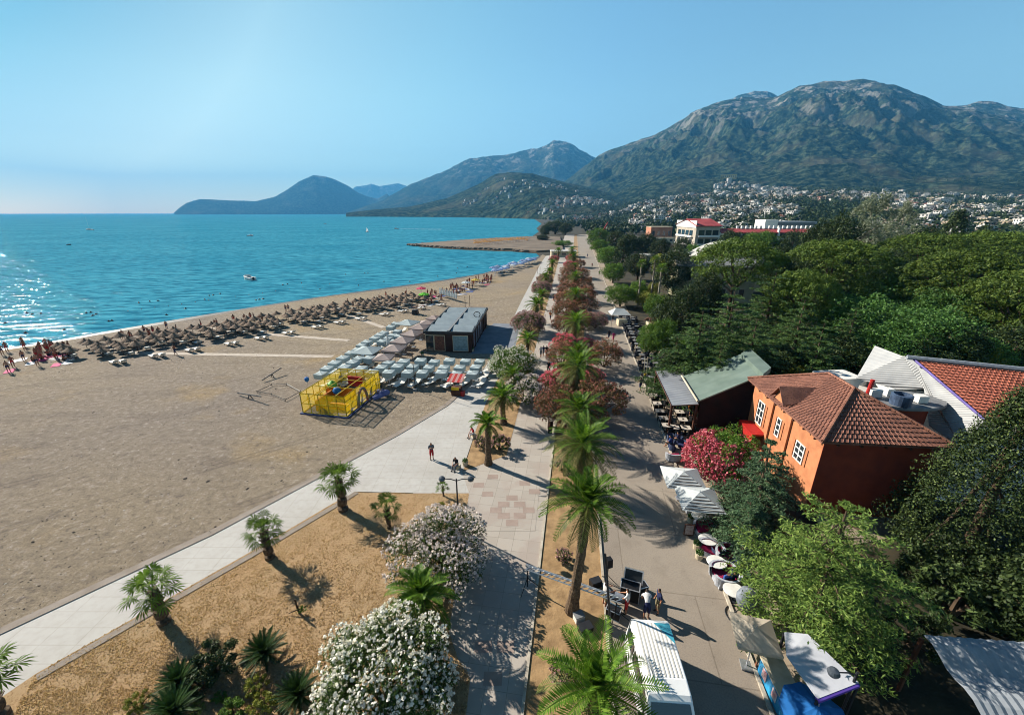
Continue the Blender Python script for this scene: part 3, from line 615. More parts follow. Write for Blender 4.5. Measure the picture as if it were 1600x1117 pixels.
def tree(name, kind, leaf, seed, R_=3, H=8, trunk=.3, bk=None, n=60, each=150, size=.25, aspect=.5, tz=.4):
    global rng; rng = np.random.default_rng(seed); random.seed(seed)
    root = thing(name, name.replace('_', ' '), 'tree'); mb = MB()
    if kind == 'round':
        ch = H * (1 - tz) / 2 * 1.02; c, r = blobs(n, R_ * .82, ch * .86, H - ch, .3, .30, False, .45)
        q = leaf_cloud(c, r, each, size, aspect, .35, .55)
        limbs(mb, (0, 0, 0), H * .62, trunk, c[::max(1, n // 9)])
    elif kind == 'pine':
        c = []; r = []
        for i in range(n):
            a = i * 2.39996; k = math.sqrt((i + .5) / n); k2 = k * (1 + .05 * rng.normal())
            c.append((R_ * .93 * k2 * math.cos(a), R_ * .93 * k2 * math.sin(a), H - .3 - H * .2 * k ** 2.3 - 1.0 * rng.random())); r.append((R_ * .082 * (.7 + .8 * rng.random()),) * 2 + (R_ * .07,))
        for i in range(n // 3):
            a = i * 2.39996 + 1; k = .35 + .65 * math.sqrt((i + .5) / (n / 3)); c.append((R_ * .88 * k * math.cos(a), R_ * .88 * k * math.sin(a), H - H * .24 - H * .12 * rng.random() - H * .1 * k)); r.append((R_ * .12,) * 2 + (R_ * .075,))
        q = leaf_cloud(c, r, each, size, aspect, .7, .9, .5)
        limbs(mb, (0, 0, 0), H * .62, trunk, [(p[0] * .8, p[1] * .8, p[2] - .3) for p in c[n // 5:n:max(1, n // 13)]])
    elif kind == 'cedar':
        qs = []; nl = max(8, int(H * 1.15))
        for l in range(nl):
            t = l / (nl - 1); z = H * (.10 + .88 * t); rl = R_ * (1 - t) ** (tz if tz > .41 else .75) * (.9 + .2 * rng.random()) + .25; nb = max(4, int(9 * (1 - t) + 4))
            for b_ in range(nb):
                a = b_ * 2 * math.pi / nb + l * 1.1 + .3 * rng.normal(); ln = rl * (.7 + .4 * rng.random()); ca, sa = math.cos(a), math.sin(a)
                mb.path([(0, 0, z), (ca * ln * .5, sa * ln * .5, z + .10 * ln), (ca * ln * .95, sa * ln * .95, z + .02 * ln)], [.05, .03, .01], 4)
                m_ = max(3, int(ln * 2.4)); c = []; r = []
                for k in range(m_):
                    f = (k + .8) / m_; off = .22 * ln * rng.normal() * .6
                    c.append((ca * ln * f - sa * off, sa * ln * f + ca * off, z + .12 * ln * math.sin(f * 2.2) - .04 * ln * f * f)); s_ = .16 * ln * (1.15 - .5 * f) + .16; r.append((s_, s_, s_ * .2))
                qs.append(leaf_cloud(c, r, each, size, aspect, .2, .25, .9, .2))
        q = np.concatenate(qs); mb.path([(0, 0, 0), (0, 0, H * .96)], [trunk, .03], 9)
    elif kind == 'column':
        c = []; r = []
        for i in range(n):
            t = ((i + .5) / n) ** .9; a = i * 2.39996; rr_ = R_ * (math.sin(math.pi * (.12 + .88 * t) ** .8) ** .6 if t < .97 else .2) * .82 * (1 - .14 * rng.random()); c.append((rr_ * math.cos(a), rr_ * math.sin(a), H * (.04 + .93 * t))); k = R_ * .21 * (.7 + .6 * rng.random()); r.append((k, k, k * 1.15))
        q = leaf_cloud(c, r, each, size, aspect, .45, .9, .15); limbs(mb, (0, 0, 0), H * .8, trunk, c[::max(1, n // 6)])
    elif kind == 'cone':
        c = []; r = []
        for i in range(n):
            t = ((i + .5) / n) ** 1.25; a = i * 2.39996; rr_ = R_ * (min(t / .16 + .45, 1) if t < .16 else (1 - (t - .16) / .86) ** .8) * (.92 - .2 * rng.random()); c.append((rr_ * math.cos(a), rr_ * math.sin(a), H * (.02 + .96 * t))); k = R_ * .15 * (.7 + .7 * rng.random()); r.append((k, k, k * 1.2))
        q = leaf_cloud(c, r, each, size, aspect, .5, .9, .2); limbs(mb, (0, 0, 0), H * .85, trunk, c[::max(1, n // 6)])
    elif kind == 'upright':
        c = []; r = []
        for i in range(n):
            t = rng.random(); a = i * 2.39996; rr_ = R_ * (.25 + .75 * math.sin(math.pi * (t * .9 + .06))) * math.sqrt(rng.random()); c.append((rr_ * math.cos(a), rr_ * math.sin(a), H * (.22 + .76 * t))); k = R_ * .24 * (.6 + .6 * rng.random()); r.append((k, k, k * 1.5))
        q = leaf_cloud(c, r, each, size, aspect, .25, .4); limbs(mb, (0, 0, 0), H * .8, trunk, c[::max(1, n // 14)])
    mb.build('trunk', bk or bark, root); quads('crown', q, leaf, root); return root
def oleander(seed, R_, H, leaf, flower, n=46, each=150, nfl=700, fsize=.12, lsize=.17, irregular=.35, name='oleander_bush'):
    global rng; rng = np.random.default_rng(seed); random.seed(seed)
    root = thing(name, name.replace('_', ' '), 'bush'); c, r = blobs(n, R_ * .8, H * .62, H * .42, .2, .25, True, irregular)
    k_ = [1 + .34 * noise.noise(Vector((p[0] / R_ * 1.6 + seed, p[1] / R_ * 1.6, p[2] / H))) for p in c]; c = [(p[0] * k, p[1] * k, p[2] * (.6 + .4 * k)) for p, k in zip(c, k_)]
    mb = MB()
    for p in c[::6]: mb.path([(p[0] * .06, p[1] * .06, 0), (p[0] * .4, p[1] * .4, p[2] * .55), p], [.06, .045, .015], 5)
    mb.build('stems', bark, root)
    quads('crown', leaf_cloud(c, r, each, lsize, .34, .3, .5, .2), leaf, root)
    if nfl:
        per = max(4, nfl // n); cc = np.array(c); rr_ = np.array(r); C = np.repeat(cc, per, 0); Q = np.repeat(rr_, per, 0); m_ = len(C)
        d = rng.normal(size=(m_, 3)) + np.array([0, 0, .5]) + C / np.array([R_, R_, H]) * 1.2; d /= np.linalg.norm(d, axis=1)[:, None]
        pos = C + d * Q * (1.0 + .12 * rng.random((m_, 1)))
        qs = leaf_cloud(pos, np.full((m_, 3), fsize * .55), 5, fsize * .75, .9, .4, .9, .3)
        quads('blossoms', qs, flower, root)
    return root
# ---- palms placed
lbl = lambda o, t, g=None: tag(o, t, None, g)
pA = date_palm(2.9, 26, 2.9, 11, -35, (.5, 1.25), .34, 4, .35)
p_ = P(928, 1074, 3.1); pA.location = (p_.x, p_.y, 0); pA['label'] = 'squat date palm with broad green fronds beside the white van'; pA['group'] = 'date palms along the boulevard'
pB = date_palm(6.7, 26, 2.55, 12, -25, (.35, 1.15), .30, 8, .35)
p_ = P(893, 955); pB.location = (p_.x, p_.y, 0); pB.rotation_euler = (R(-2), R(3.4), 0); pB['label'] = 'tall date palm rising past the aluminium truss, long bare trunk'; pB['group'] = 'date palms along the boulevard'
prC = Proto(date_palm(3.9, 26, 3.3, 13, -25, (.5, 1.15), .36, 22, 1.1)); prD = Proto(date_palm(3.6, 24, 2.9, 14, -25, (.45, 1.15), .34, 16, 1.0))
row = [((909, 676), 5.2, 1.0, 0, 'date palm with a thick skirt of dry fronds before the wicker sofas'),
       ((905, 622), 4.9, .95, 1, 'date palm rising out of the brown oleander thicket opposite the grey awning'),
       ((903, 562), 5.2, 1.05, 0, 'wide date palm between the hot-pink and the faded oleanders of the middle strip'),
       ((903, 528), 5.0, .8, 1, 'small dark date palm standing behind the wide one on the middle strip'),
       ((900, 492), 5.2, .95, 0, 'date palm between rust oleanders opposite the white canopy kiosk'),
       ((901, 450), 5.6, 1.05, 1, 'date palm with thick trunk amid the long rust-red hedge'),
       ((899, 425), 5.2, .9, 0, 'date palm at the far half of the rust-red hedge'),
       ((898, 408), 5.4, .9, 1, 'date palm near the end of the rust-red hedge, slim'),
       ((897, 396), 5.4, 1.0, 0, 'date palm where the rust-red hedge ends'),
       ((894, 385), 5.4, 1.0, 1, 'date palm past the end of the rust-red hedge')]
for (x, y), h, s_, k, t in row:
    p_ = P(x, y, h - .3); (prC, prD)[k].put((p_.x, p_.y, 0), random.random() * 6, s_, t, 'date palms along the boulevard')
prE = Proto(date_palm(3.75, 18, 1.75, 15, -20, (.5, 1.1), .30, 0, .4)); prF = Proto(date_palm(2.9, 22, 2.2, 16, -20, (.5, 1.15), .32, 6, .6))
row = [((763, 725), 655, 1.0, 0, 'date palm with thick grey trunk beside the person in red sitting on the kerb'),
       ((787, 662), 603, 1.0, 1, 'date palm in front of the white oleander by the red-roofed kiosk'),
       ((800, 620), 575, .9, 1, 'date palm half swallowed by the pale green oleander'),
       ((823, 560), 532, .95, 1, 'dark date palm between the mauve oleander and the pale green one'),
       ((838, 505), 478, 1.2, 1, 'date palm behind the mauve oleander by the beach bar yard'),
       ((846, 484), 462, 1.1, 1, 'date palm in front of the dusty pink side-strip bushes'),
       ((853, 452), 434, 1.1, 1, 'date palm behind the dusty pink side-strip bushes'),
       ((858, 442), 426, 1.1, 1, 'date palm of the pair rising over the far beach umbrellas'),
       ((862, 428), 413, 1.2, 1, 'date palm beyond the pair over the far beach umbrellas'),
       ((872, 404), 391, 1.2, 1, 'date palm by the low wall at the root of the stone jetty')]
for (x, y), yt, s_, k, t in row:
    p_ = P(x, y); (prE, prF)[k].put((p_.x, p_.y, 0), random.random() * 6, s_, t, 'date palms of the side strip')
pG = date_palm(2.3, 30, 2.1, 17, -60, (.7, 1.5), .30, 0, .0); p_ = P(660, 985); pG.location = (p_.x, p_.y, 0); pG['label'] = 'drooping bright green date palm in front of the blush-white oleander on the lawn'
prW = Proto(fan_palm(2.3, 21, .26, 34, .85, .58)); prW2 = Proto(fan_palm(1.7, 22, .12, 18, .75, .5))
for (x, y), k, s_, t in (((537, 797), 0, 1.15, 'bushy fan palm at the corner of the lawn by the promenade'), ((608, 825), 1, 1.0, 'thin young fan palm in the shadow of the corner fan palm'), ((422, 872), 0, .92, 'fan palm midway along the lawn edge, leaning over the promenade'), ((257, 972), 0, .98, 'fan palm with purple-grey hanging fans at the lawn edge'), ((2, 1120), 0, 1.05, 'fan palm cut by the picture edge at the end of the lawn'), ((693, 775), 1, .5, 'tiny fan palm beside the twin-globe street lamp')):
    p_ = P(x, y); (prW, prW2)[k].put((p_.x, p_.y, 0), random.random() * 6, s_, t, 'fan palms on the lawn')
cyc = Proto(cycad(31))
for (x, y), s_, t in (((415, 1030), .95, 'dark cycad standing alone on the dry lawn'), ((283, 1075), .85, 'cycad in the shadow bed below the hanging-fan palm'), ((275, 1122), .95, 'cycad at the bottom edge among yellow-green shrubs'), ((468, 1095), .9, 'cycad tucked against the white oleander')):
    p_ = P(x, y); cyc.put((p_.x, p_.y, 0), random.random() * 6, s_, t, 'cycads on the lawn')
# ---- oleanders
o = oleander(41, 3.6, 3.6, L_ole, F_white, 90, 210, 2600, .135, .19); p_ = P(600, 1062, 1.8); o.location = (p_.x, p_.y, 0); lbl(o, 'huge white oleander in full bloom at the bottom of the lawn')
o = oleander(42, 3.5, 3.1, L_ole, F_blush, 80, 130, 2100, .15, .18, .55); p_ = P(688, 852, 1.6); o.location = (p_.x, p_.y, 0); lbl(o, 'large blush-white oleander behind the drooping date palm')
o = oleander(43, 3.9, 3.1, L_bri, F_white, 70, 190, 1000, .15, .22); p_ = P(800, 566, 1.6); o.location = (p_.x, p_.y, 0); lbl(o, 'pale green oleander flecked white beside the beach parasols')
prO = Proto(oleander(44, 2.8, 2.7, L_ole, F_blush, 56, 150, 1400, .15, .2)); p_ = P(820, 612, 1.2); prO.put((p_.x, p_.y, 0), 0, 1, 'cream-white oleander next to the pale green one')
prM = Proto(oleander(45, 3.7, 3.3, L_ole, F_rose, 70, 130, 2200, .17, .2)); p_ = P(827, 507, 1.5); prM.put((p_.x, p_.y, 0), 0, 1, 'big mauve-grey oleander between the beach bar and the walkway')
prR = Proto(oleander(46, 2.7, 3.0, L_rust, F_rust, 40, 150, 420, .14, .19)); prK = Proto(oleander(47, 2.5, 2.8, L_ole, F_pink, 40, 110, 900, .15, .18)); prS = Proto(oleander(48, 1.0, 1.2, L_ole, F_rose, 22, 90, 260, .1, .14))
for (x, y), pr, s_, t in (((846, 455), prM, .9, 'dusty pink bush beside the promenade by the volleyball posts'), ((851, 440), prM, .8, 'smaller dusty pink bush behind the volleyball posts'), ((866, 406), prK, 1.0, 'pink bush near the root of the jetty'), ((780, 683), prS, 1.15, 'peach-flowered bush at the foot of the grey-trunked date palm'), ((752, 685), prS, .8, 'small peach bush by the person in red'),
        ((873, 640), prR, 1.1, 'rust-brown oleander at the near end of the hedge, walkway side'), ((936, 632), prR, 1.25, 'rust-brown oleander at the near end of the hedge, road side'), ((905, 648), prR, 1.0, 'low olive-brown oleander under the skirted date palm'), ((872, 604), prK, 1.15, 'hot-pink oleander beside the walkway'), ((920, 596), prK, .9, 'deep pink oleander behind the hot-pink one'), ((885, 612), prR, .9, 'rust oleander between the two pink ones'), ((944, 560), prR, 1.1, 'faded rose-brown oleander overhanging the road'), ((878, 560), prR, 1.0, 'red-brown oleander opposite the three strollers'), ((882, 540), prK, 1.0, 'salmon-pink oleander opposite the strollers'), ((915, 540), prK, .7, 'small salmon oleander by the dark small palm'), ((930, 506), prM, .75, 'brown-mauve oleander bulging onto the road'), ((885, 512), prR, 1.15, 'rust oleander opposite the mauve-grey one'), ((912, 505), prR, 1.0, 'rust oleander behind the brown-mauve one'),
        ((884, 490), prR, 1.2, 'rust-red hedge bush behind the kiosk palm'), ((912, 482), prR, 1.2, 'rust-orange hedge bush, road side of the kiosk palm'), ((885, 472), prR, 1.25, 'rust-red hedge bush in mid hedge, walkway side'), ((914, 464), prR, 1.2, 'rust-orange hedge bush in mid hedge, road side'), ((886, 456), prR, 1.25, 'rust-red hedge bush before the thick-trunked palm'), ((913, 447), prR, 1.2, 'rust-brown hedge bush behind the thick-trunked palm'), ((888, 440), prR, 1.25, 'rust-red hedge bush past the thick-trunked palm'), ((888, 427), prR, 1.2, 'rust-red hedge bush in the far half of the hedge'), ((909, 430), prR, 1.1, 'dark rust hedge bush on the road side of the far half'), ((890, 416), prK, 1.1, 'pinkish bush near the hedge end'), ((906, 414), prR, 1.0, 'dull brown bush near the hedge end'), ((891, 405), prK, 1.0, 'pink bush closing the hedge'),
        ((881, 862), prS, .62, 'little pink shrub beside the tall bare trunk'), ((879, 1040), prS, .75, 'little pink shrub next to the squat date palm'), ((878, 722), prS, .7, 'little pink shrub below the skirted date palm'), ((893, 1140), prS, .6, 'pink shrub at the bottom edge of the palm strip')):
    p_ = P(x, y, 1.1 * s_); pr.put((p_.x, p_.y, 0), random.random() * 6, s_, t, 'oleanders along the boulevard')
# ---- low shrubs at the bottom of the lawn
prB = Proto(oleander(51, .8, .9, L_yel, None, 16, 140, 0, .1, .1, name='low_shrub')); prB2 = Proto(oleander(52, .9, 1.0, L_dark, None, 16, 160, 0, .1, .12, name='low_shrub')); prB3 = Proto(oleander(53, .8, .6, L_bri, None, 14, 160, 0, .1, .1, name='low_shrub'))
for (x, y), pr, s_, t in (((340, 1050), prB2, 1.3, 'dark bush in the shadow of the hanging-fan palm'), ((320, 1075), prB2, .9, 'smaller dark bush next to the shadowed one'), ((400, 1082), prB, .8, 'yellow-green shrub behind the lone cycad'), ((415, 1112), prB, .9, 'olive shrub in front of the tucked cycad'), ((345, 1092), prB3, .5, 'tiny silver-green cushion plant among the dark bushes'), ((215, 1108), prB, .75, 'yellow-green shrub at the bottom edge by the cycads'), ((365, 1122), prB3, 1.0, 'bright green ground plant at the bottom edge'), ((665, 962), prB3, .9, 'green undergrowth at the foot of the drooping date palm'), ((690, 795), prB, .6, 'olive shrub at the foot of the tiny fan palm'), ((310, 1110), prB, .5, 'small ochre shrub between two cycads')):
    p_ = P(x, y); pr.put((p_.x, p_.y, 0), random.random() * 6, s_, t, 'shrubs on the lawn')
# ---- the wood beyond the road
pine = Proto(tree('umbrella_pine', 'pine', L_pine, 61, 8, 15, .42, None, 190, 110, .32, .4)); pine2 = Proto(tree('umbrella_pine', 'pine', L_pine, 62, 8, 15, .42, None, 210, 110, .32, .4))
ced = Proto(tree('cedar_tree', 'cedar', L_cedar, 63, 4.6, 12, .28, None, each=34, size=.30, aspect=.3)); ced2 = Proto(tree('cedar_tree', 'cedar', L_cedar, 64, 5.2, 11, .28, None, each=34, size=.30, aspect=.3))
dec = Proto(tree('leafy_tree', 'round', L_dec, 65, 5, 11, .3, None, 90, 190, .27, .55, .08)); bri = Proto(tree('leafy_tree', 'round', L_bri, 66, 3.5, 7, .2, None, 60, 170, .22, .55, .08)); dark = Proto(tree('evergreen_oak', 'round', L_dark, 67, 4, 10, .3, None, 80, 190, .24, .55, .06))
pop = Proto(tree('silver_poplar', 'upright', L_sil, 68, 4, 17, .3, pale_bark, 70, 110, .3, .6)); cone = Proto(tree('dark_conifer', 'column', L_dark, 69, 2.6, 12, .25, None, 80, 130, .26, .5)); yel = Proto(tree('yellow_green_tree', 'round', L_yel, 70, 3, 7, .2, None, 54, 150, .24, .5, .1))
wash = Proto(fan_palm(9.5, 71, .2, 30, .9, .7))
for ch in wash.o.children:
    if ch.name.startswith('trunk'): ch.data.materials[0] = pale_bark
NAT = {id(pine): (8, 15), id(pine2): (8, 15), id(ced): (4.6, 12), id(ced2): (5.2, 11), id(dec): (5, 11), id(bri): (3.5, 7), id(dark): (4, 10), id(pop): (4, 17), id(cone): (2.6, 12), id(yel): (3, 7)}
WOOD = [  # proto, photo x, photo row of the top, height m, photo width, label
 (pine, 1160, 371, 16, 142, 'umbrella pine with bare forking limbs in front of the pale villa'), (pine2, 1315, 373, 16, 165, 'broad umbrella pine between the villa pine and the silver poplar'), (pine, 1460, 363, 16.5, 150, 'umbrella pine behind the leafy tree, below the silver poplar'), (pine2, 1560, 360, 16.5, 170, 'umbrella pine along the skyline at the picture edge'), (pine2, 1535, 388, 15.5, 190, 'low umbrella pine in front of the skyline one'), (pine, 1262, 420, 13, 110, 'small umbrella pine under the broad one'), (pine, 1640, 420, 14, 190, 'umbrella pine running out of the picture edge'),
 (dec, 1425, 420, 12, 175, 'large mid-green leafy tree below the umbrella pines'), (dec, 1350, 452, 11, 150, 'leafy tree beside the big mid-green one'), (dec, 1465, 470, 11, 150, 'leafy tree behind the white corrugated roof'), (dec, 1395, 500, 9, 130, 'shaded leafy tree just behind the white gable'),
 (ced, 1215, 420, 13, 150, 'tall layered cedar below the villa pine'), (ced2, 1150, 448, 12, 170, 'wide cedar in front of the villa'), (ced, 1100, 480, 10.5, 150, 'cedar between the villa and the green roof'), (ced2, 1185, 492, 10, 165, 'cedar behind the green-roofed restaurant'), (ced, 1260, 462, 11, 130, 'cedar beside the tall layered one'), (ced2, 1130, 530, 8, 110, 'low cedar just behind the green roof'), (ced, 1290, 500, 9.5, 120, 'shaded cedar behind the yellow hedge'), (ced2, 1060, 520, 7.5, 100, 'young cedar over the cafe tables'),
 (dark, 1062, 385, 12.5, 84, 'dark evergreen oak beside the white-trunked fan palms'), (dark, 1075, 440, 10.5, 90, 'dark evergreen oak shading the villa side'), (dark, 1325, 325, 17.5, 80, 'dark bushy tree beneath the town, beside the poplar'), (dark, 1285, 338, 17, 70, 'dark bushy tree behind the broad pine'), (dark, 1225, 372, 15, 60, 'dark tree between the villa pine and the broad pine'), (dark, 1250, 395, 14, 60, 'dark tree in the gap under the broad pine'), (cone, 1502, 327, 18, 46, 'dark pointed conifer against the town'), (dark, 1455, 345, 17, 60, 'dark tree between the poplar and the conifer'), (dark, 1400, 380, 15, 75, 'dark tree at the foot of the poplar'), (dark, 1550, 348, 17, 70, 'dark tree beside the pointed conifer'), (dark, 1510, 500, 9.5, 110, 'shadowy evergreen in the gap before the yellow-green tree'), (dark, 1590, 500, 9, 110, 'shadowy evergreen behind the tiled roof'),
 (pop, 1372, 307, 19.5, 75, 'silvery poplar standing above the pines'), (pop, 1420, 318, 19, 50, 'smaller silvery poplar beside the tall one'), (yel, 1565, 462, 9.5, 105, 'yellow-green tree above the tiled roof'), (yel, 1555, 540, 7, 50, 'small yellow-green tree touching the tiled roof'), (yel, 1250, 567, 4.6, 90, 'clipped yellow hedge bush behind the orange house'),
 (bri, 1040, 493, 6.5, 62, 'round green tree beside the kiosk canopy, over the cafe'), (bri, 1020, 500, 5.5, 50, 'small round tree at the cafe edge'), (bri, 972, 441, 5.5, 60, 'glossy green tree leaning over the far kerb'), (bri, 1000, 435, 6, 40, 'bright shrubby tree behind the glossy one'), (yel, 1000, 441, 4, 34, 'clipped round yellow-green bush by the fan palms'), (yel, 1022, 440, 4, 22, 'second clipped round bush by the fan palms'), (yel, 1015, 455, 4, 46, 'yellow-green shrub under the dark evergreen oak'), (bri, 1052, 573, 3.5, 50, 'light green shrub at the corner of the grey awning'), (bri, 1085, 520, 6.5, 70, 'green tree behind the young cedar'), (bri, 960, 408, 6.5, 46, 'green tree along the far kerb past the glossy one'), (bri, 953, 382, 8.5, 50, 'lime green tree lining the road further on'), (bri, 938, 372, 8, 36, 'lime green tree lining the road near its end'), (bri, 936, 353, 13, 44, 'tall pale green tree at the end of the boulevard'), (cone, 975, 372, 11.5, 32, 'dark cypress among the lime green trees'), (dark, 1000, 392, 9, 50, 'dark tree behind the cypress'), (dark, 985, 362, 12, 40, 'dark tree behind the tall pale green one'), (dark, 1012, 362, 12, 44, 'dark tree before the pink flat building'), (dark, 1035, 370, 11, 40, 'dark tree beside the hotel garden wall'), (dark, 965, 358, 12, 36, 'dark tree by the red crane'), (bri, 1085, 378, 10, 40, 'grey-green tree in front of the hotel balconies'), (yel, 1040, 395, 9, 50, 'feathery green tree below the hotel'), (dark, 1100, 395, 9.5, 50, 'dark tree in the hotel garden'), (bri, 1118, 352, 14, 38, 'loose green tree hiding the hotel front'), (bri, 1180, 358, 13.5, 60, 'green tree before the long hotel wing'),
 (dark, 868, 343, 14, 38, 'dark pine clump at the shore end of the boulevard'), (dark, 884, 347, 12, 26, 'dark tree beside the shore pine clump'), (dark, 848, 366, 5, 24, 'dark tree at the root of the jetty'), (bri, 880, 375, 4, 40, 'low green trees by the shore huts'), (dark, 852, 350, 11, 20, 'dark tree on the point by the water'),
 (dark, 1145, 355, 15, 46, 'dark tree in front of the hotel wing start'), (bri, 1200, 356, 14, 50, 'pale green tree before the middle of the hotel wing'), (dark, 1245, 356, 14, 50, 'dark tree before the end of the hotel wing'), (dark, 1280, 353, 14, 50, 'dark tree in front of the theatre block'), (dark, 1068, 368, 12, 40, 'dark tree at the corner of the hotel front'), (dark, 1330, 520, 7.5, 120, 'shadowy evergreen between the cedars and the white gable'), (dark, 1230, 535, 6.5, 90, 'shadowy evergreen behind the green roof ridge'), (dark, 1450, 520, 8, 120, 'shadowy evergreen over the white corrugated roof'), (dec, 1500, 440, 11.5, 130, 'leafy tree between the low umbrella pine and the yellow-green tree'), (dec, 1590, 430, 12, 120, 'leafy tree at the picture edge above the tiled roof'), (ced, 1340, 480, 10, 120, 'cedar between the leafy trees'), (dec, 1545, 520, 8, 110, 'leafy tree right behind the tiled roof parapet'), (dark, 1110, 420, 11, 70, 'dark oak in front of the villa corner'), (bri, 1030, 455, 6, 50, 'bright bush at the foot of the dark oak'), (dark, 1045, 470, 7, 60, 'low dark oak by the cafe trees'),
]
for pr, x, yt, h, wpx, t in WOOD:
    dz = -ST + (558.5 - yt) / F * CT
    if x > 1170 and yt < 372:                         # crowns near the skyline: fixed range, height follows
        t_ = {307: 105, 318: 110, 325: 92, 338: 96, 372: 80, 327: 112, 356: 165, 353: 165, 345: 104, 348: 108, 358: 150}.get(yt, 84 if yt > 358 else 100); h = CAMH + dz * t_
    p_ = P(x, yt, h); nr, nh = NAT[id(pr)]
    k = wpx * MPP(p_) / 2 / nr; pr.put((p_.x, p_.y, 0), random.random() * 6, (k, k, h / nh), t)
for x, yt, t in ((1003, 405, 'tall pale-trunked fan palm behind the clipped bushes'), (1024, 398, 'tallest of the pale-trunked fan palms'), (1034, 412, 'pale-trunked fan palm touching the dark oak')):
    p_ = P(x, yt + 8, 9.5); wash.put((p_.x, p_.y, 0), random.random() * 6, 1, t, 'white-trunked fan palms')
o = oleander(81, 3.0, 3.9, L_bri, None, 60, 170, 0, .14, .2, name='pink_oleander_tree')
b_ = [c for c in o.children if c.name.startswith('crown')][0]
cc = []
for i in range(1500):
    a = rng.uniform(1.9, 4.7) if rng.random() < .85 else rng.uniform(0, 6.28); e = rng.uniform(-.1, 1.2); k = rng.uniform(.9, 1.05); cc.append((3.0 * k * math.cos(e) * math.cos(a), 3.0 * k * math.cos(e) * math.sin(a), 1.4 + 2.5 * k * math.sin(e)))
quads('blossoms', leaf_cloud(cc, np.full((1500, 3), .1), 5, .14, .9, .4, .9, .3), F_pink, o)
p_ = P(1133, 710, 2.2); o.location = (p_.x, p_.y, 0); lbl(o, 'green oleander tree with a flank of pink blossom over the white parasols'); o['category'] = 'tree'
t_ = tree('cedar_tree', 'cedar', L_blue, 82, 2.9, 7, .2, None, each=44, size=.24, aspect=.26); p_ = P(1205, 692, 6.8); t_.location = (p_.x, p_.y, 0); lbl(t_, 'blue-green cedar in front of the orange house')
t_ = tree('cedar_tree', 'cedar', L_ylw, 83, 3.9, 8.1, .22, None, each=60, size=.22, aspect=.24, tz=.46); p_ = P(1325, 792, 7.9); t_.location = (p_.x, p_.y, 0); lbl(t_, 'lime-green cedar with drooping sprays over the white awning')
t_ = tree('cedar_tree', 'cedar', L_blue, 84, 1.7, 4.2, .15, None, each=44, size=.2, aspect=.26); p_ = P(1172, 790, 3.6); t_.location = (p_.x, p_.y, 0); lbl(t_, 'small blue-green cedar shading the wicker sofas')
t_ = tree('cypress_tree', 'cone', L_cyp, 85, 4.15, 11.5, .3, None, 230, 260, .125, .6); p_ = P(1622, 614, 11.3); t_.location = (p_.x, p_.y, 0); lbl(t_, 'massive dark flecked cypress beside the orange house')
t_ = tree('cypress_tree', 'column', L_dark, 86, 2.6, 6.5, .25, None, 90, 160, .2, .6); p_ = P(1720, 880, 5.5); t_.location = (p_.x, p_.y, 0); lbl(t_, 'dark shaded evergreen behind the striped tent roof')
for (x, y), s_, t in (((1455, 905), 2.2, 'dark bush added for the shade in the gap beside the lime cedar'), ((1490, 945), 2.4, 'dark bush added for the shade above the striped tent corner'), ((1530, 905), 2.6, 'dark bush added for the shade at the foot of the massive cypress'), ((1570, 950), 2.2, 'dark bush added for the shade behind the striped tent edge'), ((1425, 985), 1.8, 'dark bush added for the shade between the lime cedar and the striped tent'), ((1460, 850), 1.8, 'dark bush added for the shade at the back of the yard')):  # dark bushes added to stand in for the shade under the cypress
    p_ = P(x, y, .8); prB2.put((p_.x, p_.y, 0), random.random() * 6, s_, t, 'bushes added for the shade behind the cedar')
# broken young trunk on the lawn
mb = MB(); mb.path([(0, 0, 0), (-.05, 0, .5), (-.12, .05, .95)], [.06, .05, .035], 7).path([(-.02, 0, .3), (-.5, -.1, .12)], [.04, .02], 6).path([(-.02, 0, .3), (.35, -.1, .45)], [.03, .012], 5)
s_o = thing('tree_stump', 'broken sapling stump lying crooked in the middle of the dry lawn', 'stump', P(468, 958)); mb.build('trunk', bark, s_o)
rng = np.random.default_rng(5); quads('leaves', leaf_cloud([(.3, -.1, .42), (.1, 0, .3)], [(.18,) * 3, (.15,) * 3], 40, .14, .4), L_bri, s_o)
# ---- far wood on the plain below the town: nobody could count it
rng = np.random.default_rng(91); random.seed(91); c = []; r = []
def plain_z(x, y): return max(height(x, y), 0) if math.hypot(x, y) > 425 else 0
for i in range(2600):
    a = random.uniform(R(3), R(57)); rad_ = 130 * (12 ** random.random()) if a > .35 else 210 * (7 ** random.random()); x, y = rad_ * math.sin(a), rad_ * math.cos(a)
    if x < KERB(min(y, 420)) + 12: continue
    if noise.noise(Vector((x / 170, y / 170, 4))) < -.12 and rad_ > 320: continue
    if abs(a - .33) < .2 and 140 < rad_ < 330: continue
    k = random.uniform(2.0, 4.6) * (1 + rad_ / 2500); zz = plain_z(x, y); c.append((x, y, zz + k * 1.0)); r.append((k, k, k * random.uniform(.9, 1.5)))
for i in range(3200):                                  # gardens and groves between the houses
    a = random.uniform(R(-5), R(57)); rad_ = 420 * (5.6 ** random.random()); x, y = rad_ * math.sin(a), rad_ * math.cos(a); zz = height(x, y)
    if zz < .5: continue
    k = random.uniform(2.5, 5.5) * (1 + rad_ / 2600); c.append((x, y, zz + k * .8)); r.append((k, k, k * random.uniform(.7, 1.2)))
cq = leaf_cloud(c, r, 40, 2.6, .8, .5, .9, .2)
o = quads('far_wood_foliage', cq, L_dark); tag(o, 'dark green wood spread across the plain below the town', None, None, 'stuff')
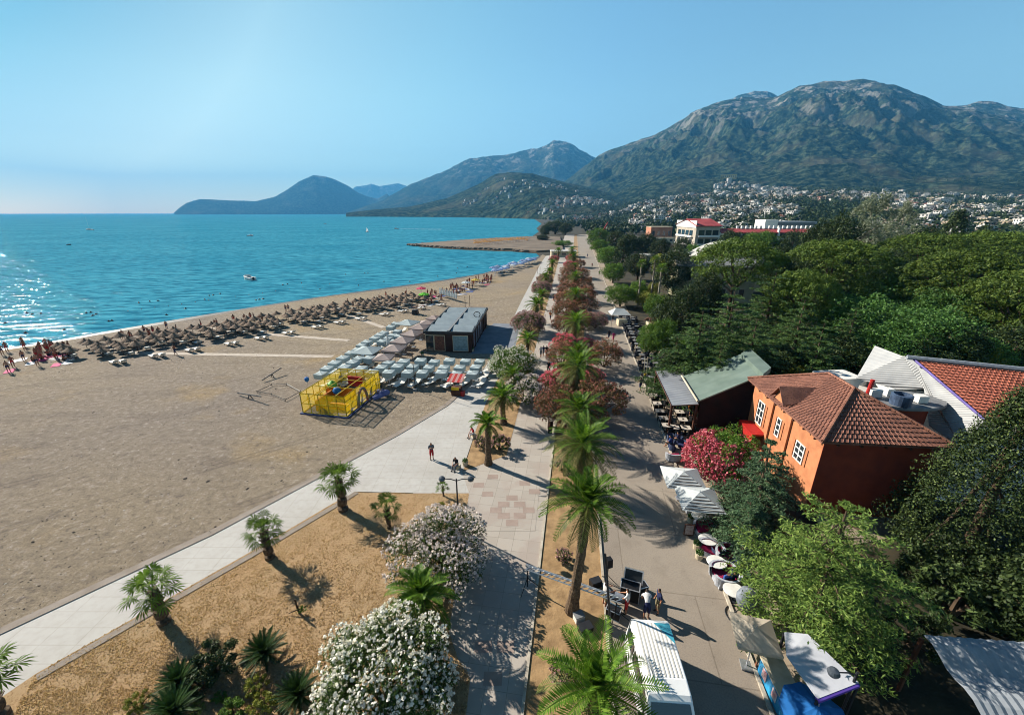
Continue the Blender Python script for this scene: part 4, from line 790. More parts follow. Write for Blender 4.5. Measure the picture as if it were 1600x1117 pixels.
# ================================================================ BUILDINGS AND STREET THINGS
rng = np.random.default_rng(200); random.seed(200)
def tilemat(name, c1, c2, pitch=.28):
    m, nt, b = newmat(name)
    t = tex(nt, 1.1, 5, 'obj'); t2 = tex(nt, 9, 3, 'obj')
    c = ramp(nt, t.outputs['Fac'], [(.3, c2), (.68, c1)]); c = mix(nt, ramp(nt, t2.outputs['Fac'], [(.35, (.7, .7, .7, 1)), (.5, (0, 0, 0, 1))]), c, tuple(x * .55 for x in c2[:3]) + (1,))
    nt.links.new(c, b.inputs['Base Color']); b.inputs['Roughness'].default_value = .85
    bump(nt, b, t2.outputs['Fac'], .5, .03); return m
TILE = tilemat('roof_tile', S(176, 118, 96, .55), S(130, 82, 66, .55)); TILE2 = tilemat('bright_roof_tile', S(204, 116, 88, .56), S(168, 88, 66, .56))
ORANGE = M('orange_render', S(222, 148, 102, .62), S(194, 124, 84, .62), 1.2, .85, .2, 14); RED_SHADE_R = M('red_and_shade_render', S(172, 72, 46, .6), S(144, 56, 38, .6), 1.2, .85, .2, 14)  # the red also carries the painted shade of the house front
WHITE = M('white_paint', S(236, 234, 228, .8), S(214, 210, 202, .8), 2, .6); CREAM = M('cream_paint', S(228, 214, 186, .7), S(200, 184, 154, .7), 2, .8)
GREY = M('grey_paint', S(150, 152, 154, .6), S(122, 124, 126, .6), 2, .7); DARKM = M('dark_metal', S(40, 42, 46), S(28, 28, 32), 4, .5); BLACK = M('black_plastic', S(24, 24, 26), S(16, 16, 18), 4, .5)
ALU = M('aluminium', S(206, 208, 212, .8), S(176, 178, 182, .8), 8, .35, metal=.7); WOODB = M('brown_wood', S(104, 62, 44, .6), S(66, 38, 28, .6), 2, .7, .2, 20)
REDP = M('red_paint', S(196, 40, 34, .7), S(160, 30, 28, .7), 3, .6); BLUE = M('blue_fabric', S(40, 130, 206, .7), S(24, 96, 176, .7), 2, .7); PINK = M('pink_cushion', S(196, 32, 92, .6), S(150, 20, 70, .6), 3, .8)
YEL = M('yellow_tube', S(236, 204, 40, .75), S(212, 176, 30, .75), 3, .5); ORAP = M('orange_pad', S(236, 140, 24, .7), S(206, 110, 18, .7), 2, .7)
glass, nt, b = newmat('window_glass'); b.inputs['Base Color'].default_value = (.02, .028, .034, 1); b.inputs['Roughness'].default_value = .06; b.inputs['Specular IOR Level'].default_value = .8
def net(name, col, a):
    m, nt, b = newmat(name); b.inputs['Base Color'].default_value = col; b.inputs['Roughness'].default_value = .7
    tr = N(nt, 'ShaderNodeBsdfTransparent'); tl = N(nt, 'ShaderNodeBsdfTranslucent'); tl.inputs[0].default_value = col
    m1 = N(nt, 'ShaderNodeMixShader'); m1.inputs[0].default_value = .5; nt.links.new(b.outputs[0], m1.inputs[1]); nt.links.new(tl.outputs[0], m1.inputs[2])
    m2 = N(nt, 'ShaderNodeMixShader'); m2.inputs[0].default_value = a; nt.links.new(tr.outputs[0], m2.inputs[1]); nt.links.new(m1.outputs[0], m2.inputs[2]); nt.links.new(m2.outputs[0], nt.nodes['Material Output'].inputs[0]); return m
NETY = net('yellow_net', S(240, 206, 30, .8), .42)
def cloth(name, c, t=.35):
    m, nt, b = newmat(name); b.inputs['Base Color'].default_value = c; b.inputs['Roughness'].default_value = .85
    tl = N(nt, 'ShaderNodeBsdfTranslucent'); tl.inputs[0].default_value = c; ms = N(nt, 'ShaderNodeMixShader'); ms.inputs[0].default_value = t
    t1 = tex(nt, 3, 4, 'obj'); cc = ramp(nt, t1.outputs['Fac'], [(.3, tuple(x * .86 for x in c[:3]) + (1,)), (.7, c)]); nt.links.new(cc, b.inputs['Base Color'])
    nt.links.new(b.outputs[0], ms.inputs[1]); nt.links.new(tl.outputs[0], ms.inputs[2]); nt.links.new(ms.outputs[0], nt.nodes['Material Output'].inputs[0]); return m
C_WHITE = cloth('white_canvas', S(226, 232, 232, .8)); C_TEAL = cloth('pale_teal_canvas', S(204, 220, 222, .64), .2); C_BEIGE = cloth('beige_canvas', S(222, 208, 186, .7)); C_ROSE = cloth('rose_beige_canvas', S(206, 188, 182, .7)); C_BLUE = cloth('blue_canvas', S(20, 116, 196, .75)); C_LB = cloth('pale_blue_canvas', S(150, 180, 226, .75)); C_OR = cloth('orange_canvas', S(224, 160, 70, .75)); C_GRN = cloth('lime_canvas', S(110, 220, 40, .75)); C_PINK = cloth('pink_canvas', S(230, 80, 120, .75)); C_YEL = cloth('yellow_canvas', S(228, 196, 70, .75))
def corr(name, c, c2, pitch, axis):
    m, nt, b = newmat(name); o = N(nt, 'ShaderNodeTexCoord').outputs['Object']; wv = N(nt, 'ShaderNodeTexWave', Scale=pitch); wv.bands_direction = axis; nt.links.new(o, wv.inputs['Vector'])
    t1 = tex(nt, .8, 5, 'obj'); c_ = ramp(nt, t1.outputs['Fac'], [(.3, c2), (.7, c)]); c_ = mix(nt, ramp(nt, wv.outputs['Fac'], [(0, (.45, .45, .45, 1)), (.25, (0, 0, 0, 1))]), c_, c2)
    nt.links.new(c_, b.inputs['Base Color']); b.inputs['Roughness'].default_value = .5; bump(nt, b, wv.outputs['Fac'], .8, .05); return m
def courses(mb, e0, e1, r1, r0, n=14, th=.05, m=0):
    e0, e1, r1, r0 = map(Vector, (e0, e1, r1, r0)); nn = (e1 - e0).cross(r0 - e0 if (r0 - e0).length > .1 else r1 - e1).normalized(); nn = nn if nn.z > 0 else -nn
    for i in range(n):
        a, b_ = i / n, (i + 1) / n
        l0, l1, u1, u0 = e0.lerp(r0, a), e1.lerp(r1, a), e1.lerp(r1, b_), e0.lerp(r0, b_)
        mb.add([l0 + nn * th, l1 + nn * th, u1 + nn * .004, u0 + nn * .004, l0, l1], [(0, 1, 2, 3), (4, 5, 1, 0)], m)
        k = max(2, int((l1 - l0).length / .3))
        for j in range(k + 1):                              # tile ribs up the slope
            q = l0.lerp(l1, j / k); t = u0.lerp(u1, j / k); d = (l1 - l0).normalized() * .045
            mb.add([q - d + nn * th, q + d + nn * th, t + d + nn * .01, t - d + nn * .01, q + nn * (th + .045), t + nn * .05], [(0, 4, 5, 3), (4, 1, 2, 5)], m)
# ---- the orange house
hx = math.hypot(8.02, -.77); hr = math.atan2(-.77, 8.02); HW, HD, EZ, RZ_ = 8.05, 10.9, 6.0, 8.15
house = thing('orange_house', 'orange two-storey house with brown tiled hip roof and a small dormer', 'house', (20.17, 23.28, 0), hr)
o_ = .5
MB().box((HW / 2, HD / 2, (EZ - .1) / 2), (HW - 2 * o_, HD - 2 * o_, EZ - .1)).build('wall', ORANGE, house)
mb = MB(); rA, rB = (HW / 2 - .1, 4.0, RZ_), (HW / 2 - .1, HD - 4.0, RZ_)
cr = [(0, 0, EZ), (HW, 0, EZ), (HW, HD, EZ), (0, HD, EZ)]
courses(mb, cr[0], cr[1], rA, rA, 13); courses(mb, cr[3], cr[0], rA, rB, 14); courses(mb, cr[1], cr[2], rB, rA, 14); courses(mb, cr[2], cr[3], rB, rB, 13)
mb.slab([Vector(p) - Vector((0, 0, .03)) for p in cr], .12)
rf = mb.build('roof', TILE, house, recalc=False)
mb = MB()
for a, b_ in ((cr[0], rA), (cr[1], rA), (rA, rB), (cr[3], rB), (cr[2], rB)):
    a, b_ = Vector(a), Vector(b_); n_ = int((b_ - a).length / .32)
    for i in range(n_): mb.path([a.lerp(b_, i / n_) + Vector((0, 0, .06)), a.lerp(b_, (i + .95) / n_) + Vector((0, 0, .09))], [.11, .085], 6)
mb.build('ridge_tiles', tilemat('ridge_tile', S(190, 130, 104, .55), S(140, 86, 66, .55)), rf)
def window(parent, x, y, z, w_, h_, nx, nz_, face='left', name='window'):
    f = MB(); s_ = -1 if face in ('left', 'front') else 1
    def bx(u, v, du, dv, th, m=0, off=0):
        if face in ('left', 'right'): f.box((x + s_ * (th / 2 + off), y + u, z + v), (th, du, dv), 0, m)
        else: f.box((x + u, y + s_ * (th / 2 + off), z + v), (du, th, dv), 0, m)
    for u in [-w_ / 2 + w_ * i / nx for i in range(nx + 1)]: bx(u, 0, .09, h_ + .09, .07)
    for v in [-h_ / 2 + h_ * i / nz_ for i in range(nz_ + 1)]: bx(0, v, w_ - .02, .085, .06)
    o = f.build(name, WHITE, parent); f = MB(); bx(0, 0, w_, h_, .02, 0, .004); f.build('pane', glass, o); return o
wx = o_
for (y, z, w_, h_, nx) in ((8.6, 3.7, .95, 2.0, 2), (5.7, 3.9, .5, 1.5, 1), (2.6, 3.6, 1.0, 1.35, 2)):
    window(house, wx, y, z, w_, h_, nx, 3)
    for s_ in (-1, 1): MB().box((wx - .03, y + s_ * (w_ / 2 + .3), z), (.05, .2, h_)).build('shutter', ORANGE, house)
mb = MB(); mb.box((wx - .08, 4.35, 2.9), (.14, .4, 5.6)); mb.box((wx - .08, 7.0, 2.9), (.14, .4, 5.6)); mb.build('pilaster', ORANGE, house)
mb = MB(); mb.box((wx - .55, 8.4, 2.35), (1.1, 2.6, .12)); mb.box((wx - 1.05, 8.4, 1.95), (.06, 2.6, .7)); mb.build('entrance_canopy', REDP, house)
mb = MB()                                             # wall dormer: little gabled roof breaking the eave
dy, dz = 5.7, 7.45
for s_ in (-1, 1): mb.slab([(-.15, dy, dz), (-.15, dy + s_ * 1.0, dz - 1.15), (1.2, dy + s_ * 1.0, dz - 1.15 + .3), (2.75, dy, dz)], .08)
dr = mb.build('dormer', TILE, house); mb = MB(); mb.add([(.12, dy - .85, 6.2), (.12, dy + .85, 6.2), (.12, dy, 7.25), (.2, dy - .85, 6.2), (.2, dy + .85, 6.2), (.2, dy, 7.25)], [(0, 1, 2), (3, 5, 4), (0, 3, 4, 1), (1, 4, 5, 2), (2, 5, 3, 0)]); mb.build('dormer_gable', ORANGE, dr)
mb = MB()
for i in range(5): mb.box((1.1 + i * 1.45, .28, 5.72), (.1, .5, .12))
for i in range(8): mb.box((.28, .9 + i * 1.3, 5.72), (.5, .1, .12))
mb.build('eave_brackets', WOODB, house)
mb = MB(); mb.box((HW / 2, o_ - .015, 2.9), (HW - 2 * o_ + .02, .03, 5.7)); mb.build('front_wall_shade', RED_SHADE_R, house)  # shaded side of the orange walls, its shade put into the colour
# oval roof terrace with drum, dish and chimney behind the house
t_ = thing('roof_terrace', 'oval grey rooftop platform with boxes and a round drum behind the orange house', 'roof terrace', P(1410, 622, 7.2).xy.to_3d())
mb = MB(); mb.lathe([(2.9, 6.9), (2.95, 7.0), (2.9, 7.14), (0, 7.16)], 28, sy=.55); mb.build('slab', GREY, t_); mb = MB().lathe([(2.0, 0), (2.0, 6.88)], 20, sy=.5); mb.build('wall', RED_SHADE_R, t_)
mb = MB().lathe([(.55, 0), (.6, .1), (.62, 1.0), (.5, 1.05), (.45, .25), (0, .2)], 20, c=(-1.0, -.9, 6.9)); mb.build('drum', M('blue_steel', S(70, 86, 110), S(40, 50, 66), 3, .4), t_)
for c_, d_ in (((.7, -.6, 7.45), (.7, .5, .5)), ((-1.9, .3, 7.5), (.8, .5, .6)), ((-.6, .6, 7.45), (.5, .5, .55))): MB().box(c_, d_).build('equipment_cabinet', WHITE, t_)
MB().tube((-2.3, .4, 7.0), (-2.2, .4, 8.5), .14, .14, 10).build('chimney_pipe', REDP, t_)
# ---- green roofed restaurant with its grey awning
g1 = P(1066, 588, 3.8)
rest = thing('restaurant', 'open restaurant under a long sloping pale green roof with grey awning', 'restaurant', (g1.x, g1.y, 0)); off = Vector((g1.x, g1.y, 0))
gr = corr('green_roof_sheet', S(140, 158, 146, .52), S(116, 136, 124, .52), .18, 'Y'); gp = [P(1066, 588, 3.8), P(1090, 627, 3.8), P(1192, 585, 6.2), P(1158, 553, 6.2)]
MB().slab([p - off for p in gp], .14).build('roof', gr, rest)
gp = [P(1158, 552, 6.55), P(1193, 584, 6.55), P(1205, 574, 6.75), P(1172, 544, 6.75)]; MB().slab([p - off for p in gp], .5).build('roof_cap', gr, rest)
a_, b_ = P(1065, 587, 3.98) - off, P(1090, 627, 3.98) - off; MB().path([a_, b_], [.09, .09], 6).build('ridge_trim', CREAM, rest)
awn = [P(1024, 580, 3.0), P(1049, 634, 3.0), P(1092, 632, 3.4), P(1063, 576, 3.4)]
MB().slab([p - off for p in awn], .08).build('awning', corr('grey_awning', S(160, 164, 170, .6), S(136, 140, 148, .6), .6, 'Y'), rest)
mb = MB()
for (x, y, z) in ((1026, 580, 3), (1050, 632, 3), (1089, 630, 3.3)):
    q = P(x, y, z) - off; MB().box((q.x, q.y, z / 2 - .05), (.18, .18, z)).build('post', WOODB, rest)
MB().path([P(1024, 580, 3.02) - off, P(1049, 634, 3.02) - off, P(1092, 632, 3.42) - off], [.06, .06, .06], 5).build('awning_rail', WOODB, rest)
q0, q1, q2, q3 = [p - off for p in (P(1075, 588, 3.5), P(1096, 618, 3.5), P(1190, 583, 5.9), P(1160, 556, 5.9))]
mb = MB(); mb.add([(q.x, q.y, 0) for q in (q0, q1, q2, q3)] + [(q.x, q.y, q.z) for q in (q0, q1, q2, q3)], [(3, 2, 1, 0), (4, 5, 6, 7), (1, 2, 6, 5), (2, 3, 7, 6), (3, 0, 4, 7)]); mb.build('wall', M('dark_maroon_wall', S(74, 36, 30, .6), S(44, 24, 22, .6), 1, .8), rest)
# ---- white sheet-metal hall with a red tile roof
w0 = P(1440, 620, 5); hall = thing('metal_hall', 'white corrugated metal hall with a long red tiled roof', 'hall', (w0.x, w0.y, 0)); off = Vector((w0.x, w0.y, 0))
cw = corr('white_corrugated', S(222, 222, 220, .5), S(186, 188, 190, .5), 2.2, 'DIAGONAL')
def planes(spec, th, nm, mat, par):
    return MB().slab([P(*s_) - off for s_ in spec], th).build(nm, mat, par)
planes([(1367, 540, 9), (1338, 590, 6.6), (1402, 607, 6.6), (1444, 606, 7.2), (1412, 557, 9)], .08, 'gable_roof', cw, hall)
planes([(1412, 556, 9.06), (1444, 606, 7.26), (1452, 664, 5.3), (1502, 698, 5), (1538, 657, 6.9), (1426, 560, 9.06)], .08, 'side_roof', cw, hall)
e0, e1, r1, r0 = [P(*s_) - off for s_ in ((1538, 657, 7.0), (1660, 672, 7.0), (1680, 588, 9.2), (1426, 561, 9.2))]
mb = MB(); courses(mb, e0, e1, r1, r0, 18, .06); mb.build('tile_roof', TILE2, hall, recalc=False); MB().path([r0 + Vector((0, 0, .05)), e0 + Vector((0, 0, .06))], [.09, .09], 5).build('verge_trim', M('violet_trim', S(120, 100, 190, .6), S(90, 74, 150, .6), 2, .6), hall)
MB().path([r0 + Vector((-.4, .1, .12)), r1 + Vector((0, 0, .12))], [.18, .18], 6).build('parapet', M('parapet_sheet', S(176, 182, 190, .6), S(140, 146, 156, .6), 6, .6), hall)
fp = [P(1338, 590, 6.6), P(1402, 607, 6.6), P(1452, 664, 5.3), P(1502, 698, 5), P(1538, 657, 6.9), P(1660, 672, 7), P(1680, 588, 9), P(1412, 556, 9), P(1367, 540, 9)]
fp = [(p - off).lerp(Vector((3, 2, 0)), .06) for p in fp]; n_ = len(fp); mb = MB(); mb.add([(p.x, p.y, 0) for p in fp] + [(p.x, p.y, min(p.z, 6.5) - .35) for p in fp], [(i, (i + 1) % n_, (i + 1) % n_ + n_, i + n_) for i in range(n_)]); mb.build('wall', WHITE, hall)
q = P(1310, 585, 5); MB().box((0, 0, 2.5), (3.4, 2.4, 5), .1).build('white_shed', WHITE, loc=(q.x, q.y, 0)); tag(bpy.data.objects['white_shed'], 'plain white flat-roofed shed behind the orange house ridge', 'shed')
# ---- tent and awnings at the bottom
q0 = P(1545, 1060, 3); tent = thing('striped_tent', 'pale blue striped canvas roof in the shade, dappled by sun', 'tent roof', (q0.x, q0.y, 0)); off = q0.xy.to_3d()
mb = MB(); A_, B_, C_, D_ = [P(*s_) - off for s_ in ((1443, 992, 3.4), (1640, 1006, 3.4), (1760, 1200, 2.5), (1548, 1135, 2.5))]
for j in range(9):
    for i in range(25):
        p = A_.lerp(B_, i / 24).lerp(D_.lerp(C_, i / 24), j / 8); mb.v.append((p.x, p.y, p.z + .10 * math.sin(j * 1.4) + .05 * (i % 2)))
for j in range(8):
    for i in range(24): mb.f.append((j * 25 + i, j * 25 + i + 1, (j + 1) * 25 + i + 1, (j + 1) * 25 + i)); mb.m.append(0)
mb.build('canopy', M('blue_white_canvas', S(186, 192, 198, .5), S(158, 166, 174, .5), 1.5, .8, .2, 12), tent); mb = MB()
for p in (A_, D_, B_): MB().box((p.x, p.y, p.z / 2 - .1), (.12, .12, p.z - .2)).build('post', WOODB, tent)
q0 = P(1280, 1040, 2.6); ka = thing('cafe_awning', 'flat white canvas awning beside the ice cream counter', 'awning', (q0.x, q0.y, 0)); off = q0.xy.to_3d()
aw = [P(1226, 987, 2.7) - off, P(1262, 990, 2.9) - off, P(1342, 1066, 2.9) - off, P(1278, 1091, 2.6) - off, P(1229, 1023, 2.6) - off]
MB().slab(aw, .06).build('canopy', M('awning_canvas', S(196, 198, 204, .7), S(176, 178, 186, .7), 1.5, .8), ka); mb = MB()
for p in (aw[0], aw[2], aw[3]): MB().box((p.x, p.y, p.z / 2 - .04), (.08, .08, p.z - .08)).build('post', DARKM, ka)
MB().path([aw[2] - Vector((0, 0, .1)), aw[3] - Vector((0, 0, .1))], [.1, .1], 5).build('valance', M('violet_valance', S(110, 80, 190, .6), S(90, 64, 160, .6), 2, .7), ka)
k0, k1 = P(1200, 1036, .55), P(1236, 1108, .55); d = k1 - k0; kr = math.atan2(d.y, d.x); kc = (k0 + k1) / 2
kio = thing('ice_cream_counter', 'long ice cream counter with blue and white front panels under the beige parasol', 'counter', (kc.x, kc.y, 0), kr)
Lk = d.length; MB().box((0, 0, .5), (Lk, .8, 1.0)).build('body', M('sky_blue_panel', S(60, 170, 220, .7), S(40, 140, 200, .7), 1.2, .5), kio); MB().box((0, 0, 1.04), (Lk + .1, .95, .08)).build('counter_top', CREAM, kio)
for s_ in (-1, 1): MB().box((s_ * Lk * .22, -.415, .55), (Lk * 0.18, .02, .5)).build('front_panel', M('white_red_panel', S(230, 226, 224, .8), S(214, 90, 110, .8), 3, .5), kio)
def parasol(name, label, cat, R_, z, mat, sq=True, drop=.45, val=.18, n=8, group=None, polemat=None, wave=0, ribs=True):
    t = thing(name, label, cat, group=group); mb = MB(); k = 4 if sq else n; pts = []
    for i in range(k):
        a = math.pi / 4 + 2 * math.pi * i / k; r = R_ * (math.sqrt(2) if sq else 1); pts.append((r * math.cos(a), r * math.sin(a), z - drop))
    top = (0, 0, z); seg = 6 if sq else 2; vs = [top]; rim = []
    for i in range(k):
        a, b_ = Vector(pts[i]), Vector(pts[(i + 1) % k])
        for s_ in range(seg): p = a.lerp(b_, s_ / seg); rim.append((p.x, p.y, p.z - .05 * math.sin(math.pi * s_ / seg)))
    m_ = len(rim); vs += rim + [(x, y, zz - val) for x, y, zz in rim]
    mb.add(vs, [(0, 1 + i, 1 + (i + 1) % m_) for i in range(m_)] + [(1 + i, 1 + m_ + i, 1 + m_ + (i + 1) % m_, 1 + (i + 1) % m_) for i in range(m_)]); mb.build('canopy', mat, t)
    MB().tube((0, 0, 0), (0, 0, z + .12), .03, .025, 6).box((0, 0, .05), (.5, .5, .1)).build('pole', polemat or ALU, t)
    return t
u = parasol('square_parasol', 'plain beige square parasol over the ice cream counter', 'parasol', .88, 2.5, C_BEIGE, drop=.34, val=.14); q = P(1181, 985, 2.3); u.location = (q.x, q.y, 0); u.rotation_euler.z = R(-15)
u = parasol('round_parasol', 'round bright blue parasol at the bottom edge beside the counter', 'parasol', 1.2, 2.3, C_BLUE, False, .5, .15, 10); q = P(1277, 1108, 2.1); u.location = (q.x, q.y, 0)
for (x, y), t in (((1068, 740), 'white square parasol with dark stripes, half under the pink oleander'), ((1093, 772), 'white striped parasol over the crimson sofa')):
    u = parasol('square_parasol', t, 'parasol', 1.35, 2.4, C_WHITE, drop=.55, val=.02); q = P(x, y, 2.2); u.location = (q.x, q.y, 0); u.rotation_euler.z = R(-8)
    mb = MB()
    for i in range(5):
        f = .25 + .16 * i; zz = 2.4 - .55 * f + .012; w_ = 1.35 * f; mb.add([(-w_, -w_, zz), (w_, -w_, zz), (w_ + .06, -w_ - .06, zz - .026), (-w_ - .06, -w_ - .06, zz - .026)], [(0, 1, 2, 3)])
    mb.build('stripes', M('stripe_brown', S(92, 84, 80, .6), S(70, 64, 60, .6), 2, .8), u)
# ---- lamps
def lamp(label, h, arms, loc, rz=0):
    t = thing('street_lamp', label, 'street lamp', loc, rz); MB().path([(0, 0, 0), (0, 0, .3), (0, 0, h)], [.09, .06, .045], 8).build('post', DARKM, t)
    for s_ in arms:
        MB().path([(0, 0, h - .15), (s_ * .35, 0, h - .02), (s_ * .8, 0, h)], [.03, .03, .025], 6).build('arm', DARKM, t); MB().lathe([(.02, -.22), (.17, -.12), (.22, 0), (.16, .12), (.02, .17)], 14, c=(s_ * .92, 0, h)).build('globe', M('dark_globe', S(70, 76, 84), S(50, 54, 60), 3, .3), t)
    return t
q = P(713, 748, 4); lamp('street lamp with two dark globes behind the blush-white oleander', 4.0, (-1, 1), (q.x, q.y, 0)); q = P(1340, 1050, 3.4); lamp('street lamp with a single dark globe at the edge of the white awning', 3.4, (-1,), (q.x, q.y, 0))
t = thing('lamp_mast', 'thin tall mast standing on the gravel beach in front of the bar parasols', 'mast', P(649, 610)); MB().path([(0, 0, 0), (0, 0, 5.0)], [.05, .03], 6).build('pole', DARKM, t); MB().box((0, 0, .12), (.5, .5, .24)).build('foot', GREY, t)
t = thing('dark_pole', 'dark pole leaning beside the tall date palm at the kerb', 'pole', P(957, 1020)); MB().path([(0, 0, 0), (-.55, .9, 5.2)], [.06, .05], 7).build('shaft', DARKM, t); MB().box((0, 0, .06), (.3, .3, .12)).build('foot', DARKM, t)
# ---- van
vx, vy = 6.22, 11.72; van = thing('white_van', 'white minibus parked nose to the camera beside the squat date palm', 'van', (vx, vy, 0), R(-3.5))
VW = M('van_white', S(238, 238, 236, .85), S(226, 226, 224, .85), 1, .3, spec=.5); prf = [(-2.75, .45), (-2.8, .95), (-2.55, 1.15), (-1.85, 1.3), (-1.15, 2.16), (-1.0, 2.28), (-.5, 2.40), (1.9, 2.42), (2.12, 2.3), (2.2, 1.3), (2.2, .45)]
mb = MB(); n_ = len(prf); ws = lambda z: .98 if z < 1.35 else .98 - .14 * (z - 1.35); vs = [(-ws(z), y, z) for y, z in prf] + [(ws(z), y, z) for y, z in prf]
mb.add(vs, [tuple(range(n_))[::-1], tuple(range(n_, 2 * n_))] + [(i, (i + 1) % n_, (i + 1) % n_ + n_, i + n_) for i in range(n_)]); vb = mb.build('body', VW, van)
bv = vb.modifiers.new('edge', 'BEVEL'); bv.width = .07; bv.segments = 3; bv.limit_method = 'ANGLE'
mb = MB()
for i in range(9): mb.box((-.64 + i * .16, .72, 2.4145), (.06, 2.3, .014))
mb.build('roof_ribs', M('rib_cream', S(214, 210, 200, .7), S(200, 196, 186, .7), 1, .5), van); mb = MB(); mb.add([(.1, 1.86, 2.445), (.8, 1.86, 2.445), (.8, .9, 2.445)], [(0, 1, 2)]); mb.build('roof_stripe', M('teal_stripe', S(80, 170, 190, .7), S(70, 150, 174, .7), 2, .4), van)
mb = MB(); y0, z0, y1, z1 = -1.80, 1.36, -1.2, 2.1; nrm = Vector((0, -(z1 - z0), (y1 - y0) )).normalized() * .025; mb.slab([Vector((-.84, y0, z0)) + nrm, Vector((.84, y0, z0)) + nrm, Vector((.74, y1, z1)) + nrm, Vector((-.74, y1, z1)) + nrm], .02); mb.build('windscreen', glass, van)
for s_ in (-1, 1):
    for a, b_ in ((-1.3, -.55), (-.4, .85), (1.0, 1.9)): mb = MB(); mb.add([(s_ * .985, a, 1.45), (s_ * .985, b_, 1.45), (s_ * .91, b_, 2.05), (s_ * .91, a + (.35 if a < -1 else 0), 2.05)], [(0, 1, 2, 3)]); mb.build('side_window', glass, van)
    for y in (-1.75, 1.35):
        wh = MB().lathe([(.34, -.1), (.36, -.06), (.36, .06), (.34, .1), (.2, .11)], 18).build('wheel', BLACK, van); wh.location = (s_ * .88, y, .36); wh.rotation_euler = (0, R(90), 0); r_ = MB().lathe([(.2, 0), (0.18, .02), (0, .03)], 14).build('rim', ALU, wh); r_.location = (0, 0, s_ * .1)
    MB().box((s_ * 1.12, -1.35, 1.5), (.2, .1, .28)).build('mirror', BLACK, van); MB().box((s_ * .72, -2.72, .98), (.36, .12, .2)).build('headlight', ALU, van)
MB().box((0, -2.82, .55), (1.9, .14, .3)).build('bumper', GREY, van)
# ---- truss rig, speakers and cases
ta, tb = P(822, 884, 1.55), P(972, 937, 1.55); d = tb - ta; tr_ = thing('light_truss', 'aluminium lattice truss on two black tripod stands across the palm strip', 'truss', (ta.x, ta.y, 0), math.atan2(d.y, d.x)); L_ = d.length
mb = MB()
for yy, zz in ((-.13, 1.45), (.13, 1.45), (0, 1.68)): mb.tube((0, yy, zz), (L_, yy, zz), .034, None, 6)
k = int(L_ / .3)
for i in range(k):
    a = L_ * i / k; b_ = L_ * (i + 1) / k
    for p, q in (((a, -.13, 1.45), (b_, 0, 1.68)), ((a, .13, 1.45), (b_, 0, 1.68)), ((a, -.13, 1.45), (b_, .13, 1.45))): mb.tube(p, q, .02, None, 4, cap=False)
mb.build('lattice', ALU, tr_)
for x in (.1, L_ - .25):
    st = MB().tube((x, 0, .1), (x, 0, 1.44), .04, .03, 7).build('stand', BLACK, tr_)
    for i in range(3): a = i * 2.094 + .4; MB().tube((x, 0, .75), (x + .75 * math.cos(a), .75 * math.sin(a), .02), .025, .02, 5).build('stand_leg', BLACK, st)
t = thing('speaker_stand', 'black loudspeaker raised on a tripod behind the truss', 'loudspeaker', P(948, 910)); MB().tube((0, 0, 0), (0, 0, 1.25), .03, None, 6).build('pole', BLACK, t); MB().box((0, 0, 1.5), (.36, .34, .55), .3, 0, .9).build('cabinet', BLACK, t)
for i in range(3): a = i * 2.094; MB().tube((0, 0, .6), (.45 * math.cos(a), .45 * math.sin(a), .02), .02, None, 5).build('leg', BLACK, t)
t = thing('flight_case', 'open silver-edged flight case standing on the road by the crew', 'equipment case', P(983, 932), R(-20)); MB().box((0, 0, .42), (1.0, .62, .84)).build('body', BLACK, t); mb = MB()
for s_ in (-1, 1):
    for y in (-.31, .31): mb.tube((s_ * .5, y, 0), (s_ * .5, y, .86), .03, None, 5)
    mb.tube((-.5, s_ * .31, .86), (.5, s_ * .31, .86), .03, None, 5).tube((s_ * .5, -.31, .86), (s_ * .5, .31, .86), .03, None, 5)
mb.build('edge_trim', ALU, t)
l_ = MB().box((0, 0, 0), (1.0, .7, .07)).build('lid', M('case_lining', S(52, 58, 60), S(36, 40, 42), 3, .8), t); mb = MB()
for s_ in (-1, 1): mb.box((s_ * .48, 0, .045), (.06, .72, .05)); mb.box((0, s_ * .33, .047), (1.02, .06, .05))
mb.build('lid_trim', ALU, l_); l_.location = (.1, .5, 1.05); l_.rotation_euler = (R(62), 0, 0)
t = thing('mixing_desk', 'sound mixing desk in a silver frame in front of the flight case', 'mixing desk', P(966, 944), R(-25)); MB().box((0, 0, .5), (.9, .5, .08)).build('panel', BLACK, t); MB().box((0, .1, .58), (.5, .2, .06)).build('fader_bank', ALU, t)
for s_ in (-1, 1): MB().tube((s_ * .4, -.2, 0), (s_ * .4, .2, .48), .025, None, 5).tube((s_ * .4, .2, 0), (s_ * .4, -.2, .48), .025, None, 5).build('leg', ALU, t)
for (x, y), t_n, sz, m_ in (((904, 968), 'small white equipment box beside the tall palm foot', (.5, .4, .35), WHITE), ((914, 985), 'low black equipment box between the palm and the van', (.7, .45, .3), BLACK), ((930, 915), 'black cable trunk lying on the strip kerb', (.6, .4, .4), BLACK)):
    t = thing('equipment_box', t_n, 'equipment case', P(x, y), R(20)); MB().box((0, 0, sz[2] / 2), sz).build('body', m_, t); MB().box((0, 0, sz[2] + .03), (sz[0] * 1.03, sz[1] * 1.03, .05)).build('lid', GREY if m_ is WHITE else DARKM, t)
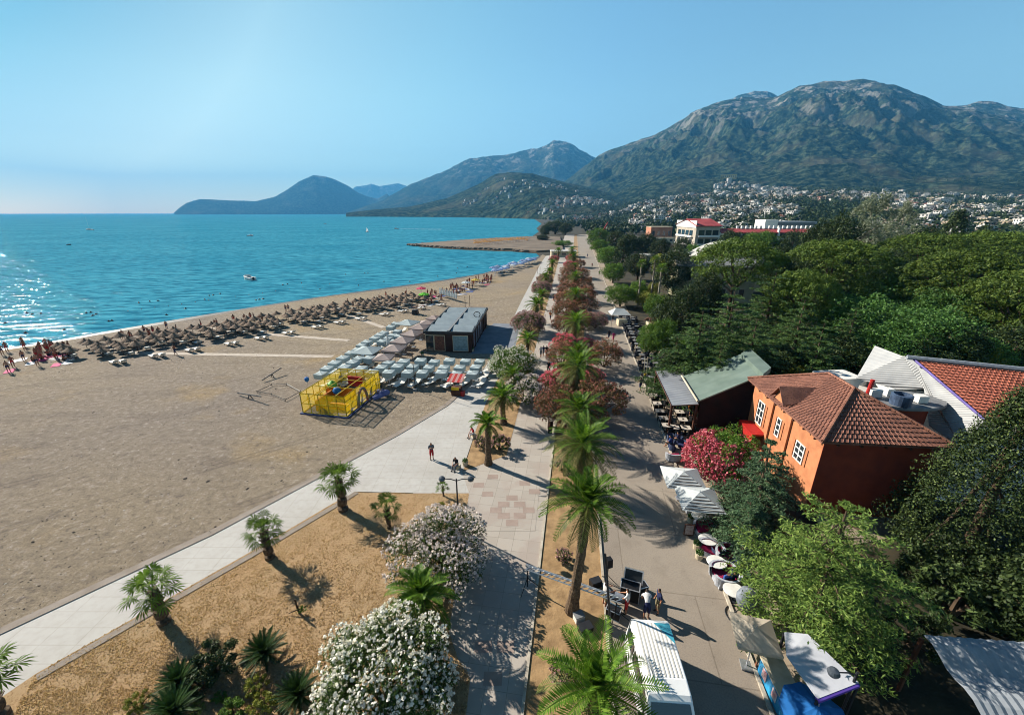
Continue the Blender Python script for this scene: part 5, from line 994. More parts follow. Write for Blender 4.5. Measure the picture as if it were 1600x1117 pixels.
for (x, y), rz, nm in (((1000, 925), 15, 'second silver-edged case closed beside the open flight case'), ((958, 962), -30, 'small silver-edged case between the desk and the van')):
    t = thing('flight_case', nm, 'equipment case', P(x, y), R(rz)); MB().box((0, 0, .27), (.7, .45, .54)).build('body', BLACK, t); mb = MB()
    for a in (-1, 1):
        for zz_ in (.02, .54): mb.tube((-.35, a * .225, zz_), (.35, a * .225, zz_), .025, None, 5).tube((a * .35, -.225, zz_), (a * .35, .225, zz_), .025, None, 5)
    mb.build('edge_trim', ALU, t)
# ---- cafe furniture along the far kerb
RAT = M('dark_rattan', S(60, 62, 70), S(34, 34, 40), 6, .8, .6, 40); WRAT = M('white_rattan', S(206, 208, 214, .7), S(170, 174, 182, .7), 6, .8, .5, 40)
def sofa():
    t = thing('wicker_sofa', 'x', 'sofa', group='wicker cafe sofas'); mb = MB(); n_ = 12
    for i in range(n_):
        a0, a1 = math.pi * i / n_, math.pi * (i + 1) / n_
        p = lambda a, r, z: (r * 1.15 * math.cos(a), r * .8 * math.sin(a), z)
        mb.add([p(a0, .62, .08), p(a1, .62, .08), p(a1, .72, .82), p(a0, .72, .82), p(a0, .5, .08), p(a1, .5, .08), p(a1, .58, .82), p(a0, .58, .82)], [(0, 1, 2, 3), (5, 4, 7, 6), (3, 2, 6, 7)])
    mb.box((0, -.02, .18), (1.2, .75, .3)); mb.build('frame', WRAT, t); MB().box((0, 0, .40), (1.08, .68, .14)).build('seat', PINK, t); mb = MB()
    for i in range(8):
        a0, a1 = math.pi * (i + .8) / 9.6, math.pi * (i + 1.8) / 9.6; mb.add([(.57 * 1.1 * math.cos(a0), .57 * .76 * math.sin(a0), .45), (.57 * 1.1 * math.cos(a1), .57 * .76 * math.sin(a1), .45), (.55 * 1.1 * math.cos(a1), .55 * .76 * math.sin(a1), .82), (.55 * 1.1 * math.cos(a0), .55 * .76 * math.sin(a0), .82)], [(0, 1, 2, 3)])
    mb.build('back_cushion', PINK, t); return t
so_ = Proto(sofa())
for (x, y), rz, t in (((1101, 825), 0, 'white wicker sofa with crimson cushions below the striped parasol'), ((1083, 790), 0, 'wicker sofa with crimson cushions in the shade of the striped parasol'), ((1111, 858), -40, 'wicker tub sofa angled beside the oval table'), ((1134, 865), 30, 'wicker sofa with pink seat under the small blue-green cedar'), ((1128, 893), 0, 'dark blue-backed wicker sofa behind the seated cafe guests'), ((1136, 905), 180, 'wicker sofa where two people in blue sit'), ((1053, 712), 180, 'wicker sofa by the kerb near the blue chairs')):
    q = P(x, y, .4); so_.put((q.x, q.y, 0), R(rz), .95, t)
def rtable():
    t = thing('oval_table', 'x', 'table', group='cafe oval tables'); MB().lathe([(.5, .7), (.52, .72), (.5, .745), (0, .75)], 18, sx=1.1).build('tabletop', WHITE, t); MB().tube((0, 0, .04), (0, 0, .7), .06, None, 8).lathe([(.28, 0), (.25, .04)], 14).build('pedestal', DARKM, t); return t
rt = Proto(rtable())
for (x, y), t in (((1094, 806), 'oval white table beside the sofa under the striped parasol'), ((1106, 843), 'oval white table between the two sofas by the planter'), ((1120, 878), 'oval white table with pink reflections near the blue sofa'), ((1147, 922), 'oval white table by the hanging chair')):
    q = P(x, y, .7); rt.put((q.x, q.y, 0), 0, 1, t)
t = thing('hanging_chair', 'grey woven egg chair on a round base next to the beige parasol', 'egg chair', P(1160, 962).xy.to_3d()); mb = MB().lathe([(.05, .55), (.3, .65), (.48, 1.0), (.5, 1.3), (.36, 1.7), (.05, 1.85)], 16).build('shell', M('grey_weave', S(120, 126, 134), S(76, 82, 90), 6, .8, .7, 30), t); mb = MB()
for i in range(20): a0, a1 = 2 * math.pi * i / 20, 2 * math.pi * (i + 1) / 20; mb.tube((.6 * math.cos(a0) - .25, .6 * math.sin(a0), .04), (.6 * math.cos(a1) - .25, .6 * math.sin(a1), .04), .03, None, 5, cap=False)
mb.tube((-.7, 0, .04), (-.1, 0, .6), .03, None, 5); mb.build('base_ring', DARKM, t)
t = thing('menu_board', 'framed menu board standing on the pavement edge by the planters', 'sign board', P(1075, 838), R(-8)); MB().box((0, 0, .55), (.62, .06, .85)).build('frame', WOODB, t); mb = MB().box((0, -.035, .56), (.5, .012, .72)); mb.build('panel', M('menu_paper', S(196, 184, 180, .7), S(150, 120, 120, .7), 9, .7), t); MB().box((0, .12, .3), (.5, .05, .6)).build('leg', WOODB, t)
def planter():
    t = thing('planter', 'x', 'planter', group='kerb planters'); MB().lathe([(.2, 0), (.26, .4), (.24, .4), (.2, .36), (0, .36)], 14).build('pot', CREAM, t); global rng; rng = np.random.default_rng(300); quads('foliage', leaf_cloud([(0, 0, .52)], [(.24, .24, .2)], 220, .1, .5, .2), L_dec, t); return t
pl = Proto(planter())
for (x, y), t in (((1079, 815), 'planter behind the menu board'), ((1088, 857), 'planter at the kerb beside the oval table'), ((1092, 872), 'low planter past the oval table, dry grass in it'), ((727, 727), 'pale planter beside the man sitting on the promenade'), ((738, 549), 'planter at the corner of the beach bar'), ((717, 549), 'planter at the bar glass front'), ((660, 556), 'planter at the entrance of the beach bar')):
    q = P(x, y); pl.put((q.x, q.y, 0), 0, 1, t)
def diner():
    t = thing('square_table', 'x', 'table', group='square tables of the restaurant terrace'); MB().box((0, 0, .74), (.85, .85, .05)).build('tabletop', M('pale_tabletop', S(216, 206, 194, .7), S(188, 176, 160, .7), 3, .6), t); MB().box((0, 0, .37), (.12, .12, .7)).box((0, 0, .02), (.5, .5, .04)).build('pedestal', DARKM, t); MB().box((0, 0, .79), (.12, .16, .05)).build('menu_holder', BLACK, t); return t
dt = Proto(diner())
def dchair():
    t = thing('dark_chair', 'dark wooden chair at a square terrace table', 'chair', group='chairs at the terrace tables'); MB().box((0, 0, .45), (.44, .44, .06)).build('seat', BLACK, t); MB().box((0, .2, .72), (.44, .05, .5)).build('backrest', BLACK, t)
    for a in (-1, 1):
        for b_ in (-1, 1): MB().box((a * .18, b_ * .18, .21), (.05, .05, .42)).build('leg', BLACK, t)
    return t
ch = Proto(dchair())
dpos = [(1012, 594), (1018, 606), (1021, 617), (1027, 630), (1031, 642), (1037, 653), (1042, 664), (1062, 643), (1067, 655), (1072, 668), (1054, 667), (1047, 622)]
dnames = ['beside the yellow ladder-like post', 'third in the kerb row', 'beside the people in orange', 'next to the black one', 'at the awning corner', 'after the awning corner', 'last in the kerb row', 'under the awning front', 'in front of the awning', 'by the restaurant wall corner', 'between the two rows', 'under the awning edge']
for (x, y), nm in zip(dpos, dnames):
    q = P(x, y, .74); dt.put((q.x, q.y, 0), R(-8), 1, 'square pale terrace table ' + nm)
    for k in range(3): a = R(-8 + 90 * k + 45 * 0); ch.put((q.x + .62 * math.sin(a), q.y + .62 * math.cos(a), 0), -a, 1)
def ctable():
    t = thing('dark_table', 'black cafe table with dark wicker chairs along the far kerb', 'table', group='dark cafe tables along the kerb'); MB().lathe([(.4, .7), (.42, .74), (0, .75)], 12).build('tabletop', GREY, t); MB().tube((0, 0, 0), (0, 0, .7), .06, None, 6).build('pedestal', BLACK, t); return t
ct = Proto(ctable())
def wchair():
    t = thing('wicker_chair', 'dark wicker tub chair at a kerbside cafe table', 'chair', group='dark wicker chairs along the kerb'); mb = MB(); n_ = 9
    for i in range(n_):
        a0, a1 = math.pi * i / n_, math.pi * (i + 1) / n_; mb.add([(.3 * math.cos(a0), .3 * math.sin(a0), .05), (.3 * math.cos(a1), .3 * math.sin(a1), .05), (.34 * math.cos(a1), .34 * math.sin(a1), .78), (.34 * math.cos(a0), .34 * math.sin(a0), .78)], [(0, 1, 2, 3)])
    mb.build('backrest', RAT, t); MB().box((0, .02, .35), (.52, .5, .12)).build('seat', RAT, t); return t
wc = Proto(wchair())
for i in range(22):
    y = 44 + i * 1.75 + random.uniform(-.3, .3)
    for k in range(2 if i % 3 else 1):
        x = KERB(y) + .95 + 1.5 * k; ct.put((x, y, 0), 0, .95)
        for a in (0.5, 2.2, 4.4): wc.put((x + .72 * math.sin(a + i), y + .72 * math.cos(a + i), 0), -(a + i), .95)
cam_ = thing('kiosk_tent', 'small kiosk under a white peaked canopy at the end of the cafe row', 'kiosk', P(966, 508)); mb = MB(); mb.add([(-1.8, -1.6, 2.3), (1.8, -1.6, 2.3), (1.8, 1.6, 2.3), (-1.8, 1.6, 2.3), (-.7, 0, 3.3), (.8, 0, 3.2)], [(0, 1, 5, 4), (1, 2, 5), (2, 3, 4, 5), (3, 0, 4)]); mb.build('canopy', C_WHITE, cam_); mb = MB()
for a in (-1, 1):
    for b_ in (-1, 1): mb.tube((a * 1.7, b_ * 1.5, 0), (a * 1.7, b_ * 1.5, 2.3), .04, None, 5)
mb.build('frame', ALU, cam_); MB().box((.6, 0, .55), (1.6, 1.8, 1.1)).build('counter', CREAM, cam_)
t = thing('sign_ladder', 'yellow ladder-like sign frame leaning at the terrace edge', 'sign', P(1008, 590), R(20)); MB().tube((-.2, 0, 0), (.1, .6, 2.6), .05, None, 5).tube((.25, 0, 0), (.5, .6, 2.6), .05, None, 5).build('frame', CREAM, t); MB().box((.05, .05, .3), (.4, .1, .5)).build('board', YEL, t)
t = thing('satellite_dish', 'white satellite dish beside the restaurant wall', 'satellite dish', P(1146, 624, 2.6)); d_ = MB().lathe([(.02, 0), (.3, .05), (.5, .16)], 18).build('dish', WHITE, t); d_.rotation_euler = (R(70), 0, R(-20)); MB().tube((0, .05, 0), (0, .3, -2.6), .04, None, 6).build('bracket', DARKM, t)
# ---- beach bar
bl, brr, bk = P(661, 518, 3.2), P(739, 519, 3.2), P(771, 481, 3.2); ex = brr - bl; ey = bk - brr; BWd, BD = ex.length, ey.length
bar = thing('beach_bar', 'flat dark timber beach bar with a grey panelled roof', 'bar building', (bl.x, bl.y, 0), math.atan2(ex.y, ex.x) - R(2)); 
MB().box((BWd / 2, BD / 2, 1.45), (BWd - .5, BD - .4, 2.9)).build('wall', M('bar_timber', S(74, 40, 32, .6), S(46, 26, 22, .6), 1.5, .8), bar)
mb = MB(); mb.box((BWd / 2, .1, 3.05), (BWd, .2, .4)); mb.box((BWd / 2, BD - .1, 3.05), (BWd, .2, .4)); mb.box((.1, BD / 2, 3.052), (.2, BD - .4, .4)); mb.box((BWd - .1, BD / 2, 3.052), (.2, BD - .4, .4)); mb.build('roof_rim', DARKM, bar)
RP = M('roof_panel_grey', S(150, 164, 170, .6), S(128, 142, 150, .6), .8, .6)
for i in range(2):
    for j in range(4): MB().slab([(.3 + i * (BWd / 2 - .1), .3 + j * (BD - .4) / 4, 3.02), (BWd / 2 - .2 + i * (BWd / 2 - .1), .3 + j * (BD - .4) / 4, 3.02), (BWd / 2 - .2 + i * (BWd / 2 - .1), .3 + (j + 1) * (BD - .4) / 4 - .5, 3.34), (.3 + i * (BWd / 2 - .1), .3 + (j + 1) * (BD - .4) / 4 - .5, 3.34)], .1).build('roof_panel', RP, bar)
MB().box((BWd / 2, BD / 2, 3.26), (.3, BD - .6, .14)).build('roof_beam', GREY, bar); mb = MB()
for i in range(12): a0, a1 = 2 * math.pi * i / 12, 2 * math.pi * (i + 1) / 12; mb.tube((BWd - 1.0 + .55 * math.cos(a0), BD * .6, 3.55 + .45 * math.sin(a0)), (BWd - 1.0 + .55 * math.cos(a1), BD * .6, 3.55 + .45 * math.sin(a1)), .07, None, 5, cap=False)
mb.build('roof_hoop', BLACK, bar)
for x, w_, m_ in ((.9, 1.1, glass), (2.4, 1.5, M('bar_interior', S(150, 100, 80, .6), S(60, 34, 28, .6), 5, .8)), (5.6, 2.2, M('etched_glass', S(150, 180, 190, .6), S(110, 140, 150, .6), 3, .3))):
    f = MB().box((x, .17, 1.4), (w_ + .16, .06, 2.5)).build('front_window', CREAM, bar); MB().box((x, .13, 1.4), (w_, .05, 2.3)).build('pane', m_, f)
mb = MB()
for j in range(7): MB().box((BWd - .2, 1.2 + j * 2.2, 1.4), (.14, .2, 2.8)).build('side_post', WOODB, bar)
for j in range(4): MB().box((BWd - .235, 2.3 + j * 2.2, 1.5), (.04, 1.7, 2.3)).build('side_window', M('side_panel_grey', S(150, 150, 160, .6), S(110, 112, 124, .6), 1, .4), bar)
tag(sheet('bar_yard_pavement', [P(735, 553), P(803, 553), P(812, 507), P(772, 505), P(740, 530)], .022, M('yard_slabs', S(150, 156, 166, .6), S(120, 128, 140, .6), .6, .8, 0, None, 'pos')), kind='structure')
# ---- playground
p0, p1, p2 = P(474, 646), P(545, 650), P(593.5, 615); ex = p1 - p0; ey = p2 - p1; PW, PD, PH = ex.length, ey.length * 1.25, 2.35
pg = thing('soft_play_frame', 'yellow netted soft play frame on blue mats on the beach', 'play frame', (p0.x, p0.y, 0), math.atan2(ex.y, ex.x) - R(4)); mb = MB(); nx, ny = 5, 7
for i in range(nx + 1):
    for j in (0, ny): mb.tube((PW * i / nx, PD * j / ny, .1), (PW * i / nx, PD * j / ny, PH), .045, None, 5)
    if i % 2 == 0 or i == nx: mb.tube((PW * i / nx, 0, PH), (PW * i / nx, PD, PH), .045, None, 5)
for j in range(ny + 1):
    for i in (0, nx): mb.tube((PW * i / nx, PD * j / ny, .1), (PW * i / nx, PD * j / ny, PH), .045, None, 5)
    if j % 2 == 0 or j == ny: mb.tube((0, PD * j / ny, PH), (PW, PD * j / ny, PH), .045, None, 5)
for z in (.15, 1.2, PH):
    for a, b_ in (((0, 0), (PW, 0)), ((PW, 0), (PW, PD)), ((PW, PD), (0, PD)), ((0, PD), (0, 0))): mb.tube((*a, z), (*b_, z), .045, None, 5)
mb.build('frame', YEL, pg); mb = MB(); mb.add([(0, 0, .1), (PW, 0, .1), (PW, 0, PH), (0, 0, PH), (PW, PD, .1), (PW, PD, PH), (0, PD, .1), (0, PD, PH)], [(0, 1, 2, 3), (1, 4, 5, 2), (4, 6, 7, 5), (6, 0, 3, 7)]); mb.build('netting', NETY, pg)
MB().box((PW / 2, PD / 2, .06), (PW + .5, PD + .4, .12)).build('mat', M('blue_mat', S(50, 70, 130, .6), S(34, 48, 100, .6), 2, .7), pg); mb = MB(); mb.box((PW * .62, PD * .18, .5), (PW * .6, .2, .75)); mb.box((PW * .45, PD * .5, .9), (PW * .7, .2, 1.4)); mb.box((PW * .25, PD * .3, .75), (.2, PD * .45, 1.2)); mb.build('orange_partition', ORAP, pg)
MB().box((PW * .55, PD * .8, 1.5), (PW * .35, .2, 1.2)).build('red_partition', REDP, pg); mb = MB()
for i in range(12): a0, a1 = math.pi * i / 12, math.pi * (i + 1) / 12; mb.path([(PW + .15, PD * .42 + .95 * math.cos(a0), .1 + 1.9 * math.sin(a0)), (PW + .15, PD * .42 + .95 * math.cos(a1), .1 + 1.9 * math.sin(a1))], [.16, .16], 6)
mb.build('entrance_arch', M('green_arch', S(120, 150, 110, .7), S(180, 70, 90, .7), 1.5, .6), pg); mb = MB().lathe([(.05, 0), (.4, .25), (.45, .5), (.3, .8), (.05, .92)], 12, c=(PW * .4, PD * .45, .9)); mb.build('blue_bouncer', BLUE, pg); mb = MB().lathe([(.05, 0), (.5, .3), (.5, .7), (.05, 1.0)], 12, c=(PW * .2, PD * .55, 1.2)); mb.build('green_dome', M('lime_pad', S(120, 200, 70, .7), S(90, 170, 50, .7), 2, .6), pg)
MB().path([(PW * 1.02, PD * .9, .1), (PW * 1.35, PD * .75, .6), (PW * 1.1, PD * .62, .12)], [.3, .35, .3], 8).build('slide', M('violet_pad', S(120, 130, 190, .7), S(90, 96, 150, .7), 2, .6), pg)
t = thing('balloon', 'blue balloon tethered beside the yellow play frame', 'balloon', P(482, 608)); MB().lathe([(.02, 0), (.22, .2), (.28, .42), (.2, .62), (.02, .7)], 12, c=(0, 0, .9)).build('envelope', BLUE, t); MB().tube((0, 0, 0), (0, 0, .95), .012, None, 4).build('cord', DARKM, t)
cart = thing('snack_cart', 'snack cart with tilted red and white striped roof at the promenade edge', 'cart', P(714, 617), R(-10)); MB().box((0, 0, .55), (1.1, .8, 1.0)).build('body', WOODB, cart); MB().box((-.05, -.41, .95), (.9, .04, .35)).build('panel', YEL, cart)
mb = MB()
for i in range(6): mb.slab([(-.9 + .3 * i, -.8, 1.95), (-.6 + .3 * i, -.8, 1.95), (-.6 + .3 * i, .8, 2.35), (-.9 + .3 * i, .8, 2.35)], .05, i % 2)
mb.build('roof', [cloth('red_canvas', S(222, 60, 56, .75)), cloth('pink_white_canvas', S(236, 176, 170, .75))], cart); mb = MB()
for a in (-1, 1):
    for b_ in (-1, 1): mb.tube((a * .5, b_ * .36, 1.0), (a * .6, b_ * .5, 2.1), .03, None, 5)
mb.build('post', CREAM, cart); MB().box((.75, -.1, .3), (.4, .5, .6)).build('side_box', REDP, cart)
for k, ((x0, y0), (x1, y1), t) in enumerate((((410, 597), (441, 583), 'seesaw with a dark plank tilted on the open gravel'), ((372, 617), (410, 629), 'second seesaw lying lower beside the play frame'))):
    a, b_ = P(x0, y0), P(x1, y1); d = b_ - a; t = thing('seesaw', t, 'seesaw', (a + b_) / 2, math.atan2(d.y, d.x)); L_ = d.length / 2; MB().path([(-L_, 0, .25), (L_, 0, .75)], [.07, .07], 6).build('plank', DARKM, t); MB().tube((0, -.25, 0), (0, 0, .5), .05, None, 5).tube((0, .25, 0), (0, 0, .5), .05, None, 5).build('pivot', DARKM, t)
    mb = MB(); mb.tube((-L_ * .8, -.15, .3), (-L_ * .8, -.15, .6), .025, None, 4).tube((L_ * .8, -.15, .68), (L_ * .8, -.15, .95), .025, None, 4); mb.build('handle', DARKM, t)
t = thing('rope_court', 'ground frame of dark bars marking a small play court', 'play court', P(430, 612)); off = P(430, 612); mb = MB(); pts = [P(402, 614) - off, P(425, 618) - off, P(446, 627) - off, P(470, 614) - off, P(448, 602) - off, P(425, 603) - off]
for a, b_ in zip(pts, pts[1:] + pts[:1]): mb.tube(a + Vector((0, 0, .2)), b_ + Vector((0, 0, .2)), .035, None, 5).tube(a, a + Vector((0, 0, .32)), .035, None, 5)
mb.build('rail', DARKM, t)
for (x, y), h, t in (((727, 481), 2.6, 'pair of volleyball posts on the sand by the mauve oleander'), ((840, 428), 2.4, 'pair of far posts beside the dusty pink bushes')):
    t = thing('volleyball_posts', t, 'volleyball posts', P(x, y)); MB().tube((0, 0, 0), (0, 0, h), .05, None, 5).build('post', WOODB, t); MB().tube((.9, 1.2, 0), (.9, 1.2, h), .05, None, 5).build('post', WOODB, t)
t = thing('lifeguard_chair', 'dark wooden lifeguard chair between the thatched umbrellas and the bar', 'lifeguard chair', P(649, 491)); mb = MB()
for a in (-1, 1):
    for b_ in (-1, 1): mb.tube((a * .6, b_ * .6, 0), (a * .4, b_ * .4, 2.6), .05, None, 5)
mb.build('frame', WOODB, t); MB().box((0, 0, 1.5), (.9, .9, .1)).build('seat', WOODB, t); MB().box((0, 0, .5), (1.1, 1.1, .9)).build('base_box', DARKM, t)
# ---- hotel, theatre, villa and the low buildings beyond the wood
def storeys(parent, x0, x1, y, z0, fl, n, k, mat_w, face=-1, axis='x'):
    for j in range(n):
        z = z0 + fl * j
        for i in range(k):
            u = x0 + (x1 - x0) * (i + .5) / k; w_ = abs(x1 - x0) / k * .78
            if axis == 'x': f = MB().box((u, y + face * .03, z + fl * .5), (w_, .1, fl * .62)); o = f.build('window', glass, parent)
            else: f = MB().box((y + face * .03, u, z + fl * .5), (.1, w_, fl * .62)); o = f.build('window', glass, parent)
        mb = MB()
        if axis == 'x': mb.box(((x0 + x1) / 2, y + face * .5, z + .1), (abs(x1 - x0), 1.0, .2)); mb.box(((x0 + x1) / 2, y + face * .97, z + .55), (abs(x1 - x0), .08, .7))
        else: mb.box((y + face * .5, (x0 + x1) / 2, z + .1), (1.0, abs(x1 - x0), .2)); mb.box((y + face * .97, (x0 + x1) / 2, z + .55), (.08, abs(x1 - x0), .7))
        mb.build('balcony', mat_w, parent)
hot = thing('hotel', 'white hotel with balconies and red sloping roofs beyond the wood', 'hotel', (86, 200, 0)); PINKR = M('pinkish_red_roof', S(196, 84, 84, .6), S(160, 64, 66, .6), .3, .8)
MB().box((5.5, 12, 7.2), (11, 24, 14.4)).build('wall', M('hotel_render', S(206, 196, 180, .65), S(180, 168, 150, .65), .4, .85), hot); MB().box((34.5, 7, 5.6), (47, 13, 11.2)).build('wing_wall', WHITE, hot); MB().slab([(-.6, -1, 14.4), (11.6, -1, 14.4), (11.6, 12, 17.4), (-.6, 12, 17.4)], .3).build('roof', PINKR, hot); MB().slab([(-.6, 12.2, 17.2), (11.6, 12.2, 17.2), (11.6, 25, 14.6), (-.6, 25, 14.6)], .3).build('rear_roof', M('dark_red_roof', S(110, 44, 52, .6), S(80, 34, 42, .6), .3, .8), hot); MB().slab([(11.8, -.5, 11.4), (58.6, -.5, 11.4), (58.6, 5, 13), (11.8, 5, 13)], .3).build('wing_roof', PINKR, hot)
MB().box((-.15, 12, 15.0), (.3, 24, 3.2)).build('gable_wall', WHITE, hot); MB().box((38.6, 0, 8), (.6, 1.2, 11)).build('wing_pier', WHITE, hot); mb = MB()
for i in range(17): mb.box((22 + i * 2.2, 5.6, 13.6), (1.0, .8, 1.3))
mb.build('roof_parapet', WHITE, hot)
storeys(hot, 1, 10.8, -.02, 1.5, 3.9, 3, 3, WHITE); storeys(hot, 3, 22, -.02, 1.2, 3.9, 3, 4, WHITE, -1, 'y'); storeys(hot, 13, 57, .48, .8, 3.6, 3, 10, WHITE)
th_ = thing('theatre_block', 'big blank pale block with a white tower behind the hotel wing', 'building', (148, 236, 0)); MB().box((8, 8, 7.8), (22, 16, 15.6)).build('wall', M('blue_grey_cladding', S(190, 198, 204, .6), S(170, 180, 188, .6), .2, .7), th_); MB().box((-6.5, 4, 8.3), (6.9, 10, 16.6)).build('tower', WHITE, th_); MB().box((8, -.1, 14.2), (20, .3, 1.8)).build('fascia', GREY, th_); MB().tube((-8, 4, 17.2), (-8, 4, 27), .25, .1, 6).build('antenna', GREY, th_)
q = P(1165, 455, 4); vil = thing('villa', 'pale old villa glimpsed beneath the umbrella pine', 'villa', (q.x - 3, q.y + 8, 0), R(-12)); MB().box((0, 5, 4.2), (17, 10, 8.4)).build('wall', M('villa_render', S(214, 204, 170, .65), S(170, 160, 132, .65), .5, .9), vil); MB().slab([(-9, -.5, 8.4), (9, -.5, 8.4), (9, 5, 10), (-9, 5, 10)], .2).build('roof', M('grey_slate', S(150, 152, 150, .6), S(120, 122, 122, .6), .5, .8), vil)
for x in (-6, -2, 2, 6):
    for z in (2.2, 5.9): f = MB().box((x, -.04, z), (1.5, .1, 2.2)).build('window', CREAM, vil); MB().box((x, -.1, z), (1.1, .06, 1.9)).build('pane', glass, f)
q = P(1168, 376, 13.3); hl = thing('vaulted_hall', 'hall with a pale curved roof rising behind the villa pine', 'hall', (q.x, q.y + 6, -.6)); mb = MB(); n_ = 14
prf = [(-13 + 26 * i / n_, 8 + 5.2 * math.sin(math.pi * i / n_)) for i in range(n_ + 1)]
mb.add([(x, -6, z) for x, z in prf] + [(x, 6, z) for x, z in prf], [(i, i + 1, i + n_ + 2, i + n_ + 1) for i in range(n_)]); mb.build('roof', M('pale_roof', S(206, 204, 194, .65), S(186, 184, 176, .65), .5, .7), hl); MB().box((0, 0, 4), (25.6, 11.6, 8)).build('wall', CREAM, hl); mb = MB(); mb.add([(x, -5.95, z) for x, z in prf] + [(-13, -5.95, 7.9), (13, -5.95, 7.9)][::-1], [tuple(range(n_ + 3))]); mb.build('gable', CREAM, hl)
for (x, y), D_, sz, m_, rm, t in (((1031, 372), 330, (16, 12, 10), M('pink_render', S(214, 150, 120, .65), S(190, 130, 104, .65), .3, .85), CREAM, 'small pink flat-topped building beyond the dark trees'), ((1060, 394), 176, (26, 9, 3.4), CREAM, M('flat_grey_roof', S(176, 178, 172, .6), S(150, 152, 148, .6), .4, .8), 'long low flat-roofed building in front of the hotel'), ((1010, 372), 300, (40, 4, 3.5), CREAM, CREAM, 'long pale wall-like building beside the pink one'), ((882, 389), 205, (12, 5, 2.6), CREAM, WHITE, 'low white hut by the shore end of the promenade'), ((1040, 498), 60, (5, 4, 3), CREAM, TILE, 'small hut with a red tiled roof among the trees')):
    u_ = (x - 800) / F; X = u_ / (CT + .33 * ST) * D_ if D_ != 60 else P(1040, 500, 3.6).x; Y = D_ if D_ != 60 else P(1040, 500, 3.6).y
    t = thing('low_building', t, 'building', (X, Y, 0)); MB().box((0, 0, sz[2] / 2), sz).build('wall', m_, t); 
    if rm is TILE: mb = MB(); courses(mb, (-2.8, -2.3, 3), (2.8, -2.3, 3), (2.8, 0, 4), (-2.8, 0, 4), 8); courses(mb, (2.8, 2.3, 3), (-2.8, 2.3, 3), (-2.8, 0, 4), (2.8, 0, 4), 8); mb.build('roof', TILE, t, recalc=False)
    else: MB().box((0, 0, sz[2] + .15), (sz[0] + .6, sz[1] + .6, .3)).build('roof', rm, t)
    for i in range(max(2, int(sz[0] / 4))): MB().box((-sz[0] / 2 + (i + .5) * sz[0] / max(2, int(sz[0] / 4)), -sz[1] / 2 - .03, sz[2] * .55), (sz[0] / max(2, int(sz[0] / 4)) * .5, .08, sz[2] * .35)).build('window', glass, t)
t = thing('red_crane', 'slanting pinkish red crane boom at the end of the boulevard', 'crane', (P(934, 372, 2).x, P(934, 372, 2).y, 0)); mb = MB(); mb.tube((0, 0, 1), (9, 10, 13), .5, .3, 5); mb.build('boom', REDP, t); MB().box((0, 0, .9), (4, 3, 1.8)).build('base', GREY, t)

# ---- smaller things that crowd the kerb
def bchair():
    t = thing('tub_chair', 'x', 'chair', group='blue tub chairs by the kerb'); mb = MB(); n_ = 10
    for i in range(n_):
        a0, a1 = math.pi * i / n_, math.pi * (i + 1) / n_; mb.add([(.3 * math.cos(a0), .3 * math.sin(a0), .05), (.3 * math.cos(a1), .3 * math.sin(a1), .05), (.36 * math.cos(a1), .36 * math.sin(a1), .75), (.36 * math.cos(a0), .36 * math.sin(a0), .75)], [(0, 1, 2, 3)])
    mb.build('backrest', M('slate_blue_weave', S(90, 104, 140, .6), S(56, 66, 96, .6), 8, .8, .6, 40), t); MB().lathe([(.28, .1), (.3, .38), (0, .42)], 12).build('seat', CL_NAVY, t); return t
CL_NAVY = M('navy_seat', S(50, 58, 100, .7), S(36, 42, 76, .7), 6, .8)
bc = Proto(bchair())
for (x, y), rz, t in (((1047, 690), 30, 'blue tub chair at the pavement edge before the oleander tree'), ((1058, 686), 200, 'blue tub chair turned to the restaurant terrace'), ((1050, 704), 90, 'blue tub chair beside the first white parasol'), ((1064, 700), 300, 'blue tub chair under the pink blossom'), ((1087, 796), 20, 'blue tub chair behind the menu board'), ((1119, 870), 160, 'blue tub chair between sofa and oval table'), ((1143, 890), 240, 'blue tub chair at the edge of the small cedar'), ((1150, 905), 80, 'blue tub chair beside the hanging chair')):
    q = P(x, y); bc.put((q.x, q.y, 0), R(rz), 1, t)
for i, y in enumerate((15.2, 18.4, 22.6, 27.5, 30.2, 36.0, 40.5)):
    pl.put((KERB(y) + .3, y, 0), 0, .8, ('round planter at the kerb ' + ('by the beige parasol', 'by the hanging chair', 'by the crimson sofa', 'under the striped parasol', 'in front of the blue tub chairs', 'beside the last kerb table', 'at the start of the dark tables')[i]))
def bench():
    t = thing('park_bench', 'x', 'bench', group='benches of the boulevard'); MB().box((0, 0, .45), (1.7, .42, .06)).build('seat', WOODB, t); MB().box((0, .22, .75), (1.7, .06, .36)).build('backrest', WOODB, t)
    for s_ in (-.7, .7): MB().box((s_, 0, .21), (.08, .4, .42)).build('leg', DARKM, t)
    return t
bn_ = Proto(bench())
for i, (y, t) in enumerate(((35.5, 'bench on the walkway edge past the pink-flecked shrub'), (52.0, 'bench by the walkway opposite the mauve oleander'), (74.0, 'bench by the walkway opposite the dusty pink bushes'), (98.0, 'bench far along the walkway'))): bn_.put((STRIPL(y) - .45, y, .01), R(-98.5 + 180), 1, t)
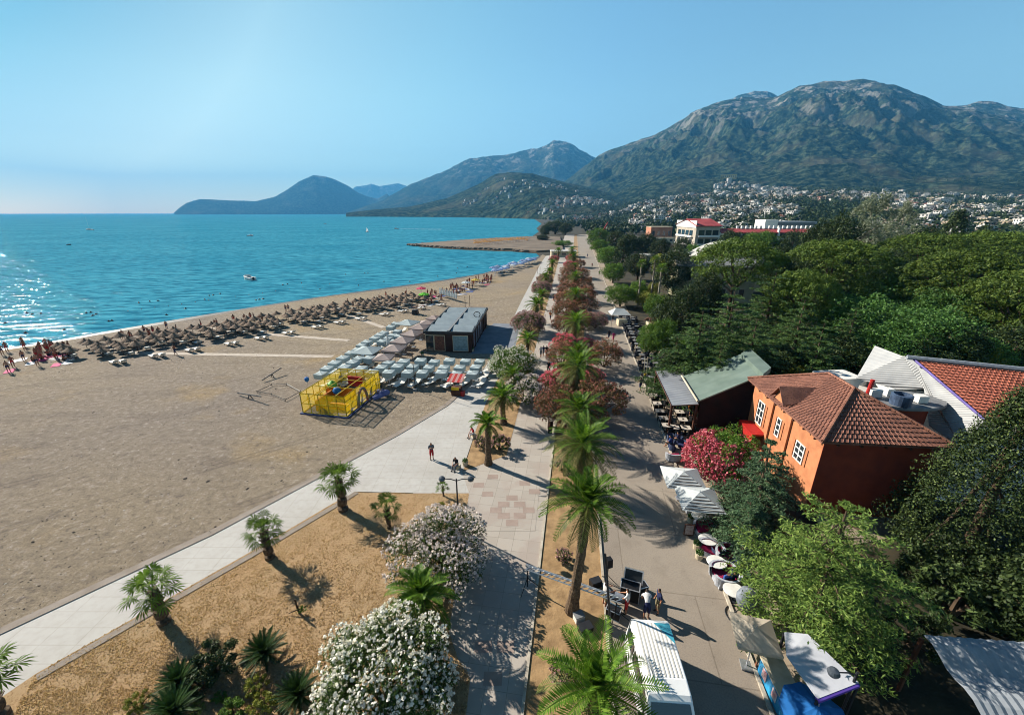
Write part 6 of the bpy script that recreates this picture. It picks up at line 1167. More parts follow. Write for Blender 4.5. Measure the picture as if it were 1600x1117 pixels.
# ================================================================ PEOPLE
SKIN = M('skin', S(196, 140, 108, .7), S(170, 116, 88, .7), 6, .6); SKIN2 = M('tanned_skin', S(160, 104, 78, .7), S(134, 84, 62, .7), 6, .6); HAIR = M('dark_hair', S(44, 34, 28), S(28, 22, 18), 20, .7)
CL = {k: M(k + '_cloth', S(*v, .75), S(*[int(q * .8) for q in v], .75), 9, .85) for k, v in dict(red=(196, 44, 48), white=(232, 230, 228), navy=(40, 48, 88), black=(30, 30, 34), grey=(120, 124, 132), blue=(60, 96, 170), pink=(226, 70, 130), khaki=(150, 140, 108), orange=(220, 120, 50), green=(60, 120, 84)).items()}
def body(J, rad, fingers=True):
    """J: joint positions; limbs grow as one skinned surface. Returns mesh data and the bone of each vertex."""
    E_ = [('pelvis', 'spine'), ('spine', 'chest'), ('chest', 'neck'), ('neck', 'head'), ('head', 'crown'), ('head', 'nose')]
    for s_ in 'LR': E_ += [('chest', 'sh' + s_), ('sh' + s_, 'el' + s_), ('el' + s_, 'wr' + s_), ('wr' + s_, 'palm' + s_), ('pelvis', 'hip' + s_), ('hip' + s_, 'kn' + s_), ('kn' + s_, 'an' + s_), ('an' + s_, 'toe' + s_)]
    J = {k: Vector(v) for k, v in J.items()}; rad = dict(rad)
    for s_ in 'LR':
        w_ = J['wr' + s_]; d = (w_ - J['el' + s_]).normalized(); J['palm' + s_] = w_ + d * .075; rad['palm' + s_] = (.036, .020)
        a = d.cross(Vector((0, 1, .2))); a = a.normalized() if a.length > .1 else Vector((1, 0, 0)); cl = a.cross(d) * .5
        if fingers:
            for i, (o_, ln) in enumerate(((-.028, .070), (-.010, .080), (.009, .074), (.027, .058))):
                k1, k2 = 'f%s%d' % (s_, i), 'g%s%d' % (s_, i); J[k1] = J['palm' + s_] + d * .03 + a * o_; J[k2] = J[k1] + (d + cl * .8).normalized() * ln; rad[k1] = (.010, .010); rad[k2] = (.008, .008); E_ += [('palm' + s_, k1), (k1, k2)]
            k1 = 't' + s_; J[k1] = w_ + d * .06 - a * .055 + cl * .03; rad[k1] = (.010, .010); E_ += [('palm' + s_, k1)]
    names = list(J); ix = {n: i for i, n in enumerate(names)}
    me = bpy.data.meshes.new('tmp'); me.from_pydata([J[n] for n in names], [(ix[a], ix[b_]) for a, b_ in E_], []); o = bpy.data.objects.new('tmp', me); COL.objects.link(o)
    sk = o.modifiers.new('s', 'SKIN'); sk.use_smooth_shade = True; sk.branch_smoothing = .3
    if not me.skin_vertices:
        me.attributes
    for i, n in enumerate(names):
        v = me.skin_vertices[0].data[i]; r = rad.get(n, (.05, .05)); v.radius = r; v.use_root = (n == 'pelvis')
    sb = o.modifiers.new('u', 'SUBSURF'); sb.levels = 1; sb.render_levels = 1
    dg = bpy.context.evaluated_depsgraph_get(); out = bpy.data.meshes.new_from_object(o.evaluated_get(dg)); bpy.data.objects.remove(o); bpy.data.meshes.remove(me)
    segs = [(a, b_, J[a], J[b_]) for a, b_ in E_]
    def bone(p):
        best = None; bd = 9
        for a, b_, A, B in segs:
            ab = B - A; t = max(0, min(1, (p - A).dot(ab) / max(ab.length_squared, 1e-9))); d = (A + ab * t - p).length
            if d < bd: bd = d; best = (a, b_, t)
        return best
    return out, [bone(v.co) for v in out.vertices], J
RAD = dict(pelvis=(.155, .115), spine=(.135, .10), chest=(.165, .115), neck=(.055, .055), head=(.085, .095), crown=(.06, .068), nose=(.018, .018))
for s_ in 'LR': RAD.update({'sh' + s_: (.062, .062), 'el' + s_: (.042, .042), 'wr' + s_: (.030, .026), 'hip' + s_: (.092, .092), 'kn' + s_: (.060, .060), 'an' + s_: (.040, .042), 'toe' + s_: (.038, .028)})
def pose(kind, f=0.0):
    J = dict(pelvis=(0, 0, .93), spine=(0, -.01, 1.12), chest=(0, 0, 1.33), neck=(0, .01, 1.50), head=(0, .03, 1.61), crown=(0, .01, 1.70), nose=(0, .135, 1.61))
    for s_, k in (('L', -1), ('R', 1)):
        J.update({'sh' + s_: (k * .185, 0, 1.40), 'el' + s_: (k * .24, -.03, 1.12), 'wr' + s_: (k * .25, .06, .88), 'hip' + s_: (k * .095, 0, .87), 'kn' + s_: (k * .105, .02, .49), 'an' + s_: (k * .11, -.02, .08), 'toe' + s_: (k * .125, .14, .035)})
        if kind == 'walk':
            g = k * .24; J.update({'kn' + s_: (k * .1, g * .6 + .05, .50), 'an' + s_: (k * .1, g - .06, .09 + (.06 if k < 0 else 0)), 'toe' + s_: (k * .11, g + .11, .04), 'el' + s_: (k * .25, -g * .5 - .02, 1.13), 'wr' + s_: (k * .24, -g * .9 + .08, .92)})
        if kind == 'phone': J.update({'el' + s_: (k * .22, .06, 1.13), 'wr' + s_: (k * .08, .26, 1.30)})
        if kind == 'bend': J.update({'sh' + s_: (k * .185, .40, 1.20), 'el' + s_: (k * .22, .52, .95), 'wr' + s_: (k * .16, .62, .72)})
        if kind == 'reach': J.update({'el' + s_: (k * .22, .16, 1.16), 'wr' + s_: (k * .18, .38, 1.08)})
        if kind == 'sit': J.update({'hip' + s_: (k * .1, .02, .42), 'kn' + s_: (k * .16, .40, .47), 'an' + s_: (k * .14, .46, .08), 'toe' + s_: (k * .15, .62, .035), 'sh' + s_: (k * .185, .10, .92), 'el' + s_: (k * .23, .18, .66), 'wr' + s_: (k * .12, .36, .58)})
        if kind == 'ground': J.update({'hip' + s_: (k * .1, .02, .13), 'kn' + s_: (k * .16, .42, .40), 'an' + s_: (k * .14, .66, .08), 'toe' + s_: (k * .15, .80, .035), 'sh' + s_: (k * .185, .02, .62), 'el' + s_: (k * .24, .16, .38), 'wr' + s_: (k * .16, .36, .36)})
        if kind == 'lie': J.update({'hip' + s_: (k * .1, 0, .12), 'kn' + s_: (k * .13, .42, .2), 'an' + s_: (k * .13, .84, .08), 'toe' + s_: (k * .14, .88, .17), 'sh' + s_: (k * .185, -.48, .14), 'el' + s_: (k * .3, -.24, .09), 'wr' + s_: (k * .3, 0, .08)})
    if kind == 'bend': J.update(spine=(0, .10, 1.05), chest=(0, .34, 1.17), neck=(0, .50, 1.25), head=(0, .60, 1.30), crown=(0, .68, 1.32), nose=(0, .66, 1.22), pelvis=(0, -.06, .93))
    if kind == 'sit': J.update(pelvis=(0, 0, .47), spine=(0, .02, .66), chest=(0, .08, .87), neck=(0, .14, 1.02), head=(0, .18, 1.13), crown=(0, .17, 1.22), nose=(0, .285, 1.10))
    if kind == 'ground': J.update(pelvis=(0, 0, .16), spine=(0, -.04, .35), chest=(0, -.02, .56), neck=(0, .03, .72), head=(0, .07, .83), crown=(0, .06, .92), nose=(0, .175, .81))
    if kind == 'lie': J.update(pelvis=(0, 0, .14), spine=(0, -.2, .14), chest=(0, -.4, .15), neck=(0, -.58, .14), head=(0, -.69, .16), crown=(0, -.79, .16), nose=(0, -.68, .27))
    return J
def person(label, kind, top, bottom, loc, rz, skin=SKIN, legs='short', sleeves=.7, group=None, fingers=True, scale=1.0, hair=HAIR):
    me, bn, J = body(pose(kind), RAD, fingers); me.name = 'body'; me.materials.clear(); me.materials.append(skin)
    root = thing('person', label, 'person', loc, rz, group); root.scale = (scale,) * 3
    bo_ = bpy.data.objects.new('body', me); COL.objects.link(bo_); bo_.parent = root
    def shell(name, test, mat, off):
        keep = [p for p in me.polygons if sum(bool(test(bn[i], me.vertices[i].co)) for i in p.vertices) * 2 >= len(p.vertices)]
        if not keep: return
        idx = sorted({i for p in keep for i in p.vertices}); mp = {i: k for k, i in enumerate(idx)}
        m_ = MB(); m_.v = [tuple(me.vertices[i].co + me.vertices[i].normal * off) for i in idx]; m_.f = [tuple(mp[i] for i in p.vertices) for p in keep]; m_.m = [0] * len(keep); m_.build(name, mat, bo_ and root, smooth=True, recalc=False)
    tor = {'pelvis', 'spine', 'chest'}
    if top: shell('shirt', lambda b_, c: (b_[0] in ('spine', 'chest') and b_[1] in ('chest', 'spine', 'shL', 'shR')) or (b_[0] == 'chest' and b_[1] == 'neck' and b_[2] < .55) or (b_[0] == 'pelvis' and b_[1] == 'spine') or (b_[0][:2] == 'sh' and b_[2] < sleeves), CL[top], .014)
    if bottom: shell('trousers' if legs == 'long' else 'shorts', lambda b_, c: (b_[0] == 'pelvis' and (b_[1] != 'spine' or b_[2] < .45)) or (b_[0][:3] == 'hip' and (legs != 'brief' or b_[2] < .2)) or (b_[0][:2] == 'kn' and b_[2] < (.9 if legs == 'long' else .05)), CL[bottom], .020)
    hd = J['head']; nz_d = (J['nose'] - hd).normalized()
    up_ = (J['crown'] - hd).normalized(); hv = lambda c: ((c - hd).dot(up_), (c - hd).dot(nz_d), (c - hd).length)
    shell('hair', lambda b_, c: (lambda u, f, l: l < .2 and ((u > .03 and f < .062) or (f < -.015 and u > -.06)))(*hv(c)), hair, .013)
    if fingers:
        for e_ in 'LR': shell('shoe', lambda b_, c, e_=e_: b_[0] == 'an' + e_ and b_[2] > .2, CL['black'], .008)
    return root
q = lambda x, y: P(x, y)
person('man in red shorts and dark vest raising a phone on the pale promenade', 'phone', 'grey', 'red', q(675, 718), R(200)); person('person in black sitting hunched beside the pale planter', 'sit', 'black', 'grey', q(714, 732), R(150), legs='long')
person('person in red sitting on the strip kerb behind the grey-trunked palm', 'sit', 'red', 'white', q(740, 683), R(120))
for (x, y), rz, t in (((714, 732), 150, 'low stone block under the person in black by the pale planter'), ((740, 683), 120, 'low stone block under the person in red')):
    o = MB().box((0, -.04, .18), (.5, .4, .36), 0, 0, .94).build('stone_block', CREAM); o.location = q(x, y); o.rotation_euler.z = R(rz); tag(o, t, 'stone seat')
person('lone walker in black on the paved walkway', 'walk', 'black', 'black', q(857, 583), R(170), legs='long')
for i, (x, y, c1, c2, t) in enumerate(((845, 558, 'white', 'grey', 'stroller in white on the walkway beside two in dark clothes'), (849, 557, 'navy', 'grey', 'middle one of three strollers on the walkway, in navy'), (854, 557, 'black', 'navy', 'stroller in black beside the one in navy'))): person(t, 'walk', c1, c2, q(x, y), R(10), group='strollers on the walkway')
person('crew member in white shirt behind the mixing desk by the truss', 'reach', 'white', 'khaki', q(944, 946), R(-70), group='stage crew'); person('crew member in white shirt at the near side of the mixing desk', 'reach', 'white', 'red', q(978, 958), R(60), group='stage crew')
person('man in white bending over behind the van', 'bend', 'white', 'navy', q(1009, 966), R(-10), group='stage crew'); person('man in navy shirt and pale shorts standing on the road behind the van', 'stand', 'navy', 'khaki', q(1026, 957), R(95), group='stage crew')
person('customer in white leaning at the ice cream counter', 'reach', 'white', 'khaki', q(1184, 1046), R(-60), skin=SKIN2); person('person in blue sitting on the wicker sofa', 'sit', 'blue', 'navy', q(1131, 916), R(190), group='cafe guests in blue'); person('person in dark blue sitting on the same wicker sofa', 'sit', 'navy', 'black', q(1141, 914), R(170), group='cafe guests in blue')
for x, y, c, t in ((1048, 700, 'blue', 'cafe guest in pale blue beside the pink oleander'), (1060, 694, 'navy', 'cafe guest in navy near the restaurant terrace'), (1033, 607, 'orange', 'guest in orange at the terrace behind the kerb tables'), (1077, 646, 'orange', 'guest in tan at the table under the awning front'), (1050, 625, 'red', 'waiter in red by the awning edge')): rz_ = R(random.uniform(0, 360)); person(t, 'sit' if c != 'red' else 'stand', c, 'black', q(x, y), rz_, fingers=False); c != 'red' and bc.put(q(x, y), rz_ + math.pi, 1, 'tub chair under the ' + t)
person('walker in pink on the shaded road opposite the dark cafe tables', 'walk', 'pink', 'pink', q(958, 534), R(10), fingers=False); person('walker in dark clothes beside the one in pink', 'walk', 'black', 'navy', q(951, 531), R(10), fingers=False); person('walker in dark clothes at the far kerb of the road', 'walk', 'black', 'black', q(936, 431), R(10), fingers=False); person('customer in grey under the white kiosk canopy', 'stand', 'grey', 'black', q(957, 502), R(20), fingers=False)
person('child in black at the corner of the yellow play frame', 'stand', 'black', 'white', q(597, 617), R(90), scale=.8, fingers=False); person('bather in dark trunks walking along the white board path', 'walk', None, 'navy', q(275, 555), R(100), SKIN2, fingers=False)
for x, y, c1, t in ((884, 405, 'white', 'tiny walker in white near the hedge end'), (925, 418, 'red', 'tiny walker in red on the far road'), (918, 402, 'blue', 'tiny walker in blue on the far road'), (865, 470, 'green', 'walker in green on the walkway beside the red hedge'), (860, 500, 'orange', 'walker in orange opposite the mauve oleander'), (963, 470, 'grey', 'walker in grey by the glossy kerb tree'), (1000, 610, 'khaki', 'walker in khaki passing the terrace tables')):
    person(t, 'walk', c1, 'navy', q(x, y), R(random.choice((10, 190))), fingers=False)
# ---- bathers: few simple figures copied along the beach
def bather(kind, bottom, skin, label, group):
    r_ = person(label, kind, None, bottom, (0, 0, 0), 0, skin, 'brief', group=group, fingers=False); return r_
bp = [Proto(bather('stand', 'red', SKIN2, 'bather in red standing among the sunbathers by the water', 'bathers standing on the beach')), Proto(bather('stand', 'navy', SKIN, 'bather in dark trunks standing among the sunbathers by the water', 'bathers standing on the beach')), Proto(bather('ground', 'black', SKIN2, 'bather sitting on the shingle close to the water', 'bathers sitting on the beach')), Proto(bather('lie', 'blue', SKIN2, 'sunbather lying on a towel near the water', 'sunbathers lying on the beach'))]
def towel_box(c): return MB().box((0, 0, .02), (.9, 1.9, .04))
tw = [towel_box(0).build('beach_towel', CL[c]) for c in ('pink', 'white', 'blue')]
tp = []
for o, c in zip(tw, ('pink', 'white', 'blue')): tag(o, c + ' towel spread on the shingle by the water', 'towel', c + ' beach towels'); tp.append(Proto(o))
random.seed(77)
for i in range(26):                                   # the crowd past the last thatched row on the left
    x, y = random.gauss(78, 15), 0; y = 553 + (x - 78) * -.02 + random.uniform(-10, 12); p_ = P(x, y); bp[random.choice((0, 1, 0, 2))].put(p_, random.random() * 6, random.uniform(.9, 1.1))
    if i % 2 == 0: p2_ = P(x + random.uniform(-6, 6), y + random.uniform(0, 9)); tp[random.choice((0, 0, 1))].put(p2_ + Vector((0, 0, .004)), random.random() * 3)
for x, y in ((22, 572), (15, 580), (60, 570), (40, 546), (12, 548), (5, 553), (38, 540)): bp[random.choice((0, 1))].put(P(x, y + 2), 1.0)
for x, y in ((15, 580), (35, 562), (20, 565), (48, 568)): tp[0 if y > 570 else 1].put(P(x, y) + Vector((0, 0, .006)), .7)
for i in range(95):                                   # the crowd between the thatched rows and the blue umbrellas
    t = random.random(); x = 660 + 110 * t; y = 470 - 36 * t + random.uniform(-6, 11) * (1 - .45 * t); bp[random.choice((0, 1, 2, 3, 0))].put(P(x, y), random.random() * 6)
for i in range(40):
    x = 190 + 460 * random.random(); y = np.interp(x, [165, 300, 400, 500, 640], [533, 512, 496, 480, 461]) + random.uniform(-3, 12); bp[random.choice((0, 1, 2))].put(P(x, y), random.random() * 6)
for i in range(30): t = random.random(); x = 660 + 110 * t; y = 471 - 36 * t + random.uniform(-4, 11); tp[random.choice((0, 1, 2))].put(P(x, y) + Vector((0, 0, .004 + .004 * (i % 4))), random.random() * 3)
# swimmers
sw = MB().lathe([(.02, -.12), (.1, -.05), (.12, .06), (.1, .17), (.02, .23)], 9); sw.path([(-.28, 0, -.06), (-.1, 0, .0), (.1, 0, .0), (.28, 0, -.06)], [.06, .1, .1, .06], 6); so_w = sw.build('swimmer', M('wet_skin_and_hair', S(96, 66, 52, .6), S(50, 38, 32, .6), 7, .5)); tag(so_w, 'swimmer, only head and shoulders above the water', 'swimmer', 'swimmers in the shallows'); swp = Proto(so_w)
for x, y in ((42, 489), (50, 491), (64, 490), (8, 505), (142, 488), (150, 491), (145, 493), (135, 489), (170, 502), (175, 501), (217, 473), (234, 471), (247, 470), (320, 468), (327, 462), (333, 461), (344, 459), (400, 469), (405, 468), (411, 467), (442, 445), (449, 444), (471, 442), (540, 429), (570, 427), (575, 427), (648, 445), (640, 440), (713, 427), (715, 419), (600, 440), (500, 452), (560, 446), (684, 432), (730, 417), (40, 520), (100, 515), (260, 492), (290, 482)): swp.put((P(x, y, -.1).x, P(x, y, -.1).y, -.12), random.random() * 6, 1.15)
# ================================================================ BEACH FURNITURE
THATCH = M('reed_thatch', S(164, 136, 112, .6), S(100, 80, 64, .6), 9, .95, 1.0, 30)
th_o = thing('thatched_umbrella', 'brown reed thatched umbrella in the rows along the water', 'beach umbrella', group='thatched umbrellas along the water'); mb = MB(); prf = [(1.55, -.42), (1.5, -.3), (.8, .05), (.25, .36), (.1, .62), (.02, .66)]; n_ = 14
for r_, z in prf: 
    for k in range(n_): a = 2 * math.pi * k / n_; w_ = 1 + (.07 * ((k % 2) * 2 - 1) if r_ > 1 else 0); mb.v.append((r_ * w_ * math.cos(a), r_ * w_ * math.sin(a), 2.15 + z - (.1 * (k % 2) if r_ > 1.4 else 0)))
for i in range(len(prf) - 1):
    for k in range(n_): mb.f.append((i * n_ + k, i * n_ + (k + 1) % n_, (i + 1) * n_ + (k + 1) % n_, (i + 1) * n_ + k)); mb.m.append(0)
mb.build('thatch', THATCH, th_o); MB().tube((0, 0, 0), (0, 0, 2.3), .06, .05, 6).build('pole', WOODB, th_o); thp = Proto(th_o)
lo = thing('sun_lounger', 'white sun lounger in the rows by the thatched umbrellas', 'sun lounger', group='white loungers under the thatched umbrellas'); mb = MB().box((0, .25, .32), (.62, 1.35, .06)); mb.build('seat', WHITE, lo); mb = MB(); mb.slab([(-.31, -.44, .35), (.31, -.44, .35), (.31, -.95, .72), (-.31, -.95, .72)], .05); mb.build('backrest', WHITE, lo); mb = MB()
for a in (-.25, .25):
    for b_ in (-.5, .8): mb.box((a, b_, .15), (.05, .05, .3))
mb.build('frame', GREY, lo); lop = Proto(lo)
A0 = [P(x, y, 2.2) for x, y in ((92, 527), (122, 524), (168, 519), (195, 515), (232, 511), (262, 506), (292, 503), (325, 498), (350, 494.5), (375, 491), (400, 487), (425, 483), (450, 479), (475, 475), (500, 471.5), (525, 468), (550, 464.5), (575, 461), (600, 457.5), (622, 455), (640, 452.5))]
cum = [0]
for a, b_ in zip(A0, A0[1:]): cum.append(cum[-1] + (b_ - a).length)
def along(s_): 
    X = np.interp(s_, cum, [p.x for p in A0]); Y = np.interp(s_, cum, [p.y for p in A0]); return Vector((X, Y, 0))
s_ = 0; col_ = 0
while s_ < cum[-1]:
    p_ = along(s_); d = (along(s_ + 1) - along(s_ - 1)).normalized(); n_ = Vector((.82, -.57, 0)); nrow = 5 if col_ % 4 else 4
    for k in range(nrow):
        c = p_ + n_ * (k * 2.0 + random.uniform(-.4, .4)) + d * random.uniform(-.5, .5); thp.put(c, random.random() * 6, random.uniform(.56, .70))
        if (col_ + k) % 2 == 0: lop.put(c + n_ * 1.0 + d * .7, math.atan2(n_.y, n_.x) + math.pi / 2 + random.uniform(-.1, .1))
    if col_ % 2: lop.put(p_ + n_ * (nrow * 2.3 + 1.2), math.atan2(n_.y, n_.x) + math.pi / 2 + .1); lop.put(p_ + n_ * (nrow * 2.3 + 1.4) + d * .9, math.atan2(n_.y, n_.x) + math.pi / 2)
    s_ += 2.15 if col_ % 6 else 3.0; col_ += 1
# bar parasols: square white canopies with hanging valances, in slanting rows
bpu = Proto(parasol('square_parasol', 'pale white square parasol with deep valance in the rows of the beach bar', 'parasol', .62, 1.95, C_TEAL, drop=.09, val=.62, group='white parasols of the beach bar'))
lo2 = dup(lop.o); lo2.name = 'sun_lounger.bar'; lo2.location = (0, 0, 0); lo2.rotation_euler = (0, 0, 0); lo2.scale = (1, 1, 1); lo2['label'] = 'white lounger between the parasols of the beach bar'; lo2['group'] = 'white loungers of the beach bar'; KIDS[lo2.name] = list(lo2.children); lob = Proto(lo2)
zz = lambda a, b_: P(400 + a * .2506, 440 + b_ * .2506, 2.05)
spots = [(400, 555), (490, 548), (620, 545), (720, 545), (825, 550), (945, 548), (1035, 548), (1155, 553), (1250, 553), (1350, 558), (440, 524), (550, 520), (655, 520), (780, 518), (880, 516), (975, 513), (1075, 515), (1170, 519), (1268, 517), (1370, 519), (490, 495), (600, 489), (825, 490), (920, 486), (1025, 479), (1110, 481), (1205, 479), (1305, 477), (1395, 479), (540, 463), (640, 463), (590, 433), (630, 408), (655, 380), (690, 364), (740, 342), (770, 322), (795, 302), (840, 272), (870, 250), (785, 360), (820, 340), (850, 318), (880, 295), (705, 462), (860, 355), (890, 330)]
for a, b_ in spots:
    p_ = zz(a, b_); bpu.put((p_.x, p_.y, 0), R(-8) + random.uniform(-.08, .08), random.uniform(.94, 1.05)); lob.put((p_.x + .95, p_.y + .3, 0), R(150) + random.uniform(-.1, .1))
    if random.random() < .6: lob.put((p_.x - 1.0, p_.y - .4, 0), R(150))
bg_ = Proto(parasol('large_parasol', 'x', 'parasol', 1.3, 2.7, C_ROSE, drop=.5, val=.22, group='large parasols beside the beach bar')); bw_ = Proto(parasol('large_parasol', 'x', 'parasol', 1.6, 2.6, C_TEAL, drop=.55, val=.1, group='large parasols beside the beach bar'))
for a, b_, pr, t in ((795, 447, bg_, 'rose-beige parasol overlapping the white rows'), (860, 402, bg_, 'rose-beige parasol with a shaded side in front of the bar corner'), (915, 356, bg_, 'rose-beige parasol at the bar wall, second from its corner'), (975, 314, bg_, 'rose-beige parasol at the middle of the bar wall'), (1020, 275, bg_, 'rose-beige parasol past the middle of the bar wall'), (1065, 238, bg_, 'rose-beige parasol near the back of the bar'), (1110, 206, bg_, 'rose-beige parasol at the back corner of the bar'), (945, 240, bw_, 'broad pale white canopy at the seaward end of the rows'), (690, 408, bw_, 'broad pale white canopy among the small parasols')):
    p_ = P(400 + a * .2506, 440 + b_ * .2506, 2.5); pr.put((p_.x, p_.y, 0), R(random.uniform(-25, 15)), random.uniform(.88, 1.08), t)
fp_ = thing('folded_parasol', 'folded white parasol standing upright', 'parasol'); MB().lathe([(.05, .7), (.22, .9), (.2, 1.6), (.08, 2.4), (.02, 2.6)], 8).build('canopy', C_WHITE, fp_); MB().tube((0, 0, 0), (0, 0, 2.65), .03, None, 5).build('pole', ALU, fp_); fpp = Proto(fp_)
p_ = zz(822, 372); fpp.put((p_.x, p_.y, 0), 0, 1.25, 'folded white parasol standing alone among the bar parasols')
for i in range(11): p_ = P(688 + i * 2.5, 464 + i * .75); fpp.put((p_.x, p_.y, 0), 0, .95, 'folded white parasol in the upright row by the bathers', 'folded parasols beside the bathers')
def sun(label, mat, group, R_=1.25): return Proto(parasol('beach_umbrella', label, 'beach umbrella', R_, 2.1, mat, False, .45, .1, 10, group))
blu = sun('pale blue beach umbrella in the crowded rows by the bay', C_LB, 'blue umbrellas by the bay'); whi = sun('white beach umbrella in the crowded rows by the bay', C_WHITE, 'white umbrellas by the bay'); ora = sun('orange straw umbrella in the dense rows beyond the jetty', C_OR, 'orange umbrellas beyond the jetty', 1.15)
for i in range(46): t = random.random(); x = 768 + 70 * t; y = 427 - 20 * t + random.uniform(-1, 7) * (1 - .5 * t); p_ = P(x, y); (blu if random.random() < .75 else whi).put((p_.x, p_.y, 0), 0, random.uniform(.9, 1.1))
for i in range(18):
    for j in range(3): x = 742 + 86 * (i + .5 * (j % 2)) / 18; y = 379 - 8 * i / 18 + 2.0 * j - .5; p_ = P(x, y, 1.5); ora.put((p_.x, p_.y, .0 if y < 375 else .9), 0, random.uniform(.9, 1.1))
for x, y, m_, t in ((662, 458, C_GRN, 'lime green umbrella between the thatched rows and the crowd'), (658, 449, C_PINK, 'pink umbrella by the water behind the lime green one'), (743, 436, C_YEL, 'yellow umbrella in the crowd'), (728, 440, C_WHITE, 'white umbrella next to the yellow one')): p_ = P(x, y, 1.9); sun(t, m_, None, 1.3).put((p_.x, p_.y, 0))
# stones along the jetty
st = MB().lathe([(.05, -.4), (.7, -.25), (.9, .15), (.6, .55), (.05, .7)], 7); st_o = st.build('jetty_rock', rock); tag(st_o, 'rough dark boulder heaped along the jetty edge', 'boulder', 'boulders of the jetty'); stp = Proto(st_o)
edge = [(838, 395), (800, 391.5), (740, 389.3), (700, 387.6), (655, 384.6), (640, 383.2), (652, 382.4), (692, 379.3), (742, 375.3), (785, 373)]
for i in range(120):
    t = random.random() * (len(edge) - 1); k = int(t); a, b_ = P(*edge[k]), P(*edge[k + 1]); p_ = a.lerp(b_, t - k) + Vector((random.uniform(-1.2, 1.2), random.uniform(-1.5, .8), .2)); stp.put(p_, random.random() * 6, (random.uniform(.8, 2.0), random.uniform(.8, 1.6), random.uniform(.7, 1.4)))
# boats
def boat(label, L_, B_, cabin, mast, loc, rz, hull=WHITE, sc=1):
    t = thing('sailing_boat' if mast else 'motor_boat', label, 'boat', loc, rz); mb = MB(); n_ = 9; vs = []
    for i in range(n_):
        u = i / (n_ - 1); w_ = B_ / 2 * (1 - max(u - .45, 0) ** 2 / .3025) if u < 1 else .02; x = -L_ / 2 + L_ * u; vs += [(x, -w_, .7 + .35 * u), (x, -w_ * .7, -.2), (x, w_ * .7, -.2), (x, w_, .7 + .35 * u)]
    fs = [(i * 4 + k, (i + 1) * 4 + k, (i + 1) * 4 + k + 1, i * 4 + k + 1) for i in range(n_ - 1) for k in range(3)] + [(0, 1, 2, 3)] + [(i * 4 + 3, (i + 1) * 4 + 3, (i + 1) * 4, i * 4) for i in range(n_ - 1)]
    mb.add(vs, fs); mb.build('hull', hull, t); MB().box((L_ * .08, 0, 1.15), (L_ * .3, B_ * .6, .7), 0, 0, .8).build('cabin', WHITE, t); MB().box((L_ * .2, 0, 1.25), (.1, B_ * .5, .4)).box((-L_ * .02, 0, 1.52), (L_ * .3, B_ * .58, .05)).build('windscreen', glass, t); MB().box((-L_ / 2 - .1, 0, .5), (.4, .5, .9)).build('engine', DARKM, t)
    if mast: MB().tube((0, 0, 1), (0, 0, mast), .07, .04, 6).build('mast', ALU, t)
    if mast and cabin: mb = MB(); mb.slab([(-.1, .03, 1.6), (-L_ * .45, .03, 1.7), (-.1, .03, mast)], .02); mb.add([(.2, 0, 2), (L_ * .45, 0, 1.3), (.1, 0, mast * .9)], [(0, 1, 2)]); mb.build('sail', C_WHITE, t)
    t.scale = (sc,) * 3; return t
S0 = lambda x, y: (P(x, y, -.16).x, P(x, y, -.16).y, -.1)
boat('white motor boat with dark hull stripe anchored off the beach', 5.2, 2.1, 1, 0, S0(389, 437), R(150)); boat('yacht with bare mast far out on the sea', 11, 3.2, 0, 15, S0(140, 359.5), R(170)); boat('small boat with white sail off the jetty', 5, 1.8, 1, 7, S0(574, 363), R(60), sc=.75); boat('tiny dark motor boat in the glitter past the yacht', 5, 2, 0, 0, S0(108, 383), R(10), DARKM, .5); boat('speedboat drawing a white wake beyond the jetty', 6, 2.2, 0, 0, S0(619, 358), R(185))
boat('tiny white boat on the open sea between the yacht and the sail', 5, 2, 0, 0, S0(391, 369), R(30)); boat('tiny white boat off the headland', 5, 2, 0, 0, S0(508, 350), R(30)); boat('ship silhouette on the sea horizon', 20, 5, 0, 16, S0(103, 337), R(20), DARKM, .6)
wk = MB(); a, b_ = P(622, 358, -.15), P(690, 358.6, -.15); d = (b_ - a).normalized(); n_ = Vector((-d.y, d.x, 0)); wk.add([a - n_ * .5, a + n_ * .5, b_ + n_ * 2.2, b_ - n_ * 2.2], [(0, 1, 2, 3)]); tag(wk.build('wake_foam', WHITE, recalc=False), kind='structure')
# lines of buoys
by = MB().lathe([(.02, -.15), (.2, 0), (.02, .2)], 8).build('buoy', CL['orange']); tag(by, 'small orange buoy in the float line off the beach', 'buoy', 'buoys of the bathing line'); byp = Proto(by)
by.scale = (.6, .6, .6)
for i in range(18): p_ = P(200 + i * 21, 486 - i * 2.85, -.1); byp.put((p_.x, p_.y, -.12), 0, .55)
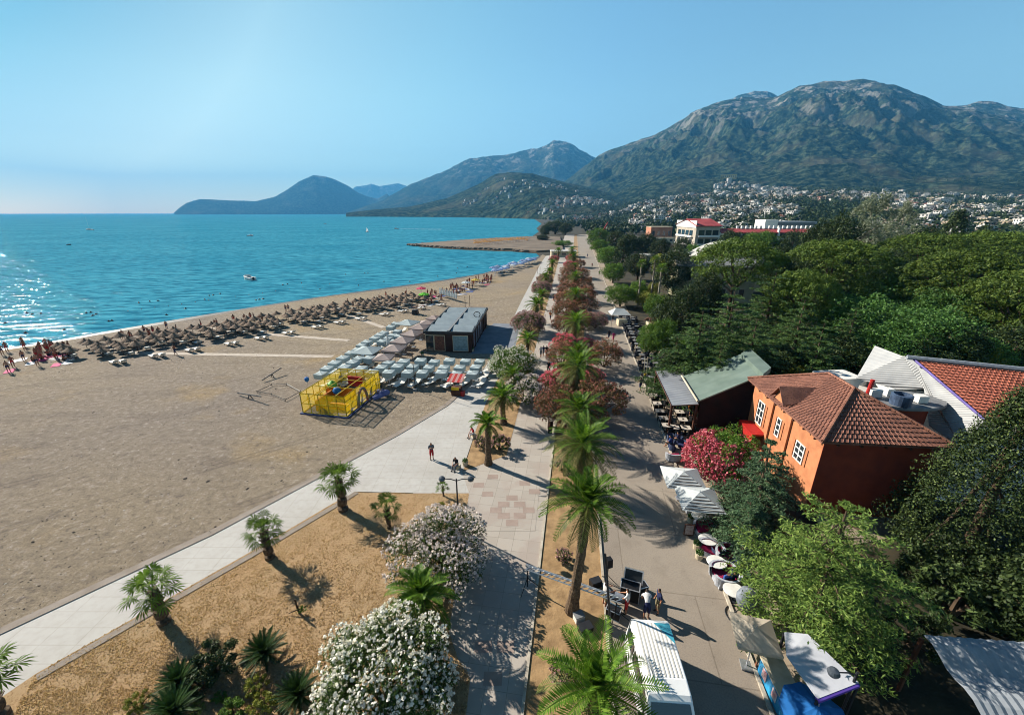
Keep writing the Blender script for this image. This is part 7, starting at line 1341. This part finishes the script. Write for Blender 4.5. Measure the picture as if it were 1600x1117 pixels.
# ================================================================ THE TOWN ON THE SLOPE
random.seed(404); rng = np.random.default_rng(404)
HW_ = [M('house_white', S(226, 222, 216, .72), S(200, 194, 188, .72), .05, .8, coord='pos'), M('house_cream', S(212, 194, 166, .58), S(190, 170, 144, .58), .05, .8, coord='pos'), M('house_rose', S(220, 180, 164, .7), S(196, 154, 140, .7), .05, .8, coord='pos')]
HR_ = [M('town_red_roof', S(176, 118, 98, .5), S(140, 92, 76, .5), .05, .85, coord='pos'), M('town_pale_roof', S(206, 200, 190, .65), S(180, 172, 162, .65), .05, .85, coord='pos')]
def hbox(mb, w_, d, h, roof, nf):
    mb.box((0, 0, h / 2 - 1.5), (w_, d, h + 3), 0, 0)
    if roof == 0: mb.add([(-w_ * .55, -d * .55, h), (w_ * .55, -d * .55, h), (w_ * .55, d * .55, h), (-w_ * .55, d * .55, h), (-w_ * .18, 0, h + d * .24), (w_ * .18, 0, h + d * .24)], [(0, 1, 5, 4), (1, 2, 5), (2, 3, 4, 5), (3, 0, 4), (3, 2, 1, 0)], 1)
    else: mb.box((0, 0, h + .2), (w_ * 1.05, d * 1.05, .4), 0, 1); mb.box((w_ * .2, 0, h + 1.2), (w_ * .25, d * .3, 1.7), 0, 0)
    for f in range(nf):
        for s_ in (-1, 1):
            k = max(2, int(w_ / 3.5))
            for i in range(k): mb.box((-w_ / 2 + (i + .5) * w_ / k, s_ * (d / 2 + .03), (f + .55) * h / nf), (w_ / k * .45, .08, h / nf * .5), 0, 2); 
            k = max(2, int(d / 3.5))
            for i in range(k): mb.box((s_ * (w_ / 2 + .03), -d / 2 + (i + .5) * d / k, (f + .55) * h / nf), (.08, d / k * .45, h / nf * .5), 0, 2)
kinds = [(11, 10, 6.5, 0, 2, 0, 'white house with a red hipped roof in the hillside town'), (12, 11, 7, 1, 2, 0, 'white flat-roofed house in the hillside town'), (11, 10, 6, 0, 2, 1, 'cream house with a red hipped roof in the hillside town'), (16, 12, 10, 1, 3, 1, 'cream flat-roofed block in the hillside town'), (12, 11, 7.5, 0, 2, 2, 'rose-coloured house with a red roof in the hillside town'), (18, 13, 13, 1, 4, 0, 'white apartment block in the hillside town')]
hp = []
for w_, d, h, rf_, nf, wm, t in kinds:
    mb = MB(); hbox(mb, w_, d, h, rf_, nf); o = mb.build('town_house', [HW_[wm], HR_[rf_], glass]); tag(o, t, 'house', 'houses of the hillside town: ' + t.split(' in ')[0]); hp.append(Proto(o))
cand = []
def dens(a, r_):                                       # how built-up: from the photograph, by bearing and distance
    top = np.interp(a, [-.12, -.05, .05, .15, .25, .4, .45, .52, .62, .7, .9, 1.0], [2500, 2700, 2600, 2100, 1500, 1750, 2050, 1900, 1500, 1650, 1900, 1900]); lo_ = np.interp(a, [-.12, 0, .1, .2, .35, 1.0], [2250, 1900, 1150, 560, 430, 380])
    return lo_ < r_ < top and noise.noise(Vector((r_ / 260, a * 7, 2))) > -.08
n_try = 0
while len(cand) < 2400 and n_try < 60000:
    n_try += 1; a = random.uniform(-.12, R(57)); r_ = 380 * (7.2 ** random.random())
    if not dens(a, r_): continue
    if a < .12 and random.random() < .55: continue
    x, y = r_ * math.sin(a), r_ * math.cos(a); z = height(x, y) if r_ > 425 else 0
    if z < -.5: continue
    if any((x - c[0]) ** 2 + (y - c[1]) ** 2 < (11 + r_ * .003) ** 2 for c in cand[-400:]): continue
    cand.append((x, y, max(z, 0), r_))
cand.sort(key=lambda c: c[3] + random.uniform(-350, 350))
rest_b = [MB(), MB(), MB()]
far_pick = set(random.sample(range(300, len(cand)), min(110, len(cand) - 300)))
ni = 0
for i, (x, y, z, r_) in enumerate(cand):
    k = random.choices(range(6), (3, 6, 1.5, 4, 1, 3))[0]; s_ = random.uniform(.45, .8) * (.85 + r_ / 5500); rz = random.choice((0, .3, .6, .9, 1.3)) + random.uniform(-.15, .15)
    if ni < 298 and (i < 190 or i in far_pick): hp[k].put((x, y, z), rz, s_); ni += 1
    else:
        w_, d, h, rf_, nf, wm, t = kinds[k]; mb = MB(); hbox(mb, w_, d, h, rf_, nf); cs, sn = math.cos(rz) * s_, math.sin(rz) * s_
        T = rest_b[0]; T.add([(x + vx_ * cs - vy_ * sn, y + vx_ * sn + vy_ * cs, z + vz * s_) for vx_, vy_, vz in mb.v], mb.f); T.m[-len(mb.f):] = [{0: wm, 1: 3 + rf_, 2: 5}[q_] for q_ in mb.m]
far = rest_b[0].build('far_town', HW_ + HR_ + [glass], recalc=False); tag(far, 'mass of small white and red-roofed houses across the lower slopes', None, None, 'stuff')
q = None
for a, r_, w_, t in ((.452, 2080, 60, 'long yellow building on the ridge above the town'),):
    x, y = r_ * math.sin(a), r_ * math.cos(a); t_ = thing('ridge_building', t, 'building', (x, y, height(x, y)), -a); MB().box((0, 0, 6), (w_, 14, 18)).build('wall', M('yellow_render', S(226, 196, 130, .7), S(206, 176, 112, .7), .05, .8), t_); MB().box((0, 0, 15.3), (w_ + 2, 15, .8)).build('roof', HR_[1], t_)
    for i in range(8): MB().box((-w_ / 2 + (i + .5) * w_ / 8, -7.05, 8), (3, .2, 6)).build('window', glass, t_)
